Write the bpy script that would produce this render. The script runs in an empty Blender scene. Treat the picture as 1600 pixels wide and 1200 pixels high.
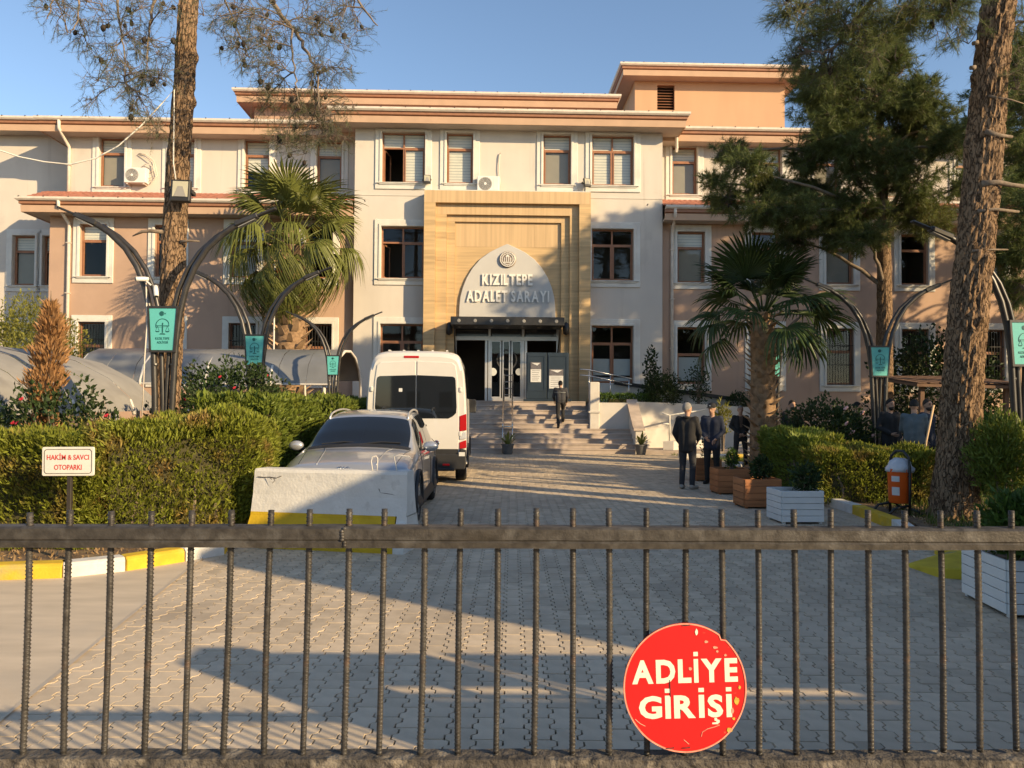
import bpy, bmesh, math, random
import numpy as np
from mathutils import Vector, Matrix, noise

random.seed(7)
RNG = np.random.default_rng(7)
R = math.radians
scene = bpy.context.scene
COL = scene.collection

# ------------------------------------------------------------------ camera
F = 1200.0           # focal length in pixels of the 1600 x 1200 photograph
EYE = 1.68
PITCH = math.atan(30.0 / F)
ROLL = R(0.35)
camd = bpy.data.cameras.new("camera")
cam = bpy.data.objects.new("camera", camd)
COL.objects.link(cam)
camd.sensor_width = 36.0
camd.lens = 36.0 * F / 1600.0
camd.clip_start = 0.05
camd.clip_end = 3000.0
CAMR = Matrix.Rotation(math.pi / 2 + PITCH, 3, 'X') @ Matrix.Rotation(ROLL, 3, 'Z')
cam.matrix_world = Matrix.Translation((0, 0, EYE)) @ CAMR.to_4x4()
scene.camera = cam

# ------------------------------------------------------------------ sky, sun, exposure
SUN_AZ = R(55.5)     # to the right of straight behind the camera
SUN_EL = R(20.2)
SUN_DIR = Vector((math.sin(SUN_AZ) * math.cos(SUN_EL), -math.cos(SUN_AZ) * math.cos(SUN_EL), math.sin(SUN_EL)))
world = bpy.data.worlds.new("World")
scene.world = world
world.use_nodes = True
wn = world.node_tree
for n in list(wn.nodes):
    wn.nodes.remove(n)
sky = wn.nodes.new("ShaderNodeTexSky")
sky.sky_type = 'NISHITA'
sky.sun_disc = False
sky.sun_elevation = SUN_EL
sky.sun_rotation = math.atan2(SUN_DIR.x, SUN_DIR.y)
sky.altitude = 500
sky.air_density = 1.0
sky.dust_density = 0.6
sky.ozone_density = 1.5
bg = wn.nodes.new("ShaderNodeBackground")
bg.inputs[1].default_value = 0.135
wo = wn.nodes.new("ShaderNodeOutputWorld")
wn.links.new(sky.outputs[0], bg.inputs[0])
wn.links.new(bg.outputs[0], wo.inputs[0])
sund = bpy.data.lights.new("sun", 'SUN')
sund.energy = 5.0
sund.angle = R(0.55)
sund.color = (1.0, 0.745, 0.42)
sun = bpy.data.objects.new("sun", sund)
COL.objects.link(sun)
sun.location = SUN_DIR * 60
sun.rotation_euler = SUN_DIR.to_track_quat('Z', 'Y').to_euler()
vs = scene.view_settings
vs.view_transform = 'Standard'
vs.look = 'None'
vs.exposure = 0.62
vs.gamma = 1.0
vs.use_curve_mapping = False
scene.cycles.max_bounces = 6
scene.cycles.transparent_max_bounces = 12
scene.cycles.caustics_reflective = False
scene.cycles.caustics_refractive = False
scene.cycles.use_denoising = True

# ------------------------------------------------------------------ helpers
def ray(px, py):
    return CAMR @ Vector(((px - 800.0) / F, (600.0 - py) / F, -1.0))
def at(px, py, Y):
    d = ray(px, py); k = Y / d.y
    return Vector((d.x * k, Y, EYE + d.z * k))
def gp(px, py, z=0.0):
    d = ray(px, py); k = (z - EYE) / d.z
    return Vector((d.x * k, d.y * k, z))

class MB:
    """collects shapes into one mesh"""
    def __init__(s):
        s.v = []; s.f = []
    def add(s, vs_, fs_):
        o = len(s.v)
        s.v.extend([tuple(p) for p in vs_])
        s.f.extend([tuple(i + o for i in f) for f in fs_])
        return s
    def box(s, x0, x1, y0, y1, z0, z1, m=None):
        vs_ = [Vector((x, y, z)) for z in (z0, z1) for y in (y0, y1) for x in (x0, x1)]
        if m is not None: vs_ = [m @ p for p in vs_]
        return s.add(vs_, [(0, 2, 3, 1), (4, 5, 7, 6), (0, 1, 5, 4), (2, 6, 7, 3), (0, 4, 6, 2), (1, 3, 7, 5)])
    def bar(s, a, b, w, h, up=Vector((0, 0, 1))):
        a = Vector(a); b = Vector(b); d = (b - a).normalized()
        x = d.cross(up)
        if x.length < 1e-5: x = Vector((1, 0, 0))
        x.normalize(); u = x.cross(d)
        vs_ = [p + x * sx * w / 2 + u * su * h / 2 for p in (a, b) for sx, su in ((-1, -1), (1, -1), (1, 1), (-1, 1))]
        return s.add(vs_, [(0, 3, 2, 1), (4, 5, 6, 7), (0, 1, 5, 4), (1, 2, 6, 5), (2, 3, 7, 6), (3, 0, 4, 7)])
    def tube(s, pts, r, n=8, cap=True, flat=1.0):
        pts = [Vector(p) for p in pts]
        if not isinstance(r, (list, tuple)): r = [r] * len(pts)
        up = Vector((0, 0, 1)) if abs((pts[-1] - pts[0]).normalized().z) < 0.9 else Vector((0, 1, 0))
        vs_ = []; fs_ = []
        for i, p in enumerate(pts):
            d = (pts[min(i + 1, len(pts) - 1)] - pts[max(i - 1, 0)])
            if d.length < 1e-9: d = Vector((0, 0, 1))
            d.normalize()
            x = d.cross(up)
            if x.length < 1e-4: x = Vector((1, 0, 0))
            x.normalize(); u = x.cross(d).normalized(); up = u
            for k in range(n):
                a = 2 * math.pi * k / n
                vs_.append(p + x * math.cos(a) * r[i] + u * math.sin(a) * r[i] * flat)
        for i in range(len(pts) - 1):
            for k in range(n):
                k2 = (k + 1) % n
                fs_.append((i * n + k, i * n + k2, (i + 1) * n + k2, (i + 1) * n + k))
        if cap:
            fs_.append(tuple(range(n - 1, -1, -1)))
            m = (len(pts) - 1) * n
            fs_.append(tuple(m + k for k in range(n)))
        return s.add(vs_, fs_)
    def lathe(s, prof, n=20, c=(0, 0, 0), axis='z', cap=True):
        vs_ = []; fs_ = []
        for (r, z) in prof:
            for k in range(n):
                a = 2 * math.pi * k / n
                x, y = r * math.cos(a), r * math.sin(a)
                p = (x, y, z) if axis == 'z' else ((z, x, y) if axis == 'x' else (x, z, y))
                vs_.append((p[0] + c[0], p[1] + c[1], p[2] + c[2]))
        for i in range(len(prof) - 1):
            for k in range(n):
                k2 = (k + 1) % n
                fs_.append((i * n + k, i * n + k2, (i + 1) * n + k2, (i + 1) * n + k))
        if cap:
            fs_.append(tuple(range(n - 1, -1, -1)))
            m = (len(prof) - 1) * n
            fs_.append(tuple(m + k for k in range(n)))
        return s.add(vs_, fs_)
    def ell(s, c, r, n=12, m=8, rot=None):
        vs_ = []; fs_ = []
        c = Vector(c)
        for i in range(m + 1):
            t = math.pi * i / m
            for k in range(n):
                a = 2 * math.pi * k / n
                p = Vector((r[0] * math.sin(t) * math.cos(a), r[1] * math.sin(t) * math.sin(a), r[2] * math.cos(t)))
                if rot is not None: p = rot @ p
                vs_.append(c + p)
        for i in range(m):
            for k in range(n):
                k2 = (k + 1) % n
                fs_.append((i * n + k, (i + 1) * n + k, (i + 1) * n + k2, i * n + k2))
        return s.add(vs_, fs_)
    def prism(s, poly, d0, d1, plane='xz'):
        """poly in (a, b); extruded along the remaining axis from d0 to d1"""
        n = len(poly)
        def P(a, b, d):
            return {'xz': (a, d, b), 'xy': (a, b, d), 'yz': (d, a, b)}[plane]
        vs_ = [P(a, b, d0) for a, b in poly] + [P(a, b, d1) for a, b in poly]
        fs_ = [tuple(range(n)), tuple(range(2 * n - 1, n - 1, -1))]
        for i in range(n):
            j = (i + 1) % n
            fs_.append((i, i + n, j + n, j))
        return s.add(vs_, fs_)
    def ring(s, outer, inner, d0, d1, plane='xz'):
        """frame between two equal-length outlines"""
        n = len(outer)
        def P(a, b, d):
            return {'xz': (a, d, b), 'xy': (a, b, d), 'yz': (d, a, b)}[plane]
        vs_ = [P(*p, d0) for p in outer] + [P(*p, d0) for p in inner] + [P(*p, d1) for p in outer] + [P(*p, d1) for p in inner]
        fs_ = []
        for i in range(n):
            j = (i + 1) % n
            fs_ += [(i, j, n + j, n + i), (2 * n + i, 3 * n + i, 3 * n + j, 2 * n + j), (i, 2 * n + i, 2 * n + j, j), (n + i, n + j, 3 * n + j, 3 * n + i)]
        return s.add(vs_, fs_)
    def build(s, name, m, parent=None, smooth=False, bevel=0.0, seg=1, fix=True, angle=None):
        me = bpy.data.meshes.new(name)
        me.from_pydata(s.v, [], s.f)
        if fix:
            bm = bmesh.new(); bm.from_mesh(me)
            bmesh.ops.recalc_face_normals(bm, faces=bm.faces)
            bm.to_mesh(me); bm.free()
        if m is not None: me.materials.append(m)
        if smooth or angle:
            me.polygons.foreach_set("use_smooth", [True] * len(me.polygons))
        if angle:
            me.set_sharp_from_angle(angle=R(angle))
        o = bpy.data.objects.new(name, me)
        COL.objects.link(o)
        if parent is not None: o.parent = parent
        if bevel > 0:
            b = o.modifiers.new("bevel", 'BEVEL'); b.width = bevel; b.segments = seg; b.limit_method = 'ANGLE'; b.angle_limit = R(35)
        return o

def npmesh(name, V, Fq, m, parent=None, smooth=False):
    """fast mesh from numpy arrays: V (n,3), Fq (m,k) with k equal corners"""
    me = bpy.data.meshes.new(name)
    V = np.ascontiguousarray(V, dtype=np.float32); Fq = np.ascontiguousarray(Fq, dtype=np.int32)
    k = Fq.shape[1]
    me.vertices.add(len(V)); me.vertices.foreach_set("co", V.ravel())
    me.loops.add(Fq.size); me.loops.foreach_set("vertex_index", Fq.ravel())
    me.polygons.add(len(Fq)); me.polygons.foreach_set("loop_start", np.arange(0, Fq.size, k, dtype=np.int32))
    me.polygons.foreach_set("loop_total", np.full(len(Fq), k, dtype=np.int32))
    me.polygons.foreach_set("use_smooth", np.full(len(Fq), smooth))
    me.update(calc_edges=True)
    if m is not None: me.materials.append(m)
    o = bpy.data.objects.new(name, me)
    COL.objects.link(o)
    if parent is not None: o.parent = parent
    return o

def link(name, me, parent=None, loc=(0, 0, 0), rot=None, scale=None):
    o = bpy.data.objects.new(name, me)
    COL.objects.link(o)
    if parent is not None: o.parent = parent
    o.location = loc
    if rot is not None: o.rotation_euler = rot
    if scale is not None: o.scale = scale
    return o

def tag(o, label=None, cat=None, group=None, kind=None):
    if label: o["label"] = label
    if cat: o["category"] = cat
    if group: o["group"] = group
    if kind: o["kind"] = kind
    return o

def thing(name, label, cat, loc=(0, 0, 0), rotz=0.0, group=None):
    o = bpy.data.objects.new(name, None)
    COL.objects.link(o)
    o.empty_display_size = 0.2
    o.location = loc; o.rotation_euler = (0, 0, rotz)
    return tag(o, label, cat, group)

WORK = bpy.data.scenes.new("workbench")          # small side scene, so that evaluating one object stays quick
def evaluate(o, *more):
    for q in (o, *more): WORK.collection.objects.link(q)
    vl = WORK.view_layers[0]; vl.update()
    me = bpy.data.meshes.new_from_object(o.evaluated_get(vl.depsgraph))
    for q in (o, *more): WORK.collection.objects.unlink(q)
    return me

def bake(o):
    """replace an object's mesh by its evaluated (modified) mesh"""
    me = evaluate(o)
    o.modifiers.clear()
    o.data = me
    return o

def text_mesh(body, size, extrude=0.0, offset=0.0, align='CENTER', spacing=1.0):
    cu = bpy.data.curves.new("text", 'FONT')
    cu.body = body; cu.size = size; cu.extrude = extrude; cu.offset = offset
    cu.align_x = align; cu.align_y = 'CENTER'; cu.space_character = spacing; cu.resolution_u = 3
    o = bpy.data.objects.new("text", cu)
    me = evaluate(o)
    bpy.data.objects.remove(o); bpy.data.curves.remove(cu)
    me.materials.clear()
    return me

def lettering(name, body, w, h, m, parent, loc, rot=(math.pi / 2, 0, 0), extrude=0.002, offset=0.0):
    """lettering stretched to the width w and height h"""
    me = text_mesh(body, 1.0, 0.0, offset)
    co = np.zeros(len(me.vertices) * 3, dtype=np.float32); me.vertices.foreach_get("co", co)
    co = co.reshape(-1, 3)
    lo, hi = co.min(0), co.max(0)
    co[:, 0] = (co[:, 0] - (lo[0] + hi[0]) / 2) * w / max(hi[0] - lo[0], 1e-6)
    co[:, 1] = (co[:, 1] - (lo[1] + hi[1]) / 2) * h / max(hi[1] - lo[1], 1e-6)
    me.vertices.foreach_set("co", co.ravel())
    bm = bmesh.new(); bm.from_mesh(me)
    r = bmesh.ops.extrude_face_region(bm, geom=list(bm.faces))
    bmesh.ops.translate(bm, vec=(0, 0, extrude), verts=[g for g in r["geom"] if isinstance(g, bmesh.types.BMVert)])
    bmesh.ops.recalc_face_normals(bm, faces=bm.faces)
    for f_ in bm.faces: f_.smooth = False
    bm.to_mesh(me); bm.free()
    me.name = name
    me.materials.append(m)
    return link(name, me, parent, loc, rot)

def sans(name, body, w, h, m, parent, loc, rot=(math.pi / 2, 0, 0), extrude=0.002, bold=0.03, gap=.16, stroke=.215, lift=0.0):
    """bold sans capitals set one by one to the cap height h and the total width w; plain bars for I, dots and cedilla added"""
    parts = []; x = 0.0
    for ch in body:
        if ch == ' ': x += .38; continue
        base = {'İ': 'I', 'Ş': 'S'}.get(ch, ch)
        if base == 'I':
            V = [(0, 0), (stroke, 0), (stroke, 1), (0, 1)]; Fc = [(0, 1, 2, 3)]; cw_ = stroke
        else:
            g_ = text_mesh(base, 1.0, 0.0, bold)
            V = [(v.co.x, v.co.y) for v in g_.vertices]; Fc = [tuple(p.vertices) for p in g_.polygons]; bpy.data.meshes.remove(g_)
            lo = (min(v[0] for v in V), min(v[1] for v in V)); hi = (max(v[0] for v in V), max(v[1] for v in V))
            k = 1.0 / (hi[1] - lo[1]); V = [((v[0] - lo[0]) * k, (v[1] - lo[1]) * k) for v in V]; cw_ = (hi[0] - lo[0]) * k
        parts.append(([(a + x, b) for a, b in V], Fc))
        if ch == 'İ': parts.append(([(x, 1.12), (x + stroke, 1.12), (x + stroke, 1.30), (x, 1.30)], [(0, 1, 2, 3)]))
        if ch == 'Ş':
            c = x + cw_ / 2; parts.append(([(c - .05, -.02), (c + .05, -.02), (c + .05, -.08), (c + .15, -.12), (c + .15, -.22), (c + .05, -.29), (c - .14, -.29), (c - .14, -.22), (c + .02, -.21), (c + .02, -.15), (c - .05, -.14)], [tuple(range(11))]))
        x += cw_ + gap
    x -= gap
    bm = bmesh.new()
    for V, Fc in parts:
        vs_ = [bm.verts.new(((a / x - .5) * w, (b - .5) * h, 0)) for a, b in V]
        for f in Fc: bm.faces.new([vs_[i] for i in f])
    r = bmesh.ops.extrude_face_region(bm, geom=list(bm.faces))
    bmesh.ops.translate(bm, vec=(0, 0, extrude), verts=[g for g in r["geom"] if isinstance(g, bmesh.types.BMVert)])
    bmesh.ops.recalc_face_normals(bm, faces=bm.faces)
    me = bpy.data.meshes.new(name); bm.to_mesh(me); bm.free(); me.materials.append(m)
    return link(name, me, parent, loc, rot)

# ------------------------------------------------------------------ materials
MAT = {}
def mat(name, col, rough=0.7, var=0.12, scale=3.0, bump=0.0, bscale=60.0, metal=0.0, spec=0.4, island=0.0, stretch=None,
        col2=None, c2scale=1.0, c2at=(0.5, 0.65), coat=0.0, objvar=0.0, detail=4.0, alpha=None, bdist=0.01):
    m = bpy.data.materials.new(name); m.use_nodes = True
    nt = m.node_tree; N = nt.nodes; L = nt.links
    b = N["Principled BSDF"]
    b.inputs["Roughness"].default_value = rough
    b.inputs["Metallic"].default_value = metal
    b.inputs["Specular IOR Level"].default_value = spec
    if coat: b.inputs["Coat Weight"].default_value = coat; b.inputs["Coat Roughness"].default_value = 0.05
    tc = N.new("ShaderNodeTexCoord")
    vec = tc.outputs["Object"]
    if stretch:
        mp = N.new("ShaderNodeMapping"); mp.inputs["Scale"].default_value = stretch
        L.new(vec, mp.inputs[0]); vec = mp.outputs[0]
    c = None
    def noise_fac(sc, lo, hi, v=vec, det=detail):
        n = N.new("ShaderNodeTexNoise"); n.inputs["Scale"].default_value = sc; n.inputs["Detail"].default_value = det
        L.new(v, n.inputs["Vector"])
        r = N.new("ShaderNodeMapRange"); r.inputs[1].default_value = lo; r.inputs[2].default_value = hi
        L.new(n.outputs["Fac"], r.inputs[0])
        return r.outputs[0]
    def mix(fac, a, bb, mode='MIX'):
        x = N.new("ShaderNodeMix"); x.data_type = 'RGBA'; x.blend_type = mode
        if isinstance(fac, float): x.inputs[0].default_value = fac
        else: L.new(fac, x.inputs[0])
        for k, val in ((6, a), (7, bb)):
            if isinstance(val, (tuple, list)): x.inputs[k].default_value = (*val[:3], 1)
            else: L.new(val, x.inputs[k])
        return x.outputs[2]
    lo = [max(0, v * (1 - var)) for v in col]; hi = [min(1, v * (1 + var)) for v in col]
    c = mix(noise_fac(scale, 0.3, 0.7), lo, hi)
    if col2 is not None:
        c = mix(noise_fac(c2scale, c2at[0], c2at[1], tc.outputs["Object"]), c, col2)
    if island or objvar:
        src = []
        if island:
            g = N.new("ShaderNodeNewGeometry"); src.append((g.outputs["Random Per Island"], island))
        if objvar:
            g = N.new("ShaderNodeObjectInfo"); src.append((g.outputs["Random"], objvar))
        for o_, amt in src:
            r = N.new("ShaderNodeMapRange"); r.inputs[3].default_value = 1 - amt; r.inputs[4].default_value = 1 + amt
            L.new(o_, r.inputs[0])
            cc = N.new("ShaderNodeCombineColor")
            for k in range(3): L.new(r.outputs[0], cc.inputs[k])
            c = mix(1.0, c, cc.outputs[0], 'MULTIPLY')
    L.new(c, b.inputs["Base Color"])
    if bump:
        n = N.new("ShaderNodeTexNoise"); n.inputs["Scale"].default_value = bscale; n.inputs["Detail"].default_value = 5
        L.new(vec, n.inputs["Vector"])
        bp = N.new("ShaderNodeBump"); bp.inputs["Strength"].default_value = bump; bp.inputs["Distance"].default_value = bdist
        L.new(n.outputs["Fac"], bp.inputs["Height"]); L.new(bp.outputs[0], b.inputs["Normal"])
    MAT[name] = m
    return m

def leafmat(name, col, col2=None, var=0.35, trans=0.35, c2scale=1.3, c2at=(0.55, 0.7), rough=0.5):
    m = bpy.data.materials.new(name); m.use_nodes = True
    nt = m.node_tree; N = nt.nodes; L = nt.links
    N.remove(N["Principled BSDF"])
    out = N["Material Output"]
    g = N.new("ShaderNodeNewGeometry")
    oi = N.new("ShaderNodeObjectInfo")
    r = N.new("ShaderNodeMapRange"); r.inputs[3].default_value = 1 - var; r.inputs[4].default_value = 1 + var
    L.new(g.outputs["Random Per Island"], r.inputs[0])
    r2 = N.new("ShaderNodeMapRange"); r2.inputs[3].default_value = 0.85; r2.inputs[4].default_value = 1.15
    L.new(oi.outputs["Random"], r2.inputs[0])
    mm = N.new("ShaderNodeMath"); mm.operation = 'MULTIPLY'
    L.new(r.outputs[0], mm.inputs[0]); L.new(r2.outputs[0], mm.inputs[1])
    c = N.new("ShaderNodeRGB"); c.outputs[0].default_value = (*col, 1); co = c.outputs[0]
    if col2 is not None:
        tc = N.new("ShaderNodeTexCoord"); n = N.new("ShaderNodeTexNoise"); n.inputs["Scale"].default_value = c2scale; n.inputs["Detail"].default_value = 3
        L.new(tc.outputs["Object"], n.inputs["Vector"])
        rr = N.new("ShaderNodeMapRange"); rr.inputs[1].default_value = c2at[0]; rr.inputs[2].default_value = c2at[1]
        L.new(n.outputs["Fac"], rr.inputs[0])
        x = N.new("ShaderNodeMix"); x.data_type = 'RGBA'
        L.new(rr.outputs[0], x.inputs[0]); L.new(co, x.inputs[6]); x.inputs[7].default_value = (*col2, 1)
        co = x.outputs[2]
    v = N.new("ShaderNodeVectorMath"); v.operation = 'SCALE'
    L.new(co, v.inputs[0]); L.new(mm.outputs[0], v.inputs["Scale"])
    d = N.new("ShaderNodeBsdfPrincipled"); d.inputs["Roughness"].default_value = rough; d.inputs["Specular IOR Level"].default_value = 0.25
    t = N.new("ShaderNodeBsdfTranslucent")
    L.new(v.outputs[0], d.inputs["Base Color"]); L.new(v.outputs[0], t.inputs["Color"])
    ms = N.new("ShaderNodeMixShader"); ms.inputs[0].default_value = trans
    L.new(d.outputs[0], ms.inputs[1]); L.new(t.outputs[0], ms.inputs[2]); L.new(ms.outputs[0], out.inputs[0])
    MAT[name] = m
    return m

def glassmat(name, tint=(0.8, 0.85, 0.85), ior=1.5, bump=0.0, boost=0.0):
    """thin pane: clear by the amount the tint lets through, mirror by Fresnel"""
    m = bpy.data.materials.new(name); m.use_nodes = True
    nt = m.node_tree; N = nt.nodes; L = nt.links
    N.remove(N["Principled BSDF"]); out = N["Material Output"]
    t = N.new("ShaderNodeBsdfTransparent"); t.inputs[0].default_value = (*tint, 1)
    g = N.new("ShaderNodeBsdfGlossy"); g.inputs["Roughness"].default_value = 0.02
    f = N.new("ShaderNodeLayerWeight"); f.inputs[0].default_value = 0.5
    p5 = N.new("ShaderNodeMath"); p5.operation = 'POWER'; p5.inputs[1].default_value = 5.0
    L.new(f.outputs["Facing"], p5.inputs[0])
    a = N.new("ShaderNodeMath"); a.operation = 'MULTIPLY_ADD'; a.inputs[1].default_value = 0.9; a.inputs[2].default_value = 0.042 + boost; a.use_clamp = True
    L.new(p5.outputs[0], a.inputs[0])
    if bump:
        n = N.new("ShaderNodeTexNoise"); n.inputs["Scale"].default_value = 1.2
        bp = N.new("ShaderNodeBump"); bp.inputs["Strength"].default_value = bump; bp.inputs["Distance"].default_value = 0.02
        L.new(n.outputs["Fac"], bp.inputs["Height"]); L.new(bp.outputs[0], g.inputs["Normal"])
    ms = N.new("ShaderNodeMixShader")
    L.new(a.outputs[0], ms.inputs[0]); L.new(t.outputs[0], ms.inputs[1]); L.new(g.outputs[0], ms.inputs[2]); L.new(ms.outputs[0], out.inputs[0])
    MAT[name] = m
    return m

# setting
mat("earth", (0.16, 0.12, 0.08), 0.95, 0.3, 2.0, 0.5, 40)
mat("bed_soil", (0.15, 0.10, 0.06), 0.95, 0.4, 9.0, 0.8, 60, col2=(0.24, 0.17, 0.09), c2scale=6)
mat("joint_sand", (0.06, 0.05, 0.042), 0.95, 0.2, 5)
mat("concrete_road", (0.54, 0.45, 0.335), 0.9, 0.12, 1.5, 0.25, 90, col2=(0.45, 0.39, 0.31), c2scale=0.7, stretch=(1, 3, 1))
mat("paver_grey", (0.53, 0.435, 0.315), 0.82, 0.15, 7.0, 0.25, 120, island=0.14, objvar=0.12, col2=(0.44, 0.36, 0.265), c2scale=0.6, c2at=(0.45, 0.7))
def add_stain(m, col, scale, at_, strength=.8, stretch=(1, 1, 1)):
    # extra irregular stains mixed over a material's colour
    nt = m.node_tree; N = nt.nodes; L = nt.links; b = N["Principled BSDF"]
    src = b.inputs["Base Color"].links[0].from_socket
    ge = N.new("ShaderNodeNewGeometry"); n = N.new("ShaderNodeTexNoise"); n.inputs["Scale"].default_value = scale; n.inputs["Detail"].default_value = 6; n.inputs["Roughness"].default_value = .6
    mp = N.new("ShaderNodeMapping"); mp.inputs["Scale"].default_value = stretch; L.new(ge.outputs["Position"], mp.inputs[0]); L.new(mp.outputs[0], n.inputs["Vector"])
    r = N.new("ShaderNodeMapRange"); r.inputs[1].default_value = at_[0]; r.inputs[2].default_value = at_[1]; r.inputs[4].default_value = strength
    L.new(n.outputs["Fac"], r.inputs[0])
    x = N.new("ShaderNodeMix"); x.data_type = 'RGBA'; L.new(r.outputs[0], x.inputs[0]); L.new(src, x.inputs[6]); x.inputs[7].default_value = (*col, 1)
    L.new(x.outputs[2], b.inputs["Base Color"])
add_stain(MAT["paver_grey"], (0.20, 0.17, 0.14), 1.1, (.62, .72), .6)
add_stain(MAT["paver_grey"], (0.60, 0.50, 0.37), .55, (.52, .66), .5)
add_stain(MAT["concrete_road"], (0.34, 0.285, 0.22), .9, (.60, .72), .6)
mat("kerb_white", (0.62, 0.60, 0.55), 0.85, 0.12, 6, 0.4, 50, col2=(0.45, 0.42, 0.37), c2scale=4, c2at=(0.6, 0.75))
mat("kerb_yellow", (0.62, 0.41, 0.03), 0.8, 0.15, 6, 0.4, 50, col2=(0.42, 0.34, 0.12), c2scale=4, c2at=(0.52, 0.72))
# courthouse
mat("stucco_cream", (0.59, 0.54, 0.475), 0.92, 0.05, 0.8, 0.12, 45, col2=(0.535, 0.485, 0.43), c2scale=0.35, stretch=(1.5, 1.5, 0.35))
mat("stucco_peach", (0.47, 0.32, 0.232), 0.92, 0.06, 0.8, 0.12, 45, col2=(0.42, 0.285, 0.207), c2scale=0.35, stretch=(1.5, 1.5, 0.35))
mat("stucco_orange", (0.53, 0.33, 0.20), 0.92, 0.05, 0.8, 0.12, 45, stretch=(1.5, 1.5, 0.35))
mat("trim_white", (0.66, 0.64, 0.58), 0.85, 0.05, 3, 0.1, 40, col2=(0.58, 0.55, 0.50), c2scale=1.2)
mat("fascia_peach", (0.50, 0.335, 0.225), 0.85, 0.06, 2)
mat("soffit", (0.50, 0.43, 0.37), 0.9, 0.06, 2)
mat("gutter_metal", (0.66, 0.58, 0.49), 0.55, 0.1, 5)
mat("roof_tile", (0.36, 0.15, 0.10), 0.85, 0.25, 6, 0.3, 50)
mat("travertine", (0.54, 0.375, 0.19), 0.6, 0.20, 1.0, 0.1, 30, stretch=(0.5, 0.5, 9.0), objvar=0.05, detail=6)
mat("travertine_upright", (0.55, 0.385, 0.21), 0.6, 0.13, 1.0, 0.1, 30, stretch=(9.0, 0.5, 0.3), objvar=0.03, detail=6)
mat("arch_plaster", (0.50, 0.49, 0.465), 0.7, 0.05, 1.5, 0.06, 30)
mat("sign_letter", (0.80, 0.77, 0.70), 0.4, 0.03, 5)
mat("emblem_bronze", (0.30, 0.24, 0.19), 0.5, 0.2, 20, metal=0.4)
mat("window_brown", (0.30, 0.14, 0.075), 0.5, 0.12, 6)
mat("blind", (0.72, 0.68, 0.60), 0.85, 0.04, 3)
mat("blind_sheer", (0.42, 0.43, 0.42), 0.85, 0.04, 3)
mat("room_dark", (0.075, 0.062, 0.05), 0.95, 0.1, 1)
mat("grey_film", (0.44, 0.46, 0.46), 0.6, 0.04, 1)
mat("black_metal", (0.022, 0.021, 0.020), 0.45, 0.2, 8, spec=0.5)
mat("aluminium", (0.62, 0.60, 0.57), 0.35, 0.06, 4, metal=0.6)
mat("steel", (0.62, 0.60, 0.57), 0.25, 0.05, 6, metal=0.9)
mat("stone_step", (0.44, 0.365, 0.305), 0.75, 0.16, 2.0, 0.2, 60, objvar=0.07, stretch=(1, 3, 3), col2=(0.34, 0.28, 0.235), c2scale=1.2)
mat("plaster_white", (0.58, 0.545, 0.49), 0.9, 0.07, 1.5, 0.15, 40, col2=(0.48, 0.44, 0.39), c2scale=1.3, c2at=(0.58, 0.75))
mat("ac_white", (0.72, 0.70, 0.65), 0.5, 0.03, 4)
mat("ac_dark", (0.06, 0.06, 0.06), 0.6, 0.1, 4)
add_stain(MAT["stucco_cream"], (0.42, 0.375, 0.33), .8, (.58, .78), .5)
add_stain(MAT["stucco_peach"], (0.36, 0.25, 0.19), .8, (.58, .78), .5)
add_stain(MAT["stucco_cream"], (0.40, 0.35, 0.30), 1.0, (.60, .74), .45, (2.6, 2.6, .16))
add_stain(MAT["stucco_peach"], (0.33, 0.23, 0.17), 1.0, (.60, .74), .45, (2.6, 2.6, .16))
add_stain(MAT["trim_white"], (0.45, 0.41, 0.36), 1.0, (.60, .76), .4, (3.0, 3.0, .3))
glassmat("window_glass", (0.9, 0.93, 0.92))
glassmat("door_glass", (0.45, 0.48, 0.48))
# ------------------------------------------------------------------ ground, road, pavers, kerbs
def sheet(name, poly, z, m, parent=None):
    b = MB(); b.add([(x, y, z) for x, y in poly], [tuple(range(len(poly)))])
    return b.build(name, m, parent)
g = sheet("ground", [(-400, -300), (400, -300), (400, 600), (-400, 600)], -0.06, MAT["earth"])
tag(g, kind="structure")

def edge_x(y):          # where the concrete road meets the pavers
    return -2.06 - 0.15 * y
# plain concrete road on the left, beyond and behind the gate
road = MB()
pts = [(edge_x(-8), -8), (edge_x(9.4), 9.4), (-40, 9.4), (-40, -8)]
road.prism(pts, -0.05, 0.0035, 'xy')
rd = road.build("road", MAT["concrete_road"]); tag(rd, kind="structure")
# raised mortar line between the road and the pavers
jl = MB()
for i in range(60):
    y0 = -2 + i * 0.19; y1 = y0 + 0.19
    w = 0.022 + 0.012 * noise.noise((y0 * 3, 0, 0))
    jl.add([(edge_x(y0) - w, y0, 0.005), (edge_x(y0) + w * .6, y0, 0.009), (edge_x(y1) + w * .6, y1, 0.009), (edge_x(y1) - w, y1, 0.005)], [(0, 1, 2, 3)])
o = jl.build("mortar_strip", MAT["concrete_road"], rd)

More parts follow.
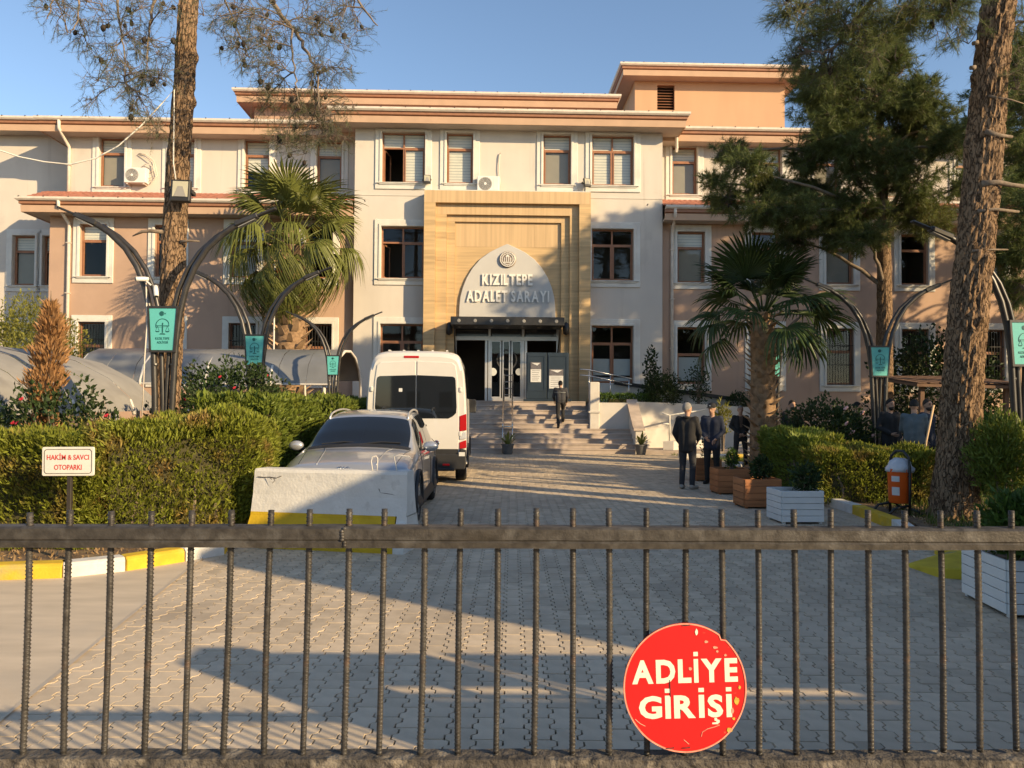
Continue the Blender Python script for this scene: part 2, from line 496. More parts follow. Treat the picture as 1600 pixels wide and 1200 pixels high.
# interlocking pavers
pave = sheet("pavement", [(-4.4, -8), (14, -8), (14, 31), (-4.4, 31)], -0.022, MAT["joint_sand"]); tag(pave, kind="structure")
PW, PL, PA = 0.134, 0.268, 0.0135
def paver_outline(gap):
    q = PL / 2
    ys = [0, .36 * q, .5 * q, .86 * q, q, 1.36 * q, 1.5 * q, 1.86 * q, 2 * q]
    off = [-PA, -PA, PA, PA, -PA, -PA, PA, PA, -PA]
    L_ = [(-PW / 2 + gap + o_, y) for y, o_ in zip(ys, off)]
    R_ = [(PW / 2 - gap + o_, y) for y, o_ in zip(ys, off)]
    L_[0] = (L_[0][0], gap); R_[0] = (R_[0][0], gap); L_[-1] = (L_[-1][0], PL - gap); R_[-1] = (R_[-1][0], PL - gap)
    return R_ + L_[::-1]
top_o = np.array(paver_outline(0.0055)); low_o = np.array(paver_outline(0.0028))
NP_ = len(top_o)
pv = np.zeros((2 * NP_, 3)); pv[:NP_, :2] = top_o; pv[:NP_, 2] = 0.0; pv[NP_:, :2] = low_o; pv[NP_:, 2] = -0.014
pv[:, 1] -= PL / 2
tpl_faces = [tuple(range(NP_))] + [(i, NP_ + i, NP_ + (i + 1) % NP_, (i + 1) % NP_) for i in range(NP_)]
one = bpy.data.meshes.new("paver"); one.from_pydata([tuple(p) for p in pv], [], tpl_faces); one.materials.append(MAT["paver_grey"])
spots = []
for i in range(-26, 66):
    x = i * PW + 0.02
    for j in range(-2, 110):
        y = 1.2 + j * PL + (PL / 2 if i % 2 else 0)
        if x + PW / 2 < edge_x(y) - .02 and y < 9.4: continue
        if x < -3.3 and y >= 9.4: continue
        if y > 25.75: continue
        if x > 6.6 and y > 9.0: continue
        spots.append((x, y))
spots = np.array(spots)
# which of them show largest in the photograph
sc = []
CI = CAMR.transposed()
for k, (x, y) in enumerate(spots):
    c = CI @ Vector((x, y, -EYE)); 
    if c.z > -0.2: continue
    u = 800 + F * c.x / -c.z; v = 600 - F * c.y / -c.z
    if -10 < u < 1610 and 640 < v < 1176: sc.append((c.z * -1, k))
sc.sort()
near = set(k for _, k in sc[:300])
for k in near:
    x, y = spots[k]
    link("paver", one, pave, (x, y, random.uniform(-0.0015, 0.0015)), (random.uniform(-.006, .006), random.uniform(-.008, .008), random.uniform(-.008, .008)))
rest = [k for k in range(len(spots)) if k not in near]
n = len(rest)
Vv = np.tile(pv, (n, 1, 1)) + np.concatenate([spots[rest], np.zeros((n, 1))], 1)[:, None, :]
tilt = RNG.normal(0, 0.006, (n, 2))
Vv[:, :, 2] += (np.tile(pv[:, 0], (n, 1)) * tilt[:, :1] + np.tile(pv[:, 1], (n, 1)) * tilt[:, 1:]) + RNG.uniform(-.002, .002, (n, 1))
me = bpy.data.meshes.new("paver_field")
nv = 2 * NP_
me.vertices.add(n * nv); me.vertices.foreach_set("co", Vv.astype(np.float32).ravel())
loops = []; tot = []
for f in tpl_faces: loops += list(f); tot.append(len(f))
loops = np.array(loops, dtype=np.int32); tot = np.array(tot, dtype=np.int32)
AL = (loops[None, :] + (np.arange(n, dtype=np.int32) * nv)[:, None]).ravel(); AT = np.tile(tot, n)
me.loops.add(len(AL)); me.loops.foreach_set("vertex_index", AL)
me.polygons.add(len(AT)); me.polygons.foreach_set("loop_start", np.concatenate([[0], np.cumsum(AT)[:-1]]).astype(np.int32)); me.polygons.foreach_set("loop_total", AT)
me.polygons.foreach_set("use_smooth", np.zeros(len(AT), dtype=bool)); me.update(calc_edges=True); me.materials.append(MAT["paver_grey"])
pf = link("paver_field", me, pave); tag(pf, kind="stuff")

# street sheet added unseen behind the camera to bounce sun onto shaded walls
sg_ = MB(); sg_.prism([(-70, -26), (70, -26), (70, 1.3), (-70, 1.3)], -.05, .006, 'xy')
so_ = sg_.build("street", MAT["concrete_road"]); tag(so_, kind="structure")

# planting beds (raised soil behind the kerbs)
def bed(name, poly, z):
    b = MB(); b.prism(poly, -0.05, z, 'xy')
    o = b.build(name, MAT["bed_soil"]); tag(o, kind="structure"); return o
kl = [gp(-420, 915), gp(-150, 911), gp(-20, 908), gp(97, 904), gp(197, 893), gp(290, 878), gp(352, 866)]
kl = [(p.x, p.y) for p in kl]
kl += [(-3.3, 9.1), (-3.12, 9.9), (-3.12, 11.4), (-3.12, 12.9), (-3.12, 14.4), (-3.12, 16.0), (-3.12, 17.6), (-3.12, 19.2), (-3.12, 20.8), (-3.12, 22.4), (-3.12, 24)]
bed("lawn_bed", [(p[0] - .1, p[1] + .1) for p in kl] + [(-3.3, 29), (-34, 29), (-34, kl[0][1])], 0.09)
kr = [(8.6, 7.3), (6.3, 7.7)] + [(p.x, p.y) for p in (gp(1465, 862), gp(1418, 828), gp(1352, 803), gp(1300, 787))]
kr += [(4.75, 13.4), (4.9, 14.8), (5.05, 16.3), (5.3, 17.8), (5.7, 19.3), (6.3, 20.8), (7.3, 21.8), (8.8, 22.2), (10.3, 22.3)]
bed("garden_bed", [(p[0] + .12, p[1] + .08) for p in kr] + [(34, 22.3), (34, 7.3)], 0.09)

def kerb(name, path, first, h=0.14, w=0.2, side=1):
    root = thing(name, None, None); del_ = None
    root["kind"] = "structure"
    for i in range(len(path) - 1):
        a = Vector((*path[i], 0)); b2 = Vector((*path[i + 1], 0))
        d = (b2 - a).normalized(); nrm = Vector((-d.y, d.x, 0)) * side
        a2 = a + d * 0.008; b3 = b2 - d * 0.008
        mb = MB()
        prof = [(0, -0.04), (0.0, h - 0.03), (0.03, h), (w, h), (w, -0.04)]
        vs_ = [p + nrm * q + Vector((0, 0, zz)) for p in (a2, b3) for q, zz in prof]
        nn = len(prof)
        mb.add(vs_, [tuple(range(nn)), tuple(range(2 * nn - 1, nn - 1, -1))] + [(k, (k + 1) % nn, nn + (k + 1) % nn, nn + k) for k in range(nn)])
        mb.build("kerb_stone", MAT["kerb_white" if (i + first) % 2 == 0 else "kerb_yellow"], root, bevel=0.008)
    return root
kerb("kerb", kl, 1, side=1)
kerb("kerb", kr, 0, side=1)
# far kerb of the lawn by the ramp
kerb("kerb", [(p.x, p.y) for p in (gp(1060, 716), gp(1143, 717), gp(1163, 717), gp(1200, 718), gp(1240, 718))], 0, side=1)
# ------------------------------------------------------------------ courthouse
YAW = R(1.6)
YC = 30.6
court = thing("courthouse", "three-storey cream and peach courthouse with a stone entrance portal and flat tiled eaves", "building", (0, YC, 0), YAW)
CM = Matrix.Translation((0, YC, 0)) @ Matrix.Rotation(YAW, 4, 'Z')
CMI = CM.inverted()
def fac(px, py, v=0.0):
    """pixel -> (u, z) on the facade plane at local depth v"""
    o_ = CMI @ Vector((0, 0, EYE)); d_ = CMI.to_3x3() @ ray(px, py)
    k = (v - o_.y) / d_.y
    p = o_ + d_ * k
    return p.x, p.z
def U(px, py, v=0.0): return fac(px, py, v)[0]

ZU = (10.46, 12.50)     # glass heights of the three window rows
ZM = (6.62, 8.70)
ZL = (2.50, 4.80)

def wall(name, u0, u1, z0, z1, v, holes, m, thick=0.3):
    us = sorted(set([u0, u1] + [h[0] for h in holes] + [h[1] for h in holes]))
    zs = sorted(set([z0, z1] + [h[2] for h in holes] + [h[3] for h in holes]))
    us = [u for u in us if u0 <= u <= u1]; zs = [z for z in zs if z0 <= z <= z1]
    b = MB()
    for i in range(len(us) - 1):
        for j in range(len(zs) - 1):
            cu, cz = (us[i] + us[i + 1]) / 2, (zs[j] + zs[j + 1]) / 2
            if any(h[0] < cu < h[1] and h[2] < cz < h[3] for h in holes): continue
            b.add([(us[i], v, zs[j]), (us[i + 1], v, zs[j]), (us[i + 1], v, zs[j + 1]), (us[i], v, zs[j + 1])], [(0, 1, 2, 3)])
    for h in holes:
        a, c, e, f = h
        a = max(a, u0); c = min(c, u1)
        b.add([(a, v, e), (c, v, e), (c, v, f), (a, v, f), (a, v + thick, e), (c, v + thick, e), (c, v + thick, f), (a, v + thick, f)],
              [(0, 1, 5, 4), (1, 2, 6, 5), (2, 3, 7, 6), (3, 0, 4, 7)])
    # returns at both ends
    b.add([(u0, v, z0), (u0, v, z1), (u0, v + 4, z1), (u0, v + 4, z0)], [(0, 1, 2, 3)])
    b.add([(u1, v, z0), (u1, v, z1), (u1, v + 4, z1), (u1, v + 4, z0)], [(0, 1, 2, 3)])
    return b.build(name, m, court, fix=False)

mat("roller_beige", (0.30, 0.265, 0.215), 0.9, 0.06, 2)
def window(u0, u1, z0, z1, v, cols=1, blind='full', open_pane=None, grille=False, trans=0.30, trim=True, room=True, film=None, clip=None):
    """brown framed window in a white moulded surround"""
    w = bpy.data.objects.new("window", None); COL.objects.link(w); w.parent = court
    w.location = (u0, v, z0)
    W, Hh = u1 - u0, z1 - z0
    rng = random.Random(int(u0 * 100) + int(z0 * 10))
    if trim:
        t, t2 = 0.27, 0.10
        x0, x1 = -t, W + t
        if clip: x0, x1 = max(x0, clip[0] - u0), min(x1, clip[1] - u0)
        xi0, xi1 = max(x0, -0.002), min(x1, W + 0.002)
        b = MB()
        b.ring([(x0, -t), (x1, -t), (x1, Hh + t), (x0, Hh + t)], [(max(x0, -t2), -t2), (min(x1, W + t2), -t2), (min(x1, W + t2), Hh + t2), (max(x0, -t2), Hh + t2)], -0.05, 0.02)
        b.ring([(max(x0, -t2), -t2), (min(x1, W + t2), -t2), (min(x1, W + t2), Hh + t2), (max(x0, -t2), Hh + t2)], [(xi0, -.002), (xi1, -.002), (xi1, Hh + .002), (xi0, Hh + .002)], -0.085, 0.02)
        b.build("surround", MAT["trim_white"], w, bevel=0.012)
        MB().box(max(x0, -0.2), min(x1, W + 0.2), -0.12, 0.16, -0.045, -0.006).build("sill", MAT["trim_white"], w, bevel=0.008)
    d = 0.15
    fr = 0.055
    b = MB()
    b.ring([(0, 0), (W, 0), (W, Hh), (0, Hh)], [(fr, fr), (W - fr, fr), (W - fr, Hh - fr), (fr, Hh - fr)], d, d + 0.07)
    zt = Hh * (1 - trans)
    b.box(fr, W - fr, d + .002, d + .066, zt - 0.035, zt + 0.035)
    cw = (W - 2 * fr) / cols
    for c in range(1, cols):
        b.box(fr + c * cw - 0.035, fr + c * cw + 0.035, d + .004, d + .062, fr, Hh - fr)
    # opening sash of one lower pane stands proud
    b.build("frame", MAT["window_brown"], w, bevel=0.006)
    for c in range(cols):
        for r_ in range(2):
            if open_pane == (c, r_): continue
            a0, a1 = fr + c * cw + (0.035 if c else 0), fr + (c + 1) * cw - (0.035 if c < cols - 1 else 0)
            b0, b1 = (fr, zt - 0.035) if r_ == 0 else (zt + 0.035, Hh - fr)
            if r_ == 0:
                MB().ring([(a0, b0), (a1, b0), (a1, b1), (a0, b1)], [(a0 + .04, b0 + .04), (a1 - .04, b0 + .04), (a1 - .04, b1 - .04), (a0 + .04, b1 - .04)], d - 0.018, d + .03).build("sash", MAT["window_brown"], w)
                a0 += .04; a1 -= .04; b0 += .04; b1 -= .04
            MB().add([(a0, d + .03, b0), (a1, d + .03, b0), (a1, d + .03, b1), (a0, d + .03, b1)], [(0, 1, 2, 3)]).build("pane", MAT["window_glass"], w)
            bl = blind if isinstance(blind, str) else blind[c]
            k0 = None
            if bl == 'full': k0 = b0
            elif bl == 'top' and r_ == 1: k0 = b0
            elif bl == 'half': k0 = b0 if r_ == 1 else b0 + (b1 - b0) * rng.uniform(.35, .7)
            if k0 is not None:
                s1 = MB(); s2 = MB(); zz = b1
                while zz > k0 + 0.02:
                    lo_ = max(k0, zz - 0.115)
                    s1.box(a0 - .01, a1 + .01, d + 0.085, d + 0.09, lo_ + .022, zz)
                    s2.box(a0 - .01, a1 + .01, d + 0.095, d + 0.098, lo_, lo_ + .03)
                    zz -= 0.115
                bo = s1.build("blind", MAT["blind"], w); s2.build("sheer_band", MAT["blind_sheer"], w)
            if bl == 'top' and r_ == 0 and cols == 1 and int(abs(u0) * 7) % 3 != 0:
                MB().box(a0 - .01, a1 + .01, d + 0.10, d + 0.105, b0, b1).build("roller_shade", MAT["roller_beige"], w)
            if film and r_ == 0:
                for (q0, q1) in film:
                    MB().box(a0, a1, d + 0.04, d + 0.044, b0 + (b1 - b0) * q0, b0 + (b1 - b0) * q1).build("frosted_film", MAT["grey_film"], w)
    if open_pane is not None:
        c, r_ = open_pane
        a0, a1 = fr + c * cw, fr + (c + 1) * cw
        mm = Matrix.Translation((a0 + .03, d + .07, 0)) @ Matrix.Rotation(R(78), 4, 'Z')
        so = MB().box(0, cw - .05, 0, .04, fr, fr + .06, mm).box(0, cw - .05, 0, .04, zt - .1, zt - .04, mm).box(0, .05, 0, .04, fr + .06, zt - .1, mm).box(cw - .1, cw - .05, 0, .04, fr + .06, zt - .1, mm).build("open_sash", MAT["window_brown"], w)
    if grille:
        b = MB()
        k = 0.06
        while k < W - 0.03:
            b.tube([(k, 0.03, 0.0), (k, 0.03, Hh)], 0.009, 5); k += 0.115
        for q in (0.02, Hh * .36, Hh * .70, Hh - .02):
            b.box(0, W, 0.018, 0.030, q - .012, q + .012)
        b.build("grille", MAT["black_metal"], w)
    if room:
        b = MB()
        D = 2.2
        e = 0.30
        x0, x1, y0, y1 = -e, W + e, -e, Hh + e
        b.add([(x0, .30, y0), (x1, .30, y0), (x1, .30, y1), (x0, .30, y1), (x0, D, y0), (x1, D, y0), (x1, D, y1), (x0, D, y1)],
              [(0, 1, 5, 4), (1, 2, 6, 5), (2, 3, 7, 6), (3, 0, 4, 7), (4, 5, 6, 7)])
        b.build("room", MAT["room_dark"], w, fix=False)
    return w

def sweep(name, path, prof, m, closed=False):
    """profile (outward offset, z) swept along a horizontal path with mitred corners; outward is to the right of travel"""
    n_ = len(path); rows = []
    for i, p in enumerate(path):
        p = Vector(p)
        dirs = []
        if i > 0: dirs.append((p - Vector(path[i - 1])).normalized())
        if i < n_ - 1: dirs.append((Vector(path[i + 1]) - p).normalized())
        nn = [Vector((d.y, -d.x)) for d in dirs]
        if len(nn) == 2:
            bis = (nn[0] + nn[1]).normalized(); k = 1.0 / max(0.3, bis.dot(nn[0])); off = bis * k
        else: off = nn[0]
        rows.append([(p.x + off.x * o_, p.y + off.y * o_, z) for o_, z in prof])
    b = MB(); k = len(prof)
    vs_ = [q for r_ in rows for q in r_]
    fs_ = []
    for i in range(n_ - 1):
        for j in range(k):
            j2 = (j + 1) % k
            fs_.append((i * k + j, i * k + j2, (i + 1) * k + j2, (i + 1) * k + j))
    fs_.append(tuple(range(k))); fs_.append(tuple((n_ - 1) * k + j for j in range(k - 1, -1, -1)))
    b.add(vs_, fs_)
    return b.build(name, m, court)

def eave(u0, u1, v, back, z, over=0.75, right=True, left=True):
    """boxed eave with fascia and half-round gutter round a block; z is the soffit height"""
    path = []
    if left: path.append((u0, v + back))
    path += [(u0, v), (u1, v)]
    if right: path.append((u1, v + back))
    sweep("soffit", path, [(-0.05, z), (over - .04, z), (over - .04, z + .06), (-0.05, z + .06)], MAT["soffit"])
    sweep("fascia", path, [(over - .05, z - .02), (over, z - .02), (over + .012, z + .24), (over - .05, z + .24)], MAT["fascia_peach"])
    sweep("shadow_gap_strip", path, [(over - .05, z + .24), (over + .06, z + .29), (over + .06, z + .41), (over - .05, z + .41)], MAT["window_brown"])  # brown strip painted in for the dark shadow gap under the gutter
    sweep("gutter", path, [(over - .02, z + .41), (over + .12, z + .41), (over + .17, z + .47), (over + .17, z + .55), (over + .15, z + .55), (over + .10, z + .45), (over - .02, z + .45)], MAT["gutter_metal"])
    # gutter brackets
    u = u0 - over
    bm_ = MB()
    while u < u1 + over:
        bm_.box(u - .012, u + .012, v - over - .19, v - over + .02, z + .535, z + .575); u += 0.95
    tag(bm_.build("gutter_brackets", MAT["black_metal"], court), kind="stuff")

def downpipe(u, v, ztop, zbot, over):
    b = MB()
    b.tube([(u, v - over - .07, ztop + .42), (u, v - over - .07, ztop + .1), (u + .02, v - over * .75, ztop - .12), (u + .04, v - .1, ztop - .42), (u + .04, v - .07, ztop - .6), (u + .04, v - .07, zbot)], 0.065, 10)
    k = ztop - 1.2
    o_ = b.build("downpipe", MAT["gutter_metal"], court, smooth=True)
    c = MB()
    while k > zbot + .3:
        c.box(u - .045, u + .125, v - .15, v, k, k + .03); k -= 2.0
    c.build("pipe_clip", MAT["gutter_metal"], court)

VW, VP, VL = 1.2, 0.3, 2.6          # depth of the upper wing walls, the peach lower blocks and the far end wing
uc0, uc1 = U(553, 400), U(1035, 400)
zt = 12.62
# window columns from the photograph
def cols_of(lst, v, z):
    py = 630 - (z - EYE) / (YC + v) * F
    return [(U(a, py, v), U(b_, py, v)) for a, b_ in lst]
cU = cols_of([(597, 664), (698, 739), (849, 892), (925, 990)], 0, 11.5)
cM = [cU[0], cU[3]]
lU = cols_of([(155, 195), (264, 304), (382, 421), (495, 534)], VW, 11.5)
rU = cols_of([(1050, 1089), (1181, 1221), (1271, 1311), (1381, 1421), (1492, 1532), (1602, 1642)], VW, 11.5)
lM = cols_of([(125, 167), (242, 284), (360, 402), (478, 520)], VP, 7.7)
rM = cols_of([(1058, 1101), (1174, 1217), (1290, 1333), (1407, 1450), (1525, 1568)], VP, 7.7)
fM = cols_of([(20, 55), (67, 100), (-60, -25)], VL, 7.7)

# central bay
wall("wall", uc0, uc1, 0, zt, 0.0, [(a, b_, *ZU) for a, b_ in cU] + [(a, b_, *ZM) for a, b_ in cM] + [(a, b_, *ZL) for a, b_ in cM] + [(U(711, 400, -.62), U(877, 400, -.62), 1.7, 5.25)], MAT["stucco_cream"])
window(*cU[0], *ZU, 0, 2, open_pane=(0, 0)); window(*cU[1], *ZU, 0, 1); window(*cU[2], *ZU, 0, 1, blind='top'); window(*cU[3], *ZU, 0, 2)
pu0, pu1 = U(662, 400, -.62), U(923, 400, -.62)
window(*cM[0], *ZM, 0, 2, blind='none', open_pane=(0, 0)); window(*cM[1], *ZM, 0, 2, blind='none')
window(*cM[0], *ZL, 0, 2, blind='none'); window(*cM[1], *ZL, 0, 2, blind='none', film=[(0.0, .10), (.16, .62)])
eave(uc0, uc1, 0, 6.0, zt)
MB().box(uc0 + .003, uc1 - .003, -0.018, 0.05, 9.93, 9.96).build("string_course", MAT["stucco_cream"], court)

# wings: upper storey set back above the peach lower block
for side in (0, 1):
    if side == 0:
        u0, u1, p0, p1 = U(105, 250, VW), uc0 + .01, U(76, 450, VP), uc0 + .01
        up, mid = lU, lM
    else:
        u0, u1, p0, p1 = uc1 - .01, 24.0, uc1 - .01, 24.0
        up, mid = rU, rM
    wall("wall", u0, u1, 8.9, zt - .12, VW, [(a, b_, *ZU) for a, b_ in up], MAT["stucco_cream"])
    wall("wall", p0, p1, 0, 9.12, VP, [(a, b_, *ZM) for a, b_ in mid] + [(a, b_, *ZL) for a, b_ in mid], MAT["stucco_peach"])
    for i, (a, b_) in enumerate(up): window(a, b_, *ZU, VW, 1, blind=['top', 'full', 'half', 'top', 'full', 'top'][(i + 3 * side) % 6])
    for i, (a, b_) in enumerate(mid):
        window(a, b_, *ZM, VP, 1, blind='top' if i % 2 == 0 else 'none')
        if side and i == 0:
            window(a, b_, *ZL, VP, 1, blind='none', trans=.47, film=[(.05, .95)])
        else:
            window(a, b_, *ZL, VP, 1, blind='none', grille=True, trans=.4)
    eave(u0, u1 if side == 0 else u1, VW, 6.0, zt - .12, over=0.72, right=False, left=side == 0)
    eave(p0 if side == 0 else p0 + .02, p1 if side == 0 else p1, VP, 3.0, 9.02, over=0.72, right=False, left=side == 0)
    # tiled skirt roof over the lower block: rolled tile courses
    b = MB(); nr = 5
    uu0, uu1 = (p0 - .72, p1) if side == 0 else (p0 + .003, p1)
    nseg = int((uu1 - uu0) / 0.055)
    zA, zB, vA, vB = 9.57, 10.24, VP - .66, VW
    rows = []
    for r_ in range(nr):
        for e_ in (0, 1):
            t_ = (r_ + e_) / nr
            row = []
            for k in range(nseg + 1):
                u = uu0 + (uu1 - uu0) * k / nseg
                row.append((u, vA + (vB - vA) * t_, zA + (zB - zA) * t_ + 0.022 * abs(math.sin(math.pi * (u - uu0) / 0.22)) + (0.03 if e_ == 0 else 0.0)))
            rows.append(row)
    vs_ = [p for r_ in rows for p in r_]; nn = nseg + 1
    b.add(vs_, [(i * nn + k, i * nn + k + 1, (i + 1) * nn + k + 1, (i + 1) * nn + k) for i in range(len(rows) - 1) for k in range(nseg)])
    b.build("tile_roof", MAT["roof_tile"], court, fix=False)
downpipe(U(106, 450, VP), VP, 9.12, 0.2, .72)
downpipe(U(108, 240, VW), VW, zt - .12, 9.9, .72)
downpipe(U(1049, 450, VP) - .03, VP, 9.12, 0.2, .72)
downpipe(U(1064, 190, 0) - .1, 0.55, zt, zt - .5, .2)

# end wing beyond the left block
fw0, fw1 = -32.0, U(110, 300, VL)
ZF = (ZM[0] - .05, ZM[1])
wall("wall", fw0, fw1 + 1.2, 0, 13.05, VL, [(a, b_, *ZF) for a, b_ in fM[:2]] + [(fM[2][0], fM[2][1], *ZF)], MAT["stucco_cream"])
for a, b_ in fM: window(a, b_, *ZF, VL, 1, blind='top')
eave(fw0, fw1 + 1.0, VL, 2.0, 13.0, over=.7, right=False, left=False)
# roofs (low hips), attic storey and stair tower
b = MB()
for (a0, a1, v0, z0_) in ((uc0 - .6, uc1 + .6, -.6, zt + .36), (U(105, 250, VW) - .6, uc0, VW - .6, zt + .24), (uc1, 24, VW - .6, zt + .24), (fw0, fw1 + 1.6, VL - .6, 13.36)):
    b.add([(a0, v0, z0_), (a1, v0, z0_), (a1 - 2, v0 + 9, z0_ + .5), (a0 + 2, v0 + 9, z0_ + .5), (a0, v0 + 18, z0_), (a1, v0 + 18, z0_)], [(0, 1, 2, 3), (3, 2, 5, 4), (0, 3, 4), (1, 5, 2)])
b.build("roof", MAT["roof_tile"], court, fix=False)
VA = 3.6
ua0 = U(398, 160, VA)
ua1 = U(940, 155, VA)
MB().box(ua0, ua1, VA, VA + 9, 12.5, 14.8).build("attic_wall", MAT["stucco_peach"], court)
eave(ua0, ua1, VA, 6, 14.8, over=.6)
for a, b_ in ((578, 607), (766, 796)):
    MB().box(U(a, 158, VA), U(b_, 158, VA), VA - .06, VA - .01, 14.62, 14.78).build("attic_vent", MAT["trim_white"], court)
VT = 6.0
ut0, ut1 = U(992, 140, VT), U(1226, 140, VT)
lo0, lo1 = U(1027, 150, VT), U(1054, 150, VT)
zl0, zl1 = fac(1040, 172, VT)[1], fac(1040, 133, VT)[1]
wall("tower_wall", ut0, ut1, 12.5, 17.3, VT, [(lo0, lo1, zl0, zl1)], MAT["stucco_orange"])
MB().box(ut0 + .01, ut0 + .3, VT + 3.9, VT + 8, 12.5, 17.5).build("tower_side", MAT["stucco_orange"], court)
lw = MB().box(lo0, lo1, VT + .25, VT + .3, zl0, zl1).build("louvre", MAT["black_metal"], court)
for k in range(9):
    zz = zl0 + (zl1 - zl0) * (k + .5) / 9
    MB().add([(lo0, VT + .06, zz - .05), (lo1, VT + .06, zz - .05), (lo1, VT + .2, zz + .05), (lo0, VT + .2, zz + .05)], [(0, 1, 2, 3)]).build("slat", MAT["window_brown"], lw)
eave(ut0, ut1, VT, 8, 17.3, over=.68)

# ------------------------------------------------------------------ portal
PV = -0.62
def stepframe(u0, u1, z1, iu0, iu1, iz1, v0, v1, name="portal_frame", m="travertine"):
    """an upside-down U of stone"""
    b = MB()
    b.box(u0, iu0, v0, v1, 1.74, iz1); b.box(iu1, u1, v0, v1, 1.74, iz1); 
    o1 = b.build(name, MAT["travertine"], court)
    o2 = MB().box(u0, u1, v0, v1, iz1, z1).build(name, MAT["travertine_upright"], court)
zA = fac(790, 298, PV)[1]
sU = [[U(x, 400, PV) for x in p] for p in ((662, 923), (680, 905), (697, 891), (710, 878))]
sZ = [fac(790, y, PV)[1] for y in (298.5, 317.5, 334, 344)]
# outer face laid in stone slabs
def slabs(u0, u1, z0, z1, v, m, hgt, name="stone_slab", vertical=False):
    if not vertical:
        n_ = max(1, round((z1 - z0) / hgt)); h_ = (z1 - z0) / n_
        for k in range(n_):
            MB().box(u0 + .002, u1 - .002, v, v + .1, z0 + k * h_ + .002, z0 + (k + 1) * h_ - .002).build(name, MAT[m], court)
    else:
        n_ = max(1, round((u1 - u0) / hgt)); h_ = (u1 - u0) / n_
        for k in range(n_):
            MB().box(u0 + k * h_ + .002, u0 + (k + 1) * h_ - .002, v, v + .1, z0 + .002, z1 - .002).build(name, MAT[m], court)
dv = [PV, PV + .20, PV + .34, PV + .44]
for k in range(3):
    (a0, a1), (b0, b1) = sU[k], sU[k + 1]
    core = MB()
    core.box(a0 + .005, b0 - .004, dv[k] + .06, 0.1, 1.74, sZ[k] - .006); core.box(b1 + .004, a1 - .005, dv[k] + .06, 0.1, 1.74, sZ[k] - .006); core.box(b0 - .004, b1 + .004, dv[k] + .06, 0.1, sZ[k + 1] + .004, sZ[k] - .006)
    core.build("portal_core", MAT["travertine"], court)
    slabs(a0, b0, 1.76, sZ[k + 1], dv[k], "travertine", 0.9); slabs(b1, a1, 1.76, sZ[k + 1], dv[k], "travertine", 0.9)
    slabs(a0, a1, sZ[k + 1], sZ[k], dv[k], "travertine_upright", 1.6, vertical=True)
# inner panel
(i0, i1), iz = sU[3], sZ[3]
zarch = [fac(790, y, PV + .44)[1] for y in (344, 386, 500)]
slabs(i0, i1, zarch[1], iz, dv[3], "travertine_upright", 1.15, vertical=True)
zz = zarch[2]
slabs(i0, i1, zarch[2], zarch[1], dv[3], "travertine", 0.85)
MB().box(sU[3][0], sU[3][1], dv[3] + .06, dv[3] + .3, zarch[2], iz).build("portal_core", MAT["travertine"], court)
MB().box(sU[0][0] + .01, sU[0][1] - .01, PV + .01, 0.05, sZ[0] - .004, sZ[0] + .03).build("portal_cap", MAT["trim_white"], court)
# pointed white panel with the name
AV = dv[3] - 0.10
outl = [(717, 497), (717.5, 478), (719, 463), (723, 448), (729, 433), (738, 418), (750, 404), (765, 393), (780, 385.5), (792.5, 380)]
outl += [(2 * 792.5 - x, y) for x, y in outl[-2::-1]]
outl = [fac(x, y + 1, AV) for x, y in outl]
arch = MB().prism(outl, AV, dv[3] + .05, 'xz').build("name_panel", MAT["arch_plaster"], court, bevel=0.012)
def fl(name, body, x0, x1, y0, y1, ext=.035, off=.022):
    a = fac(x0, y1, AV); c = fac(x1, y0, AV)
    return sans(name, body, c[0] - a[0], c[1] - a[1], MAT["sign_letter"], arch, ((a[0] + c[0]) / 2, AV - .035, (a[1] + c[1]) / 2), extrude=ext, bold=.03, gap=.14)
fl("lettering", "KIZILTEPE", 753.5, 832, 429, 445.5)
fl("lettering", "ADALET SARAYI", 729, 858, 455, 471.5)
ec = fac(793, 405.5, AV); 
em = MB().lathe([(0.0, -.07), (.30, -.07), (.33, -.05), (.335, 0)], 28, (0, 0, 0), 'y').build("emblem", MAT["emblem_bronze"], arch, angle=40)
em.location = (ec[0], AV, ec[1])
# relief of the emblem: rings, wreath, columns
b = MB()
for rr in (.30, .225):
    b.ring([(rr * math.cos(t * math.pi / 14), rr * math.sin(t * math.pi / 14)) for t in range(28)], [((rr - .022) * math.cos(t * math.pi / 14), (rr - .022) * math.sin(t * math.pi / 14)) for t in range(28)], -.095, -.06)
for t in range(24):
    a = t * math.pi / 12
    b.box(.255 * math.cos(a) - .011, .255 * math.cos(a) + .011, -.088, -.06, .255 * math.sin(a) - .011, .255 * math.sin(a) + .011)
for x in (-.12, -.04, .04, .12): b.box(x - .012, x + .012, -.09, -.06, -.10, .06 + .05 * (abs(x) < .1))
b.box(-.15, .15, -.09, -.06, -.14, -.11); b.prism([(-.09, .10), (.09, .10), (0, .19)], -.09, -.06)
b.build("emblem_relief", MAT["sign_letter"], arch).location = (ec[0], AV, ec[1])

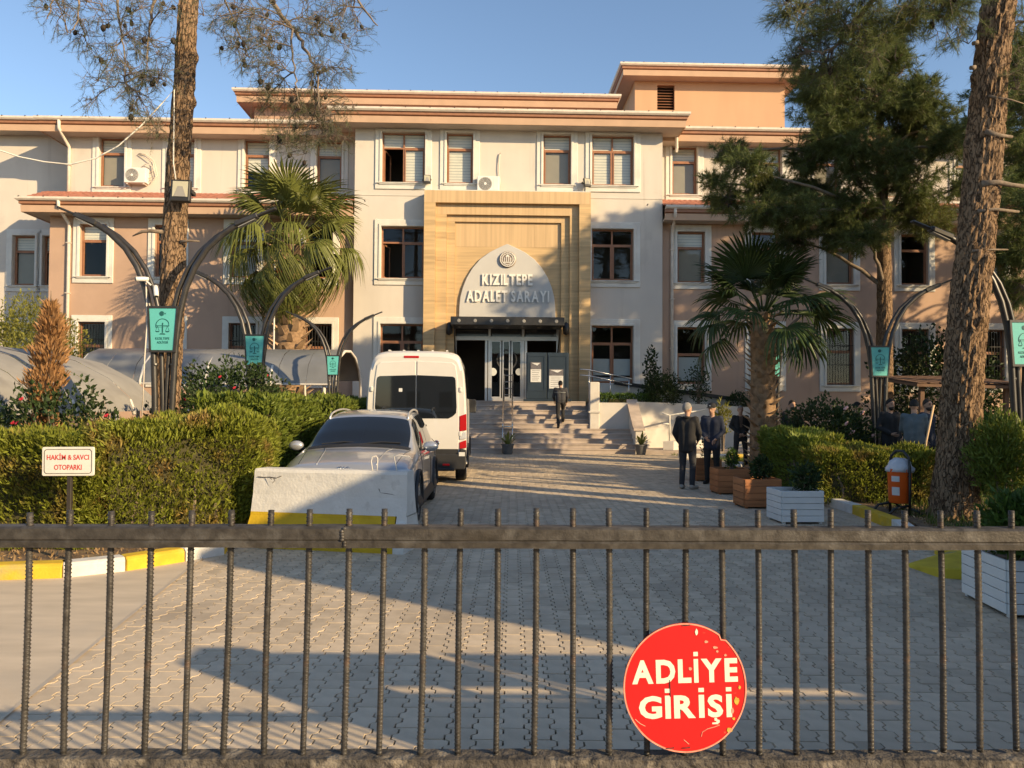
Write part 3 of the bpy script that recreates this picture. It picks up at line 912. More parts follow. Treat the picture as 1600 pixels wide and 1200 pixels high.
# canopy over the doors
CV0 = -1.75
k0, k1 = U(704, 500, CV0), U(882, 500, CV0)
kz0, kz1 = fac(790, 508, CV0)[1], fac(790, 495, CV0)[1]
can = MB().box(k0, k1, CV0, dv[3] + .05, kz0, kz1).build("canopy", MAT["black_metal"], court, bevel=.015)
mat("lens", (0.26, 0.25, 0.23), 0.3, 0.05, 3)
mat("canopy_glass", (0.035, 0.035, 0.036), 0.12, 0.05, 2, spec=0.6)
for k in range(7):
    x = k0 + (k1 - k0) * (k + .5) / 7
    MB().lathe([(.0, -.02), (.055, -.02), (.07, 0.0)], 12, (x, CV0, (kz0 + kz1) / 2), 'y').build("spotlight", MAT["lens"], can)
    MB().lathe([(.07, 0.0), (.05, -.03), (.0, -.03)], 12, (x, CV0 + .8, kz0), 'z').build("downlight", MAT["lens"], can)
for s_ in (k0 + .12, k1 - .12):
    MB().tube([(s_, CV0 + .2, kz0), (s_, dv[3], kz0 - 1.0)], .03, 8).build("bracket", MAT["black_metal"], can)
# recessed entrance: side walls, transom, doors
ez0 = 1.78
EV = 0.35
MB().box(i0, i1, 3.2, 3.3, ez0, kz0).build("lobby_back", MAT["room_dark"], court)
MB().box(i0, i1, EV, 3.3, ez0 - .04, ez0).build("lobby_floor", MAT["stone_step"], court)
MB().box(i0 - .05, i0 + .004, dv[3], 3.3, ez0, kz0 + .2).box(i1 - .004, i1 + .05, dv[3], 3.3, ez0, kz0 + .2).box(i0, i1, 0.4, 3.3, kz0 + .01, kz0 + .1).build("lobby_wall", MAT["room_dark"], court)
def du(px): return U(px, 580, EV)
zdh = fac(790, 532, EV)[1]; zdt = fac(790, 512, EV)[1]
dr = MB()
for px in (711, 759.5, 764.5, 817, 821.5, 871): dr.box(du(px) - .05, du(px) + .05, EV, EV + .1, ez0, zdt if px in (764.5, 817, 871) else zdh)
dr.box(du(711) - .05, du(871) + .05, EV - .01, EV + .11, zdh, zdh + .16); dr.box(du(764), du(817), EV - .005, EV + .1, ez0, ez0 + .1)
dr.box(du(711), du(871), EV + .0, EV + .09, zdt - .03, zdt + .05)
dfr = dr.build("door_frame", MAT["aluminium"], court, bevel=.006)
for a, b_ in ((766.5, 783), (785, 797), (799, 815)):
    lf = MB().ring([(du(a), ez0 + .1), (du(b_), ez0 + .1), (du(b_), zdh), (du(a), zdh)], [(du(a) + .05, ez0 + .16), (du(b_) - .05, ez0 + .16), (du(b_) - .05, zdh - .05), (du(a) + .05, zdh - .05)], EV + .02, EV + .07).build("door_leaf", MAT["aluminium"], court)
    MB().box(du(a) + .05, du(b_) - .05, EV + .04, EV + .048, ez0 + .16, zdh - .05).build("pane", MAT["door_glass"], lf)
for a, b_ in ((711, 764), (766, 816), (819, 871)):
    MB().box(du(a) + .05, du(b_) - .05, EV + .04, EV + .048, zdh + .16, zdt - .03).build("transom_pane", MAT["canopy_glass"], court)
mat("sticker", (0.62, 0.64, 0.62), 0.5, 0.1, 12)
MB().lathe([(0, -.004), (.16, -.004), (.16, .0)], 24, (du(770), EV + .035, fac(770, 581, EV)[1]), 'y').build("round_sticker", MAT["sticker"], court)
MB().lathe([(0, -.004), (.14, -.004), (.14, .0)], 24, (du(811), EV + .035, fac(811, 581, EV)[1]), 'y').build("round_sticker", MAT["grey_film"], court)
MB().ring([(.42 * math.cos(t * math.pi / 16), .42 * math.sin(t * math.pi / 16)) for t in range(32)], [(.36 * math.cos(t * math.pi / 16), .36 * math.sin(t * math.pi / 16)) for t in range(32)], 0, .003).build("etched_ring", MAT["ac_dark"], court).location = (du(792), EV + .03, fac(792, 562, EV)[1])
# wall lanterns at both sides of the canopy
for px in (702, 884):
    u_, z_ = fac(px, 514, dv[1])
    MB().lathe([(.02, -.26), (.11, -.2), (.14, 0), (.11, .2), (.02, .26)], 12, (u_, dv[1] - .12, z_), 'z').box(u_ - .05, u_ + .05, dv[1] - .1, dv[1], z_ - .06, z_ + .06).build("wall_lantern", MAT["black_metal"], court, angle=50)
# ------------------------------------------------------------------ entrance stairs, cheek walls, terrace, rails
st = thing("entrance_stairs", "broad stone stairs of worn slabs leading up to the courthouse doors", "stairs", (0, 25.75, 0))
RISE, GO = 1.76 / 11, 0.305
for k in range(11):
    x0, x1 = (-4.6, 4.15) if k < 5 else (-3.3, 2.76)
    y0 = k * GO
    # each tread is three slabs
    n_ = 5
    for q in range(n_):
        a, c = x0 + (x1 - x0) * q / n_, x0 + (x1 - x0) * (q + 1) / n_
        MB().box(a + .002, c - .002, y0 - .02, y0 + GO + .02, (k + 1) * RISE - .045, (k + 1) * RISE).build("tread_slab", MAT["stone_step"], st, bevel=.006)
    MB().box(x0, x1, y0, y0 + .06, k * RISE - .05, (k + 1) * RISE - .045).build("riser", MAT["stone_step"], st)
MB().box(-3.3, 2.76, 11 * GO - .02, 4.95, 1.5, 1.757).build("landing", MAT["stone_step"], st)
MB().box(-4.6, -3.3, 5 * GO, 4.8, 0, 1.72).build("side_block", MAT["plaster_white"], st)

tw = thing("terrace_wall", "white plastered retaining wall with a sloping cap beside the entrance stairs", "wall", (0, 0, 0))
b = MB()
# wall facing the stairs, big retaining wall, sloping cheek
MB().box(3.08, 4.2, 27.28, 27.5, 0.72, 1.72).build("front_wall", MAT["plaster_white"], tw, bevel=.01)
MB().box(2.76, 3.1, 27.2, 27.6, .7, 2.45).build("pillar", MAT["plaster_white"], tw, bevel=.02)
MB().box(2.72, 3.14, 27.16, 27.64, 1.36, 1.42).build("pillar_band", MAT["plaster_white"], tw)
ch = MB().prism([(25.85, 0), (25.85, .78), (26.05, .84), (27.5, 1.76), (27.5, 0)], 4.16, 4.42, 'yz').build("cheek_wall", MAT["plaster_white"], tw, bevel=.01)
MB().prism([(25.80, .78), (25.80, .85), (26.03, .92), (27.5, 1.84), (27.5, 1.75), (26.05, .84)], 4.10, 4.48, 'yz').build("cheek_cap", MAT["stone_step"], tw)
MB().add([(4.42, 27.3, 0), (6.6, 27.9, 0), (9.5, 28.3, 0), (9.5, 28.3, 1.55), (6.6, 27.9, 1.70), (4.42, 27.3, 1.76), (4.42, 27.6, 0), (6.6, 28.2, 0), (9.5, 28.6, 0), (9.5, 28.6, 1.55), (6.6, 28.2, 1.70), (4.42, 27.6, 1.76)],
     [(0, 1, 4, 5), (1, 2, 3, 4), (5, 4, 10, 11), (4, 3, 9, 10), (6, 11, 10, 7), (7, 10, 9, 8), (2, 8, 9, 3), (0, 5, 11, 6)]).build("retaining_wall", MAT["plaster_white"], tw)
MB().prism([(3.1, 27.5), (4.42, 27.5), (6.6, 28.1), (9.5, 28.5), (9.5, 30.3), (3.1, 30.3)], 1.2, 1.62, 'xy').build("planter_soil", MAT["bed_soil"], tw)
# ramp behind the planter with its parapet and rail
rp = thing("ramp", "white ramp parapet with a steel handrail sloping down beside the portal", "ramp", (0, 0, 0))
MB().prism([(3.0, 1.0), (3.0, 2.42), (3.8, 2.42), (10.0, 1.62), (10.0, 1.0)], 29.2, 29.4, 'xz').build("parapet", MAT["plaster_white"], rp)
MB().prism([(3.9, 2.42), (3.9, 2.56), (10.1, 1.74), (10.1, 1.62)], 29.1, 29.45, 'xz').build("coping", MAT["black_metal"], rp)
for dz, nm in ((0.0, "handrail"), (-.22, "lower_rail")):
    MB().tube([(2.55, 28.9, 2.98 + dz), (2.9, 28.9, 2.95 + dz), (4.5, 28.9, 2.62 + dz)], .028, 8).build(nm, MAT["steel"], rp, smooth=True)
for x in (2.9, 3.7, 4.4): MB().tube([(x, 28.9, 1.7), (x, 28.9, 2.95 - (x - 2.9) * .2)], .022, 8).build("rail_post", MAT["steel"], rp, smooth=True)
# paved footpath in front of the retaining wall
pth = MB().prism([(4.42, 25.9), (9.3, 25.2), (10.5, 28.3), (6.6, 27.9), (4.42, 27.3)], -0.03, .12, 'xy').build("path", MAT["stone_step"]); tag(pth, kind="structure")
tr = thing("handrail_stand", "white steel tube rail end on a low block beside the retaining wall", "handrail", (0, 0, 0))
p = gp(1052, 706); 
MB().prism([(5.15, 26.2), (5.5, 26.1), (7.2, 27.3), (6.8, 27.5)], .12, .42, 'xy').build("low_wall", MAT["plaster_white"], tr, bevel=.01)
MB().tube([(5.4, 26.3, .42), (5.4, 26.3, 1.3), (5.15, 26.3, 1.36)], .03, 8).tube([(5.4, 26.3, 1.0), (5.12, 26.3, 1.02)], .025, 8).tube([(5.4, 26.3, 1.3), (6.9, 27.3, 1.5)], .028, 8).build("rail_tube", MAT["trim_white"], tr, smooth=True)

# centre handrail of the stairs
hr = thing("stair_handrail", "bright steel double handrail standing in the middle of the stairs", "handrail", (0, 0, 0))
hx0, hx1 = -0.30, 0.02
def hz(y): return max(0, (y - 25.75) / GO) * RISE
for hx in (hx0, hx1):
    MB().tube([(hx, 25.62, 0.9), (hx, 25.7, .98), (hx, 29.1, 2.72), (hx, 29.5, 2.78)], .026, 8).build("rail", MAT["steel"], hr, smooth=True)
    MB().tube([(hx, 25.66, .45), (hx, 29.1, 2.22), (hx, 29.5, 2.28)], .016, 8).build("lower_rail", MAT["steel"], hr, smooth=True)
    for y in (25.66, 26.8, 28.0, 29.1, 29.5):
        MB().tube([(hx, y, hz(y) if y < 29.2 else 1.75), (hx, y, .95 + (y - 25.66) * .5105 if y < 29.2 else 2.78)], .022, 8).build("post", MAT["steel"], hr, smooth=True)
for zz in (2.75, 2.5, 2.25, 2.0):
    MB().tube([(hx0, 29.5, zz), (hx1, 29.5, zz)], .016, 8).build("rung", MAT["steel"], hr, smooth=True)
MB().tube([(hx0, 25.62, .9), (hx1, 25.62, .9)], .026, 8).build("rung", MAT["steel"], hr, smooth=True)

# dark notice cabinet by the doors
mat("cabinet_blue", (0.022, 0.035, 0.05), 0.4, 0.15, 3, spec=0.5)
mat("paper", (0.62, 0.62, 0.60), 0.8, 0.08, 9)
mat("print_grey", (0.14, 0.13, 0.14), 0.8, 0.3, 22)
KY = 28.85
a = at(822, 627, KY); c = at(889, 551, KY)
nb = thing("notice_cabinet", "dark blue two-leaf metal notice cabinet with paper notices beside the doors", "cabinet", (0, KY, 0))
mid = (a.x + c.x) / 2 - .02
for (q0, q1) in ((a.x, mid - .01), (mid + .01, c.x)):
    lf = MB().box(q0, q1, 0, .08, 1.84, c.z).build("leaf", MAT["cabinet_blue"], nb, bevel=.015)
    MB().ring([(q0 + .05, 2.15), (q1 - .05, 2.15), (q1 - .05, c.z - .1), (q0 + .05, c.z - .1)], [(q0 + .1, 2.2), (q1 - .1, 2.2), (q1 - .1, c.z - .15), (q0 + .1, c.z - .15)], -.02, 0).build("leaf_frame", MAT["cabinet_blue"], lf)
MB().box(a.x - .1, c.x + .1, -.1, .2, 1.76, 1.84).build("plinth", MAT["cabinet_blue"], nb, bevel=.01)
for (x0, x1, y0, y1, ym) in ((829, 845.5, 566, 597, 577), (858, 880, 577, 607, 587)):
    A = at(x0, y1, KY); C = at(x1, y0, KY); M_ = at(x0, ym, KY)
    MB().box(A.x, C.x, -.028, -.024, A.z, M_.z).build("notice", MAT["paper"], nb)
    MB().box(A.x, C.x, -.028, -.024, M_.z + .004, C.z).build("notice_header", MAT["print_grey"], nb)
    MB().prism([(A.x + .04, C.z - .03), (C.x - .04, C.z - .03), ((A.x + C.x) / 2 + .05, C.z - .13)], -.030, -.0285).build("printed_mark", MAT["paper"], nb)
    for k in range(6): MB().box(A.x + .05, C.x - .05 - .03 * (k % 3), -.0292, -.0282, M_.z - .06 - k * .07, M_.z - .045 - k * .07).build("text_line", MAT["print_grey"], nb)

# fixtures on the facade: air conditioners, floodlights, cables
def ac_unit(label, loc, rotz=0.0, pipes=None):
    t = thing("ac_unit", label, "air conditioner", loc, rotz, "air conditioners on the courthouse")
    MB().box(-.44, .44, -.34, -.02, 0, .62).build("casing", MAT["ac_white"], t, bevel=.02, seg=2)
    MB().lathe([(.0, .0), (.255, .0), (.26, -.004)], 24, (-.12, -.342, .31), 'y').build("fan_opening", MAT["ac_dark"], t)
    for k in range(5):
        rr = .06 + k * .045
        MB().ring([(rr * math.cos(q * math.pi / 12), rr * math.sin(q * math.pi / 12)) for q in range(24)], [((rr - .012) * math.cos(q * math.pi / 12), (rr - .012) * math.sin(q * math.pi / 12)) for q in range(24)], -.358, -.348).build("fan_guard", MAT["ac_white"], t).location = (-.12, 0, .31)
    MB().lathe([(.0, -.364), (.05, -.36), (.055, -.346)], 14, (-.12, 0, .31), 'y').build("fan_hub", MAT["ac_white"], t)
    for k in range(4):
        b_ = MB().prism([(0, -.03), (.2, -.07), (.21, .05), (0, .03)], -.3, -.295); o_ = b_.build("fan_blade", MAT["gutter_metal"], t); o_.location = (-.12, -.04, .31); o_.rotation_euler = (0, k * math.pi / 2 + .3, 0)
    MB().box(.20, .40, -.346, -.34, .08, .54).build("side_panel", MAT["ac_white"], t, bevel=.003)
    MB().box(-.36, -.30, -.30, .0, -.05, 0).box(.30, .36, -.30, .0, -.05, 0).build("bracket", MAT["gutter_metal"], t)
    if pipes:
        for pp in pipes: MB().tube(pp, .018, 6).build("hose", MAT["gutter_metal"], t, smooth=True)
    return t
def cw(u, v, z): return CM @ Vector((u, v, z))
u_, z_ = fac(213, 289, VW)
ac_unit("white air conditioner hanging beside the top window at the left end", cw(u_ + .1, VW - .02, z_), YAW,
        [[(.0, -.02, 1.3), (.3, -.05, 1.25), (.62, -.06, 1.0), (.72, -.08, .7), (.8, -.1, .4), (.6, -.1, .1), (.44, -.12, .12)], [(-.05, -.02, 1.25), (.3, -.08, 1.1), (.6, -.1, .9), (.68, -.1, .6), (.5, -.12, .5)], [(.1, -.05, .7), (.35, -.1, .85), (.6, -.1, .75), (.75, -.1, .3), (.45, -.1, .25)]])
u_, z_ = fac(763, 293, 0)
ac_unit("white air conditioner standing above the middle of the portal", cw(u_, -.04, sZ[0] + .04), YAW, [[(.42, -.02, .1), (.47, -.03, .5), (.42, -.03, 1.0), (.44, -.03, 1.5), (.47, -.02, 1.65), (.43, -.02, 1.3)]])
u_, z_ = fac(985, 160, VT)
ac_unit("white air conditioner on the side wall of the roof tower", cw(ut0 - .02, VT + 1.4, 14.9), YAW - math.pi / 2)

mat("flood_glass", (0.42, 0.40, 0.30), 0.25, 0.05, 4)
def floodlight(label, loc, rotz, size=.34, tilt=-15):
    t = thing("floodlight", label, "floodlight", loc, rotz, "floodlights")
    rot = (R(tilt), 0, 0)
    s = size
    MB().box(-s / 2, s / 2, -.05, .05, -s * .6, s * .6).build("housing", MAT["black_metal"], t, bevel=.02, seg=2).rotation_euler = rot
    MB().box(-s * .38, s * .38, -.056, -.05, -s * .36, s * .48).build("reflector", MAT["flood_glass"], t).rotation_euler = rot
    MB().prism([(-s * .12, s * .2), (s * .12, s * .2), (s * .3, -s * .36), (-s * .3, -s * .36)], -.062, -.057).build("lamp_plate", MAT["lens"], t).rotation_euler = rot
    MB().box(-s * .58, -s * .52, -.03, .14, -.03, .03).box(s * .52, s * .58, -.03, .14, -.03, .03).box(-s * .58, s * .58, .14, .17, -.03, .03).build("yoke", MAT["black_metal"], t)
    return t
u_, z_ = fac(668, 285, 0); floodlight("small floodlight above the portal corner under the open window", cw(u_, -.25, z_ + .05), YAW + .2, .3)
u_, z_ = fac(916, 290, 0); floodlight("small floodlight above the portal corner next to the shaded wall", cw(u_, -.25, z_ + .05), YAW + .35, .3)
# ------------------------------------------------------------------ gate with its round sign
mat("gate_rail", (0.060, 0.054, 0.047), 0.5, 0.35, 40, 0.35, 140, metal=0.3, col2=(0.115, 0.108, 0.098), c2scale=22, c2at=(0.50, 0.72), bdist=.004)
mat("gate_bar", (0.052, 0.048, 0.044), 0.5, 0.35, 30, 0.3, 90, metal=0.3, objvar=0.2, col2=(0.11, 0.07, 0.05), c2scale=9, c2at=(0.58, 0.72))
mat("gate_base", (0.075, 0.066, 0.056), 0.8, 0.45, 18, 0.9, 40, col2=(0.20, 0.175, 0.14), c2scale=14, c2at=(0.56, 0.66), bdist=.02)
GY = 2.10
gate = thing("gate", "rusty dark iron gate of ribbed bars under a broad top rail", "gate", (0, GY, 0))
zr = at(800, 838, GY).z; zr0, zr1 = at(800, 853.5, GY).z, at(800, 823, GY).z
# rail in two lengths welded near the middle, each a folded profile with a lip
xw = at(540, 840, GY).x
for a, c, dzL, dzR in ((-2.3, xw - .0015, -.012, -.002), (xw + .0015, 2.2, -.002, .004)):
    prof = [(-.028, -.027), (.028, -.027), (.028, .027), (.022, .029), (-.022, .029), (-.029, .024), (-.029, -.004), (-.026, -.008), (-.030, -.012)]
    n_ = 60
    b = MB(); vs_ = []; k_ = len(prof)
    for i in range(n_ + 1):
        t_ = i / n_; x = a + (c - a) * t_
        for (py_, pz_) in prof:
            q = noise.noise((x * 9, py_ * 60, pz_ * 60)) * .0012
            vs_.append((x, py_ + q, zr + (dzL + (dzR - dzL) * t_) + pz_ + q))
    b.add(vs_, [(i * k_ + j, i * k_ + (j + 1) % k_, (i + 1) * k_ + (j + 1) % k_, (i + 1) * k_ + j) for i in range(n_) for j in range(k_)] + [tuple(range(k_)), tuple(n_ * k_ + j for j in range(k_ - 1, -1, -1))])
    b.build("top_rail", MAT["gate_rail"], gate, angle=30)
wb = MB()
for i in range(7): wb.ell((xw + random.uniform(-.004, .004), -.03, zr - .022 + i * .0075), (.006, .004, .005), 6, 4)
wb.build("weld_bead", MAT["gate_rail"], gate, smooth=True)
zb = at(800, 1176, GY).z
b = MB(); n_ = 120; vs_ = []
prof = [(-.032, -.07), (.032, -.07), (.032, 0), (-.032, 0)]
for i in range(n_ + 1):
    x = -2.3 + 4.5 * i / n_
    for (py_, pz_) in prof:
        q = noise.noise((x * 12, py_ * 40, pz_ * 30)) * .0022
        vs_.append((x, py_ + q, zb - .016 + .022 * (i / n_) + pz_ + q))
b.add(vs_, [(i * 4 + j, i * 4 + (j + 1) % 4, (i + 1) * 4 + (j + 1) % 4, (i + 1) * 4 + j) for i in range(n_) for j in range(4)])
b.build("bottom_rail", MAT["gate_base"], gate)
# lower part of the gate below the view: sheet infill and wheels
MB().box(-2.3, 2.2, -.012, .012, .12, zb - .085).build("lower_sheet", MAT["gate_base"], gate)
MB().box(-2.3, 2.2, -.03, .03, .07, .125).build("foot_rail", MAT["gate_rail"], gate)
# ribbed reinforcing bars: (top x, top y, bottom x, bottom y) in the photograph
bars = [(47, 801, 35, 1187), (110, 797, 99, 1187), (174, 799, 162, 1187), (237, 799, 225, 1186), (300, 798, 288, 1184), (362, 797, 348, 1182), (424, 797, 412, 1180), (484, 796, 473, 1179), (546, 795, 537, 1178), (601, 795, 592, 1177),
        (664, 795, 656, 1176), (720, 795, 715, 1175), (778, 795, 775, 1174), (838, 794, 834, 1174), (895, 794, 894, 1173), (951, 794, 951, 1173), (1010, 794, 1011, 1173), (1072, 796, 1068, 1172), (1127, 796, 1129, 1172), (1184, 797, 1186, 1172),
        (1240, 796, 1244, 1171), (1298, 796, 1300, 1170), (1356, 797, 1361, 1169), (1413, 798, 1416, 1168), (1469, 798, 1474, 1168), (1526, 798, 1531, 1167), (1580, 798, 1588, 1166)]
def rebar(L, twist, seed):
    rng_ = random.Random(seed)
    b = MB(); r = .0080
    n_ = 10; m_ = 40
    vs_ = []; fs_ = []
    bendx = rng_.uniform(-.004, .004)
    for i in range(m_ + 1):
        z = L * i / m_; bx = bendx * math.sin(math.pi * i / m_)
        for k in range(n_):
            a = 2 * math.pi * k / n_ + twist * z
            vs_.append((r * math.cos(a) + bx, r * math.sin(a), z))
    for i in range(m_):
        for k in range(n_):
            fs_.append((i * n_ + k, i * n_ + (k + 1) % n_, (i + 1) * n_ + (k + 1) % n_, (i + 1) * n_ + k))
    fs_.append(tuple(range(n_ - 1, -1, -1))); fs_.append(tuple(m_ * n_ + k for k in range(n_)))
    b.add(vs_, fs_)
    # raised ribs: slanting half rings on both sides
    z = .008; pitch = .0155
    while z < L - .008:
        for sgn in (0, math.pi):
            vs_ = []; fs_ = []
            st_ = 6
            for q in range(st_ + 1):
                a = sgn + twist * z - 1.25 + 2.5 * q / st_
                zz = z + .006 * (q / st_ - .5)
                bx = bendx * math.sin(math.pi * zz / L)
                hgt = .0023 * math.sin(math.pi * (q + .25) / (st_ + .5))
                c_, s_ = math.cos(a), math.sin(a)
                for dz, rr in ((-.0034, r - .0003), (0, r + hgt), (.0034, r - .0003)):
                    vs_.append((rr * c_ + bx, rr * s_, zz + dz))
            for q in range(st_):
                fs_ += [(q * 3, q * 3 + 3, q * 3 + 4, q * 3 + 1), (q * 3 + 1, q * 3 + 4, q * 3 + 5, q * 3 + 2)]
            b.add(vs_, fs_)
        z += pitch
    return b
variants = []
for s_ in range(5):
    o_ = rebar(1.0, [0, 0, 2.5, 0.6, -1.5][s_], s_).build("bar", MAT["gate_bar"], gate, smooth=True, fix=False); variants.append(o_.data); bpy.data.objects.remove(o_)
for k, (x0, y0, x1, y1) in enumerate(bars + [(-14, 802, -28, 1188), (-76, 802, -92, 1188), (-138, 802, -155, 1188), (1638, 798, 1646, 1166), (1695, 798, 1704, 1166), (1752, 798, 1762, 1166), (1809, 798, 1819, 1166), (1866, 798, 1877, 1166), (1923, 798, 1934, 1166)]):
    A = at(x1, y1, GY); C = at(x0, y0, GY)
    A.z -= .012
    d = C - A
    o_ = link("bar", variants[k % 5], gate, (A.x, 0.0, A.z), None, (1, 1, d.length))
    o_.rotation_mode = 'QUATERNION'
    o_.rotation_quaternion = Vector((0, 0, 1)).rotation_difference(d.normalized()) @ Matrix.Rotation([.2, 1.3, 2.2, .9, 2.8][(k * 3) % 5], 3, 'Z').to_quaternion()

# the round red sign, hung on the gate's near side
def worn_print(name, col, chips):
    m = bpy.data.materials.new(name); m.use_nodes = True
    N = m.node_tree.nodes; L = m.node_tree.links; b = N["Principled BSDF"]
    tc = N.new("ShaderNodeTexCoord")
    def nz(scale, lo, hi, det=3):
        n = N.new("ShaderNodeTexNoise"); n.inputs["Scale"].default_value = scale; n.inputs["Detail"].default_value = det
        L.new(tc.outputs["Object"], n.inputs["Vector"])
        r = N.new("ShaderNodeMapRange"); r.inputs[1].default_value = lo; r.inputs[2].default_value = hi
        L.new(n.outputs["Fac"], r.inputs[0]); return r.outputs[0]
    # wear gathers on the right-hand half of the disc
    sx = N.new("ShaderNodeSeparateXYZ"); L.new(tc.outputs["Object"], sx.inputs[0])
    rm = N.new("ShaderNodeMapRange"); rm.inputs[1].default_value = .02; rm.inputs[2].default_value = .15; L.new(sx.outputs[0], rm.inputs[0])
    ch = nz(46, .66, .70); pt = nz(9, .50, .58)
    m1 = N.new("ShaderNodeMath"); m1.operation = 'MULTIPLY'; L.new(ch, m1.inputs[0]); L.new(pt, m1.inputs[1])
    m2 = N.new("ShaderNodeMath"); m2.operation = 'MULTIPLY'; L.new(m1.outputs[0], m2.inputs[0]); L.new(rm.outputs[0], m2.inputs[1])
    x = N.new("ShaderNodeMix"); x.data_type = 'RGBA'; L.new(nz(6, .3, .7), x.inputs[0])
    x.inputs[6].default_value = (*[c * .92 for c in col], 1); x.inputs[7].default_value = (*col, 1)
    y = N.new("ShaderNodeMix"); y.data_type = 'RGBA'; L.new(m2.outputs[0], y.inputs[0]); L.new(x.outputs[2], y.inputs[6]); y.inputs[7].default_value = (*chips, 1)
    L.new(y.outputs[2], b.inputs["Base Color"]); b.inputs["Roughness"].default_value = .45
    bp = N.new("ShaderNodeBump"); bp.inputs["Strength"].default_value = .25; bp.inputs["Distance"].default_value = .004
    n = N.new("ShaderNodeTexNoise"); n.inputs["Scale"].default_value = 14; L.new(tc.outputs["Object"], n.inputs["Vector"]); L.new(n.outputs["Fac"], bp.inputs["Height"]); L.new(bp.outputs[0], b.inputs["Normal"])
    MAT[name] = m; return m
worn_print("sign_red", (0.66, 0.008, 0.008), (0.80, 0.42, 0.22))
mat("sign_cream", (0.80, 0.76, 0.62), 0.5, 0.05, 20, col2=(0.78, 0.25, 0.15), c2scale=60, c2at=(0.72, 0.76))
mat("sign_rust", (0.55, 0.36, 0.05), 0.8, 0.4, 60)
mat("sign_scar", (0.80, 0.30, 0.20), 0.6, 0.2, 60)
SY = GY - .035
ce = at(1070, 1074, SY); sr = (at(1166, 1074, SY).x - at(974, 1074, SY).x) / 2; srz = (at(1070, 973, SY).z - at(1070, 1175, SY).z) / 2
sg = thing("round_sign", "round red sign with cream lettering wired to the gate bars", "sign", tuple(ce))
out_ = []
for k in range(90):
    a = 2 * math.pi * k / 90
    q = 1 + .004 * noise.noise((math.cos(a) * 3, math.sin(a) * 3, 0))
    da = (a - math.atan2(166, 190) * 1.0)
    if abs(a - .90) < .06: q *= .955 if abs(a - .90) < .04 else .975
    out_.append((sr * q * math.cos(a), srz * q * math.sin(a)))
disc = MB().prism(out_, -.0025, .0015, 'xz').build("disc", MAT["sign_red"], sg)
MB().ring(out_, [(x * .978, z * .978) for x, z in out_], -.0040, -.0024, 'xz').build("rim", MAT["sign_scar"], sg)
def sl(body, x0, x1, y0, y1):
    a = at(x0, y1, SY) - ce; c = at(x1, y0, SY) - ce
    o_ = sans("lettering", body, (c.x - a.x), c.z - a.z, MAT["sign_cream"], sg, ((a.x + c.x) / 2, -.0028, (a.z + c.z) / 2), extrude=.0004, bold=.04, gap=.13)
    o_.rotation_euler = (math.pi / 2, -R(1.8), 0)
sl("ADLİYE", 987, 1152, 1030, 1066)
sl("GİRİŞİ", 998, 1143, 1086, 1121)
for x, y, rx, rz, mm in ((1150, 1094, 4, 6, "sign_rust"), (1139, 1140, 5, 4, "sign_rust"), (1155, 1073, 2, 3, "sign_rust"), (1088, 987, 2.2, 5, "sign_cream"), (1144, 1110, 2, 5, "sign_scar"), (1146, 1122, 2.5, 2.5, "sign_rust"), (1078, 1044, 2.5, 2.5, "sign_scar"), (1117, 1011, 4, 2, "sign_scar"), (1103, 1002, 3, 2, "sign_scar"), (1120, 1017, 2, 2, "sign_scar"), (1133, 1023, 2, 2, "sign_scar")):
    p = at(x, y, SY) - ce; k = GY / F
    o_ = MB().prism([(rx * k * random.uniform(.7, 1.2) * math.cos(q * math.pi / 5), rz * k * random.uniform(.7, 1.2) * math.sin(q * math.pi / 5)) for q in range(10)], -.0009, 0, 'xz').build("paint_chip", MAT[mm], sg); o_.location = (p.x, -.0030, p.z)
def scar(pts_, w):
    q = [at(x, y, SY) - ce for x, y in pts_]
    for p in q: p.y = -.0032
    MB().tube(q, w, 5).build("scratch", MAT["sign_scar"], sg)
scar([(1095, 1150), (1097, 1143), (1105, 1138), (1116, 1135), (1124, 1132)], .0011); scar([(992, 1123), (1000, 1130), (1008, 1134)], .001); scar([(1068, 1155), (1076, 1162)], .0009)
q = [at(x, y, SY) - ce for x, y in ((1046, 1062), (1046.5, 1075), (1047, 1088))]
for p in q: p.y = -.0032
MB().tube(q, .0012, 5).build("dark_scratch", MAT["gate_bar"], sg)
for x, y in ((1070, 977), (1070, 1168), (1045, 1168.5)):
    p = at(x, y, SY) - ce
    MB().tube([(p.x - .008, -.004, p.z), (p.x + .012, -.005, p.z + .002), (p.x + .014, .05, p.z), (p.x - .01, .05, p.z)], .0014, 5).build("tie_wire", MAT["gate_bar"], sg)

# ------------------------------------------------------------------ boundary wall and gatehouse to the right of the gate (outside the frame; they throw the drive's shade)
mat("gatehouse_render", (0.55, 0.47, 0.39), 0.9, 0.08, 1.5, 0.2, 40)
bw = thing("boundary_wall", "rendered boundary wall with a steel top panel beside the gate", "wall", (0, GY, 0))
MB().box(2.26, 2.62, -.18, .18, 0, 1.97).build("gate_pillar", MAT["gatehouse_render"], bw, bevel=.015)
for a, c in ((2.62, 3.88), (4.02, 7.5)):
    MB().box(a, c, -.1, .1, 0, 1.42).build("masonry", MAT["gatehouse_render"], bw)
    MB().box(a, c, -.015, .015, 1.50, 1.545).build("steel_rail", MAT["gate_rail"], bw)
    MB().box(a, c, -.015, .015, 1.62, 2.0).build("steel_panel", MAT["gate_rail"], bw)
    for x in (a + .05, (a + c) / 2, c - .05): MB().box(x - .02, x + .02, -.025, .025, 1.42, 2.0).build("steel_post", MAT["gate_rail"], bw)
MB().tube([(3.95, 0, 0), (3.95, 0, 1.9)], .018, 8).build("slot_bar", MAT["gate_rail"], bw)
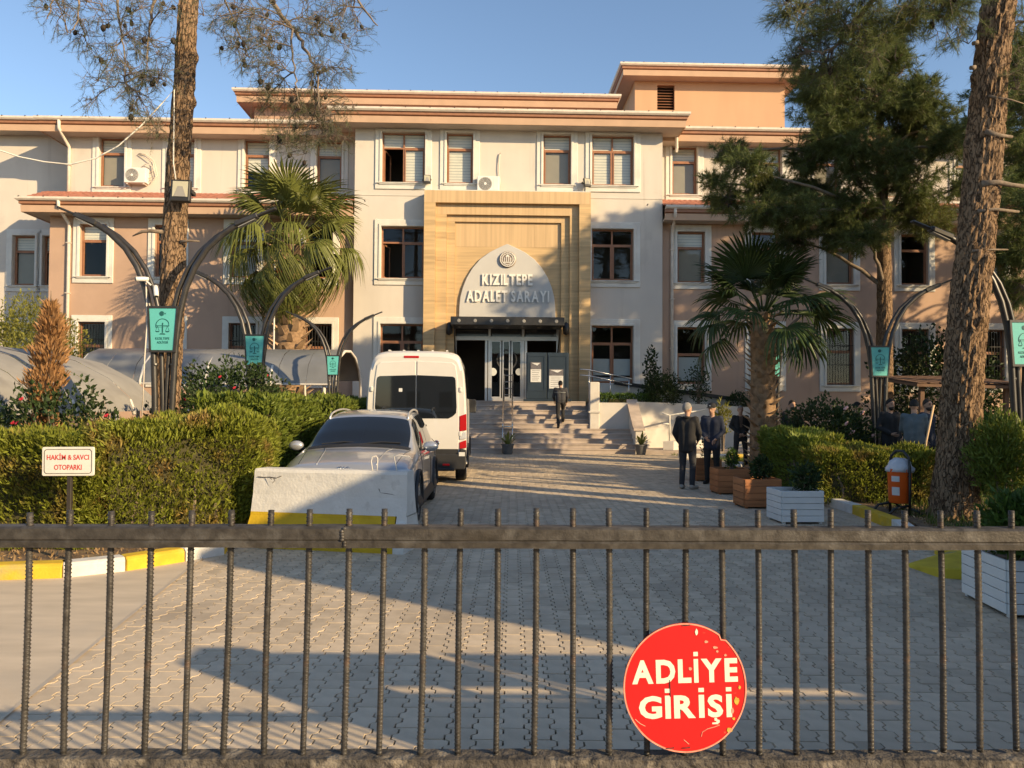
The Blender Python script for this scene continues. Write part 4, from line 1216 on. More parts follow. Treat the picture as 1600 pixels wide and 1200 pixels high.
gh = thing("gatehouse", "flat-roofed rendered gatehouse with a wide window beside the drive", "building", (0, 0, 0))
GX = 7.5
b = MB()
MB().box(GX, GX + 1.3, .75, 8.7, 0, 4.75).build("wall", MAT["gatehouse_render"], gh)
MB().box(GX - .003, GX + 1.32, .747, 8.75, 4.75, 4.92).build("roof_slab", MAT["trim_white"], gh)
for y in (2.2, 5.0):
    w_ = MB().box(GX - .06, GX + .01, y, y + 1.4, 1.0, 2.2).build("window", MAT["window_brown"], gh)
    MB().box(GX - .065, GX - .06, y + .07, y + .66, 1.07, 2.13).box(GX - .065, GX - .06, y + .74, y + 1.33, 1.07, 2.13).build("pane", MAT["canopy_glass"], w_)
dd = MB().box(GX - .06, GX + .01, 7.3, 8.2, .02, 2.1).build("door", MAT["window_brown"], gh)
MB().tube([(GX - .1, 7.4, 1.0), (GX - .1, 7.52, 1.0)], .012, 6).build("handle", MAT["steel"], dd)
# ------------------------------------------------------------------ vegetation
def barkmat(name, col, dark, sc=16.0):
    m = bpy.data.materials.new(name); m.use_nodes = True
    N = m.node_tree.nodes; L = m.node_tree.links; b = N["Principled BSDF"]; b.inputs["Roughness"].default_value = .95; b.inputs["Specular IOR Level"].default_value = .15
    tc = N.new("ShaderNodeTexCoord"); mp = N.new("ShaderNodeMapping"); mp.inputs["Scale"].default_value = (1, 1, .30); L.new(tc.outputs["Object"], mp.inputs[0])
    nz = N.new("ShaderNodeTexNoise"); nz.inputs["Scale"].default_value = 14; nz.inputs["Detail"].default_value = 4; L.new(mp.outputs[0], nz.inputs["Vector"])
    mx = N.new("ShaderNodeMix"); mx.data_type = 'RGBA'; mx.inputs[0].default_value = .12; L.new(mp.outputs[0], mx.inputs[6]); L.new(nz.outputs["Color"], mx.inputs[7])
    v = N.new("ShaderNodeTexVoronoi"); v.feature = 'DISTANCE_TO_EDGE'; v.inputs["Scale"].default_value = sc; L.new(mx.outputs[2], v.inputs["Vector"])
    r = N.new("ShaderNodeMapRange"); r.inputs[1].default_value = .0; r.inputs[2].default_value = .10; L.new(v.outputs["Distance"], r.inputs[0])
    n2 = N.new("ShaderNodeTexNoise"); n2.inputs["Scale"].default_value = 30; n2.inputs["Detail"].default_value = 5; L.new(mp.outputs[0], n2.inputs["Vector"])
    c1 = N.new("ShaderNodeMix"); c1.data_type = 'RGBA'; L.new(n2.outputs["Fac"], c1.inputs[0]); c1.inputs[6].default_value = (*[q * .55 for q in col], 1); c1.inputs[7].default_value = (*[q * 1.4 for q in col], 1)
    c2 = N.new("ShaderNodeMix"); c2.data_type = 'RGBA'; L.new(r.outputs[0], c2.inputs[0]); c2.inputs[6].default_value = (*dark, 1); L.new(c1.outputs[2], c2.inputs[7])
    L.new(c2.outputs[2], b.inputs["Base Color"])
    ad = N.new("ShaderNodeMath"); ad.operation = 'MULTIPLY_ADD'; ad.inputs[1].default_value = .35; L.new(n2.outputs["Fac"], ad.inputs[0]); L.new(r.outputs[0], ad.inputs[2])
    bp = N.new("ShaderNodeBump"); bp.inputs["Strength"].default_value = 1.0; bp.inputs["Distance"].default_value = .03; L.new(ad.outputs[0], bp.inputs["Height"]); L.new(bp.outputs[0], b.inputs["Normal"])
    MAT[name] = m
barkmat("bark_pine", (0.25, 0.165, 0.10), (0.10, 0.066, 0.043), 24.0)
mat("bark_twig", (0.16, 0.125, 0.10), 0.95, 0.3, 12)
mat("bark_branch", (0.20, 0.155, 0.115), 0.95, 0.3, 12, 0.6, 40)
mat("palm_fibre", (0.25, 0.16, 0.09), 0.95, 0.35, 8, 0.8, 30)
mat("palm_base", (0.33, 0.22, 0.13), 0.85, 0.3, 6, 0.4, 40, objvar=0.25)
mat("cone_brown", (0.035, 0.026, 0.02), 0.9, 0.3, 30)
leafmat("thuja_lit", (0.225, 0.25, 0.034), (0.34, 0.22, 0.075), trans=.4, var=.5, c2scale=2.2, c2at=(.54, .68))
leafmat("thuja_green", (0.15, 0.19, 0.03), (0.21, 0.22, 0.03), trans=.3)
leafmat("privet", (0.065, 0.115, 0.02), (0.10, 0.13, 0.02), trans=.35)
leafmat("needle_sparse", (0.10, 0.12, 0.055), (0.085, 0.115, 0.035), trans=.25)
leafmat("needle_green", (0.125, 0.155, 0.05), (0.20, 0.20, 0.055), trans=.3, c2scale=.7)
leafmat("palm_green", (0.145, 0.16, 0.04), trans=.3, var=.2, rough=.4)
leafmat("palm_dark", (0.05, 0.08, 0.026), trans=.25, var=.2, rough=.4)
leafmat("palm_dry", (0.33, 0.25, 0.13), trans=.2, var=.25)
leafmat("shrub_yellow", (0.22, 0.215, 0.045), (0.14, 0.165, 0.035), trans=.35)
leafmat("rose_leaf", (0.032, 0.055, 0.017), (0.055, 0.06, 0.025), trans=.25)
leafmat("dead_brown", (0.42, 0.235, 0.105), (0.34, 0.17, 0.07), trans=.25)
leafmat("grass_blade", (0.085, 0.125, 0.02), (0.12, 0.13, 0.03), trans=.35)
leafmat("dry_litter", (0.30, 0.20, 0.10), (0.18, 0.12, 0.06), trans=.1)
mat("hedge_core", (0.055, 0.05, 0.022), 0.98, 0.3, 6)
mat("petal_red", (0.42, 0.02, 0.04), 0.6, 0.2, 8)
mat("petal_pink", (0.75, 0.42, 0.38), 0.6, 0.15, 8)

def unit(a): return a / np.maximum(np.linalg.norm(a, axis=1, keepdims=True), 1e-9)
def leaf_cloud(name, P, D, S, wr, m, parent, curl=0.0):
    """many rhombic leaves; P base points, D directions, S lengths, wr width to length"""
    n_ = len(P); D = unit(D)
    A = RNG.normal(size=(n_, 3)); X = unit(np.cross(D, A))
    Nn = np.cross(X, D)
    S = S[:, None]
    V = np.empty((n_, 4, 3))
    V[:, 0] = P
    V[:, 1] = P + D * S * .45 + X * S * wr * .5 + Nn * S * curl * .3
    V[:, 2] = P + D * S - Nn * S * curl
    V[:, 3] = P + D * S * .45 - X * S * wr * .5 + Nn * S * curl * .3
    Fq = np.arange(n_ * 4).reshape(-1, 4)
    return npmesh(name, V.reshape(-1, 3), Fq, m, parent)
def blade_cloud(name, P, D, S, w, m, parent):
    """many thin pointed blades (triangles); w is the base width"""
    n_ = len(P); D = unit(D); X = unit(np.cross(D, RNG.normal(size=(n_, 3))))
    V = np.empty((n_, 3, 3)); V[:, 0] = P - X * w / 2; V[:, 1] = P + X * w / 2; V[:, 2] = P + D * S[:, None]
    return npmesh(name, V.reshape(-1, 3), np.arange(n_ * 3).reshape(-1, 3), m, parent)

def hedge(label, corners, h, m, dens=1500, size=(.05, .11), wr=.42, bulge=.09, base=.05, hvar=.06, name="hedge", stems=True):
    """clipped hedge on a quadrilateral footprint (counter-clockwise corners)"""
    c = [Vector((*p, 0)) for p in corners]
    ce_ = sum(c, Vector()) / 4
    t = thing(name, label, "hedge", tuple(ce_))
    L_ = [p - ce_ for p in c]
    P, D, S = [], [], []
    def put(a, b2, nrm, area_fn, n_):
        pass
    faces = []
    for i in range(4):
        a, b2 = L_[i], L_[(i + 1) % 4]
        d = (b2 - a); nrm = Vector((d.y, -d.x, 0)).normalized()
        faces.append(('side', a, b2, nrm, d.length * h))
    area = ((L_[2] - L_[0]).cross(L_[3] - L_[1])).length / 2
    faces.append(('top', None, None, Vector((0, 0, 1)), area * 1.3))
    for kind_, a, b2, nrm, ar in faces:
        n_ = int(ar * dens)
        u = RNG.random(n_); w = RNG.random(n_)
        if kind_ == 'side':
            pts_ = np.array(a)[None] * (1 - u)[:, None] + np.array(b2)[None] * u[:, None]
            pts_[:, 2] = base + (h - base) * w
        else:
            pts_ = (np.array(L_[0])[None] * ((1 - u) * (1 - w))[:, None] + np.array(L_[1])[None] * (u * (1 - w))[:, None] + np.array(L_[2])[None] * (u * w)[:, None] + np.array(L_[3])[None] * ((1 - u) * w)[:, None])
            pts_[:, 2] = h
        nn = np.array(nrm)
        g_ = pts_ + np.array(ce_)
        wob = (np.sin(g_[:, 0] * 3.1 + g_[:, 2] * 4) + np.sin(g_[:, 1] * 3.7 + 1 + g_[:, 2] * 2.3) + np.sin(g_[:, 0] * 8.3 + g_[:, 2] * 7 + 2) * .7 + np.sin((g_[:, 0] + g_[:, 2]) * 15) * .35) / 2.4
        inn = -RNG.random(n_) ** 1.7 * .22
        pts_ += nn[None] * (bulge * wob + inn)[:, None]
        if kind_ == 'top': pts_[:, 2] += hvar * np.sin(g_[:, 0] * 2.1 + g_[:, 1])
        dd = nn[None] * .75 + np.array([0, 0, .75])[None] + RNG.normal(0, .45, (n_, 3))
        P.append(pts_); D.append(dd); S.append(RNG.uniform(*size, n_) * (1 + .35 * (RNG.random(n_) > .93)))
    P = np.concatenate(P); D = np.concatenate(D); S = np.concatenate(S)
    leaf_cloud("foliage", P, D, S, wr, m, t, .12)
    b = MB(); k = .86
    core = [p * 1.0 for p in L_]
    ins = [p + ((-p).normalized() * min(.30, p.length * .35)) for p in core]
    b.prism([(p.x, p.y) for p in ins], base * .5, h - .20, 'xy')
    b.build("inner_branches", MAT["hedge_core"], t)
    if stems:
        n_ = max(2, int((L_[1] - L_[0]).length / .45))
        for i in range(n_):
            p = L_[0].lerp(L_[1], (i + .5) / n_) * .72
            MB().tube([(p.x, p.y, 0), (p.x + random.uniform(-.05, .05), p.y, .3), (p.x + random.uniform(-.1, .1), p.y * .9, h * .6)], [.03, .024, .012], 6).build("stem", MAT["bark_branch"], t)
    return t

# left side hedges (clipped thuja)
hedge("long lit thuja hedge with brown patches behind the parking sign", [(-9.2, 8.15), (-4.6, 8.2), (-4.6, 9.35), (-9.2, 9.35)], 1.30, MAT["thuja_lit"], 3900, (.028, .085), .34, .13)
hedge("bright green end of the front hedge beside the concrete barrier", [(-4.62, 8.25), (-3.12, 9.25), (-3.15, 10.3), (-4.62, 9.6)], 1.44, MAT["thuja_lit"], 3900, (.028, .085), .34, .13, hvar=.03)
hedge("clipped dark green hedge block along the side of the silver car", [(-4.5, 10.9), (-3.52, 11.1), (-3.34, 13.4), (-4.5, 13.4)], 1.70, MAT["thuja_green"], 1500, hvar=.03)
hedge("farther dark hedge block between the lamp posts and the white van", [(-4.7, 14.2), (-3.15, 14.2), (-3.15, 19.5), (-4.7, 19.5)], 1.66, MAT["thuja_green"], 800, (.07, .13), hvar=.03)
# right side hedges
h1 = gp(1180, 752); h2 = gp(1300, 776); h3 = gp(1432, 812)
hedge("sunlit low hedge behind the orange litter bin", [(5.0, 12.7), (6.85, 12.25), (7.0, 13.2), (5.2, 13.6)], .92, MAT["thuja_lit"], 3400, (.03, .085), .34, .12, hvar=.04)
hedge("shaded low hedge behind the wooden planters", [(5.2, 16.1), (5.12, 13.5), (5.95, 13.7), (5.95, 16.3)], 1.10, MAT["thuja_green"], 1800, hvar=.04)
hedge("light green leafy hedge behind the thick pine trunk", [(8.6, 13.6), (12.5, 13.6), (12.5, 14.8), (8.6, 14.8)], 1.35, MAT["privet"], 700, (.07, .13), .6)
hedge("small clipped box hedge on top of the white terrace wall", [(3.2, 27.6), (5.0, 27.75), (5.0, 28.1), (3.2, 28.0)], .40, MAT["privet"], 900, (.05, .09), .6, base=-.3, stems=False).location.z = 1.66
hedge("low round hedge behind the lamp post base near the dark-clad men", [(7.2, 17.6), (8.6, 17.2), (8.8, 18.2), (7.4, 18.6)], 1.05, MAT["thuja_green"], 1000)

def shrub(label, cat, loc, rx, ry, rz, zc, n_, m, size=(.05, .1), wr=.5, name="shrub", stems=7, flowers=None, shell=.5, group=None, up=.4, stalk="bark_branch"):
    t = thing(name, label, cat, loc, 0, group)
    d = unit(RNG.normal(size=(n_, 3)))
    r_ = (shell + (1 - shell) * RNG.random(n_) ** .6)
    lump = 1 + .22 * np.sin(d[:, 0] * 5 + d[:, 2] * 4 + loc[0]) * np.sin(d[:, 1] * 5 - d[:, 2] * 3)
    P = d * (r_ * lump)[:, None] * np.array([rx, ry, rz]) + np.array([0, 0, zc])
    ok = P[:, 2] > .02
    P, d = P[ok], d[ok]
    leaf_cloud("foliage", P, d * .6 + np.array([0, 0, up]) + RNG.normal(0, .5, P.shape), RNG.uniform(*size, len(P)), wr, m, t, .15)
    for i in range(stems):
        a = random.uniform(0, 6.28); q = random.uniform(.3, .8)
        MB().tube([(0.03 * math.cos(a), .03 * math.sin(a), 0), (rx * q * .4 * math.cos(a), ry * q * .4 * math.sin(a), zc * .7), (rx * q * math.cos(a), ry * q * math.sin(a), zc + rz * random.uniform(.1, .7))], [.022, .014, .005], 5).build("stem", MAT[stalk], t)
    if flowers:
        cnt, mm, fr = flowers
        for i in range(cnt):
            a = random.uniform(0, 6.28); e = random.uniform(-.1, .9)
            p = Vector((rx * math.cos(a) * math.cos(e) * .98, -abs(ry * math.sin(a) * math.cos(e)) * .98, zc + rz * math.sin(e) * .98))
            b = MB()
            for k in range(9):
                aa = k * 2.4; rr = fr * (.25 + .75 * k / 9)
                b.ell(p + Vector((rr * math.cos(aa) * .6, rr * math.sin(aa) * .4, rr * .5 * math.sin(aa * 1.7))), (fr * .45, fr * .25, fr * .4), 6, 4)
            b.build("flower", MAT[mm], t, smooth=True)
    return t
p = at(52, 560, 25.0); shrub("big yellow-green bush in front of the peach corner", "bush", (p.x - .2, 25.0, 0), 1.75, 1.4, 2.1, 2.9, 14000, MAT["shrub_yellow"], (.07, .15), .4, shell=.35)
p = at(5, 600, 19.0); shrub("low yellow-green bush at the photo's left edge behind the grey shed roof", "bush", (p.x - .6, 21.5, 0), 1.3, 1.0, 1.5, 2.0, 5000, MAT["shrub_yellow"], (.07, .15), .4, shell=.35)
shrub("rose bush with red blooms in front of the curved shed roof", "bush", (-6.1, 10.4, 0), .85, .6, .75, 1.15, 2600, MAT["rose_leaf"], (.05, .1), .6, "rose_bush", 9, (6, "petal_red", .036), group="rose bushes behind the front hedge")
shrub("straggling rose bush with dark leaves between dead conifer and pine", "bush", (-7.2, 11.0, 0), .7, .6, .6, 1.05, 1700, MAT["rose_leaf"], (.05, .1), .6, "rose_bush", 9, (4, "petal_red", .036), group="rose bushes behind the front hedge")
shrub("rose bush with red blooms before the parked white car", "bush", (-5.0, 12.6, 0), .9, .6, .55, 1.35, 2600, MAT["rose_leaf"], (.05, .1), .6, "rose_bush", 9, (7, "petal_red", .036), group="rose bushes behind the front hedge")
shrub("tall rose bush with brownish leaves under the middle banner", "bush", (-5.3, 14.6, 0), 1.15, .8, .8, 1.65, 4200, MAT["rose_leaf"], (.06, .11), .6, "rose_bush", 12, (5, "petal_red", .036), group="rose bushes behind the front hedge")
shrub("pink-flowering rose bush in front of a man at the garden bed", "bush", (6.9, 16.9, 0), 1.0, .7, .75, 1.05, 4200, MAT["rose_leaf"], (.06, .11), .6, "rose_bush", 10, (7, "petal_pink", .07))
p = at(1035, 600, 28.0); shrub("leafy bush hanging over the white terrace wall", "bush", (p.x, 28.0, 1.6), .75, .5, .8, .45, 4200, MAT["rose_leaf"], (.06, .12), .45, shell=.3)
p = at(1018, 575, 28.2); shrub("thin tall shrub with dark leaves standing on the terrace", "bush", (p.x, 28.3, 1.6), .28, .25, .95, 1.25, 420, MAT["rose_leaf"], (.08, .14), .7, shell=.2)
p = at(1092, 590, 28.2); shrub("twiggy half-bare shrub in front of the lower peach window", "bush", (p.x, 28.3, 1.5), .5, .4, .85, .9, 700, MAT["rose_leaf"], (.06, .12), .6, shell=.2, stems=14)
p = at(1160, 628, 28); shrub("small round dark bush at the end of the terrace", "bush", (p.x, 28.5, 1.4), .45, .4, .4, .35, 1200, MAT["rose_leaf"], (.06, .1), .5)
p = at(1135, 660, 25.5); shrub("small yellow young tree staked on the lawn behind the men", "tree", (p.x - .1, 25.6, 0), .3, .3, .55, 1.25, 260, MAT["shrub_yellow"], (.12, .22), .35, name="sapling", stems=5, shell=.1)
shrub("dense ivy-like shrub against the shaded peach wall", "bush", (13.6, 24.5, 0), 2.1, 1.2, 2.1, 1.9, 9000, MAT["rose_leaf"], (.09, .17), .6, shell=.5)
shrub("tall leafy shrub beside the shaded wall at the photo's right edge", "bush", (15.6, 20.5, 0), 1.6, 1.2, 2.0, 1.9, 7000, MAT["privet"], (.09, .16), .5, shell=.5)
# small young cypresses at the foot of the big trunk
shrub("feathery young cypress growing at the foot of the thick pine", "shrub", (6.62, 10.35, 0), .42, .38, .62, .98, 5200, MAT["thuja_green"], (.06, .13), .22, name="young_cypress", stems=4, shell=.15, up=1.0)
shrub("feathery young cypress next to the lamp post base", "shrub", (7.3, 10.6, 0), .5, .45, .62, .95, 5600, MAT["thuja_green"], (.06, .13), .22, name="young_cypress", stems=4, shell=.15, up=1.0)

# dead brown conifer behind the left hedge
t = thing("dead_conifer", "dead rust-brown young conifer standing above the left hedge", "tree", (-6.42, 10.6, 0))
n_ = 5200
zz = RNG.uniform(1.0, 3.0, n_)
prof_r = np.interp(zz, [1.0, 1.40, 1.47, 1.65, 1.9, 2.3, 2.75, 3.0], [.20, .20, .04, .17, .22, .20, .12, .03]) * (1 + .2 * np.sin(zz * 17) + .15 * np.sin(zz * 41))
a_ = RNG.uniform(0, 6.283, n_); rr = prof_r * RNG.random(n_) ** .5
P = np.stack([rr * np.cos(a_) + .05 * np.sin(zz * 3), rr * np.sin(a_), zz], 1)
D = np.stack([np.cos(a_) * .6, np.sin(a_) * .6, np.full(n_, 1.0)], 1) + RNG.normal(0, .3, (n_, 3))
leaf_cloud("foliage", P, D, RNG.uniform(.06, .15, n_), .2, MAT["dead_brown"], t)
MB().tube([(0, 0, 0), (.02, 0, 1.5), (.03, 0, 3.2)], [.035, .025, .006], 6).build("trunk", MAT["bark_branch"], t)

# ------------------------------------------------------------------ pines
def bark_trunk(pts, radii, t, nseg=40, nlen=220, amp=.03, m="bark_pine", knots=()):
    """trunk with furrowed bark plates in the geometry"""
    pts = [Vector(p) for p in pts]
    cum = [0]
    for i in range(1, len(pts)): cum.append(cum[-1] + (pts[i] - pts[i - 1]).length)
    T = cum[-1]; vs_ = []; fs_ = []
    for i in range(nlen + 1):
        s_ = T * i / nlen
        j = max(q for q in range(len(pts) - 1) if cum[q] <= s_ + 1e-6)
        f_ = (s_ - cum[j]) / (cum[j + 1] - cum[j]); f2 = f_ * f_ * (3 - 2 * f_) * .35 + f_ * .65
        c_ = pts[j].lerp(pts[j + 1], f2); r_ = radii[j] + (radii[j + 1] - radii[j]) * f_
        for k in range(nseg):
            a = 2 * math.pi * k / nseg
            x, y = math.cos(a), math.sin(a)
            wob = noise.noise((x * 1.1, y * 1.1, s_ * .8)) * .06
            q = (x * 5.5 + .4 * noise.noise((x, y, s_ * 2)), y * 5.5, s_ * 3.2)
            cell = noise.voronoi(q)[0]
            plate = min(1.0, (cell[1] - cell[0]) * 2.6)
            rr = r_ * (1 + wob) + amp * (plate - .6) + amp * .4 * noise.noise((x * 18, y * 18, s_ * 9))
            for (ks, ka, kr, kh) in knots:
                dz = (s_ - ks) / kr; da = ((a - ka + math.pi) % (2 * math.pi) - math.pi) * r_ / kr
                rr += kh * math.exp(-(dz * dz + da * da))
            vs_.append((c_.x + rr * x, c_.y + rr * y, c_.z))
    for i in range(nlen):
        for k in range(nseg):
            k2 = (k + 1) % nseg
            fs_.append((i * nseg + k, i * nseg + k2, (i + 1) * nseg + k2, (i + 1) * nseg + k))
    b = MB(); b.add(vs_, fs_)
    return b.build("trunk", MAT[m], t, smooth=False, fix=False)

def crown(t, limbs, clumps, m, needle=(.07, .12), w=.004, per=26, tufts=4, droop=.15, twig_r=.006, cones=0, twigs_per=26):
    """limbs: list of (points, radii). clumps: (centre, (rx, ry, rz), weight). Twigs reach from the nearest limb into each clump and carry needle tufts."""
    lb = MB(); tw_ = MB()
    lp = []
    for pts, rad in limbs:
        pts = [Vector(p) for p in pts]
        fine = []; fr = []
        for i in range(len(pts) - 1):
            p0 = pts[max(i - 1, 0)]; p1 = pts[i]; p2 = pts[i + 1]; p3 = pts[min(i + 2, len(pts) - 1)]
            for q in range(5):
                u = q / 5
                c_ = .5 * ((2 * p1) + (p2 - p0) * u + (2 * p0 - 5 * p1 + 4 * p2 - p3) * u * u + (3 * p1 - p0 - 3 * p2 + p3) * u ** 3)
                fine.append(c_ + Vector((random.gauss(0, .012), random.gauss(0, .012), random.gauss(0, .012)))); fr.append(rad[i] + (rad[i + 1] - rad[i]) * u)
        fine.append(pts[-1]); fr.append(rad[-1])
        MB().tube(fine, fr, 7).build("limb", MAT["bark_branch"], t, smooth=True)
        lp += [tuple(p) for p in fine]
    lpn = np.array(lp)
    BP, BD, BS = [], [], []; cone_at = []
    for (c_, r3, wgt) in clumps:
        c_ = np.array(c_); nt_ = max(3, int(twigs_per * wgt))
        root_ = lpn[np.argmin(((lpn - c_) ** 2).sum(1))]
        # a branchlet runs from the limb through the clump; twigs leave it all along
        ax = c_ - root_; la = np.linalg.norm(ax)
        if la < .25: ax = RNG.normal(size=3) * np.array([1, 1, .5]); ax /= np.linalg.norm(ax)
        else: ax = ax / la
        end_ = c_ + ax * np.array(r3).mean() * .6; end_[2] -= .1
        bez = [root_ * (1 - f_) ** 2 + 2 * f_ * (1 - f_) * (root_ * .5 + c_ * .5 + np.array([0, 0, .12]) + RNG.normal(0, .05, 3)) + end_ * f_ ** 2 for f_ in np.linspace(0, 1, 7)]
        tw_.tube([tuple(q) for q in bez], [twig_r * (2.6 - 1.9 * i_ / 6) for i_ in range(7)], 5, cap=False)
        for k in range(nt_):
            s0 = bez[int(RNG.integers(2, 7))]
            d = RNG.normal(size=3) + ax * .7; d /= np.linalg.norm(d)
            e = s0 * .6 + c_ * .4 + d * np.array(r3) * RNG.uniform(.35, 1.0)
            mid_ = s0 * .45 + e * .55 + RNG.normal(0, .04, 3); mid_[2] += .04
            tw_.tube([tuple(s0), tuple(s0 * .7 + mid_ * .3 + RNG.normal(0, .015, 3)), tuple(mid_), tuple(mid_ * .45 + e * .55 + RNG.normal(0, .02, 3)), tuple(e)], [twig_r * 1.2, twig_r * 1.05, twig_r * .9, twig_r * .65, twig_r * .4], 4, cap=False)
            # side shoots with tufts
            for q in range(tufts):
                f_ = 1 - .75 * q / tufts * RNG.random()
                bse = mid_ * (1 - f_) + e * f_
                sd = (e - mid_); sd = sd / (np.linalg.norm(sd) + 1e-6) * .7 + RNG.normal(0, .6, 3); sd[2] -= droop; sd /= np.linalg.norm(sd)
                ln = RNG.uniform(.10, .30)
                tip = bse + sd * ln
                tw_.tube([tuple(bse), tuple(bse * .5 + tip * .5 + RNG.normal(0, .01, 3)), tuple(tip)], [twig_r * .55, twig_r * .45, twig_r * .3], 3, cap=False)
                n_ = per
                f2 = RNG.random(n_)[:, None] ** .6
                BP.append(bse[None] * (1 - f2) + tip[None] * f2)
                BD.append(sd[None] * .8 + RNG.normal(0, .5, (n_, 3)))
                BS.append(RNG.uniform(*needle, n_))
                if cones and RNG.random() < cones: cone_at.append(bse)
    tw_.build("twigs", MAT["bark_twig"], t, fix=False)
    blade_cloud("needles", np.concatenate(BP), np.concatenate(BD), np.concatenate(BS), w, m, t)
    if cone_at:
        o_ = MB().lathe([(.004, .04), (.022, .028), (.031, .0), (.026, -.025), (.006, -.045)], 8).build("cone", MAT["cone_brown"], t, smooth=True)
        me_ = o_.data; bpy.data.objects.remove(o_)
        for p in cone_at[:120]:
            link("cone", me_, t, (p[0], p[1], p[2] - .03), (random.uniform(-.6, .6), random.uniform(-.6, .6), 0), [random.uniform(.9, 1.35)] * 3)

def A3(px, py, Y): return tuple(at(px, py, Y))
# --- left pine: tall furrowed trunk, thin grey half-bare twigs hanging into the sky
LY = 12.2
pl = thing("pine_tree", "tall pine with orange-brown bark and thin grey cone-hung twigs above the left hedge", "tree")
k_ = LY / F
tp = [(258, 690), (262, 620), (268, 500), (272, 380), (279, 250), (288, 130), (295, 0), (302, -130), (306, -300), (310, -480)]
bark_trunk([A3(x, y, LY) for x, y in tp], [.23, .195, .185, .18, .172, .16, .148, .135, .11, .06], pl, 44, 240, .022,
           knots=[(1.55, -.4, .06, .05), (2.55, 4.9, .07, .05), (4.9, 2.6, .08, .05), (6.2, .2, .07, .06), (6.35, 2.8, .07, .06), (5.4, .1, .06, .05)])
# dead branch stubs
for pts_, r_ in (([(262, 363), (235, 361), (222, 362), (207, 369)], [.035, .03, .024, .008]), ([(282, 378), (296, 376), (312, 377)], [.03, .02, .01]), ([(265, 245), (262, 246)], [.02, .02]), ([(258, 590), (243, 560), (236, 532)], [.05, .045, .03])):
    MB().tube([A3(x, y, LY - .12) for x, y in pts_], r_, 7).build("branch_stub", MAT["bark_branch"], pl, smooth=True)
def limb_px(pts_, Ys, r0, r1):
    n_ = len(pts_)
    return ([A3(x, y, Ys[0] + (Ys[1] - Ys[0]) * i / (n_ - 1)) for i, (x, y) in enumerate(pts_)], [r0 + (r1 - r0) * i / (n_ - 1) for i in range(n_)])
limbs = [limb_px([(303, -170), (370, -90), (425, 0), (457, 45), (480, 80), (495, 118), (499, 170)], (12.2, 11.2), .05, .010),
         limb_px([(457, 45), (458, 95), (464, 140), (468, 170)], (11.3, 11.1), .018, .006),
         limb_px([(304, -200), (420, -150), (520, -60), (560, 0), (590, 40)], (12.2, 11.0), .05, .008),
         limb_px([(300, -110), (262, -60), (242, 0), (234, 35), (230, 80), (228, 120)], (12.2, 11.6), .035, .006),
         limb_px([(302, -150), (230, -120), (190, -40), (186, 30), (192, 70), (196, 130)], (12.2, 11.3), .035, .006),
         limb_px([(304, -190), (200, -160), (120, -60), (85, 0), (75, 30)], (12.2, 11.4), .04, .006),
         limb_px([(120, -60), (125, 0), (118, 40), (105, 55)], (11.5, 11.2), .02, .005),
         limb_px([(303, -160), (340, -60), (352, 0), (372, 50), (390, 90)], (12.2, 12.6), .03, .006)]
cl = []
for (x, y, r_, w_) in ((95, 15, 40, 1.0), (130, 45, 38, .9), (150, 10, 45, .9), (185, 60, 40, 1.1), (165, 100, 36, .8), (200, 110, 40, 1.1), (215, 150, 36, 1.2), (240, 60, 36, .9), (245, 120, 35, 1.1), (235, 180, 28, .7), (258, 15, 28, .5), (205, 20, 36, .7), (150, 150, 26, .35),
                         (345, 20, 40, 1.0), (390, 15, 45, 1.2), (400, 70, 42, 1.2), (440, 30, 45, 1.3), (365, 70, 34, .7), (430, 110, 36, 1.1), (420, 150, 34, 1.0), (480, 30, 42, 1.1), (520, 25, 42, 1.1), (555, 20, 36, .8), (525, 60, 30, .4), (510, 115, 32, 1.1), (530, 105, 22, .5), (495, 160, 36, 1.2), (460, 160, 36, 1.2), (450, 200, 34, 1.0), (510, 195, 34, 1.2), (480, 215, 30, .9), (535, 165, 22, .4)):
    Yq = 11.4 + random.uniform(-.5, .7)
    cl.append((A3(x, y, Yq), (r_ * Yq / F * 1.0, .45, r_ * Yq / F * .95), w_))
# the rest of the crown, above the frame
for i in range(34):
    a = random.uniform(0, 6.28); q = random.uniform(.6, 2.6)
    base_ = A3(305, -330 - random.uniform(0, 260), LY)
    cl.append(((base_[0] + q * math.cos(a), base_[1] + q * math.sin(a), base_[2] + random.uniform(-.6, .8)), (.55, .55, .4), .6))
    limbs.append(([base_, (base_[0] + q * .5 * math.cos(a), base_[1] + q * .5 * math.sin(a), base_[2] + .25), (base_[0] + q * math.cos(a), base_[1] + q * math.sin(a), base_[2])], [.03, .02, .006]))
crown(pl, limbs, cl, MAT["needle_sparse"], needle=(.05, .11), w=.0034, per=16, tufts=4, droop=.25, twig_r=.005, cones=.022, twigs_per=26)
floodlight("square floodlight strapped to the left pine trunk", A3(283, 299, LY - .30), .12, .30, -8)
# cable from the trunk out of the picture
cbl = thing("cable", "white cable sagging from the left pine to the picture's edge", "cable")
cp = [(288, 262), (272, 140), (250, 165), (220, 197), (185, 228), (150, 247), (110, 257), (70, 253), (30, 245), (0, 235), (-60, 205), (-160, 140)]
MB().tube([A3(276, 290, 11.9), A3(271, 255, 11.95)] + [A3(x, y, 11.9 - i * .08) for i, (x, y) in enumerate(cp[1:])], .011, 6).build("wire", MAT["trim_white"], cbl, smooth=True)

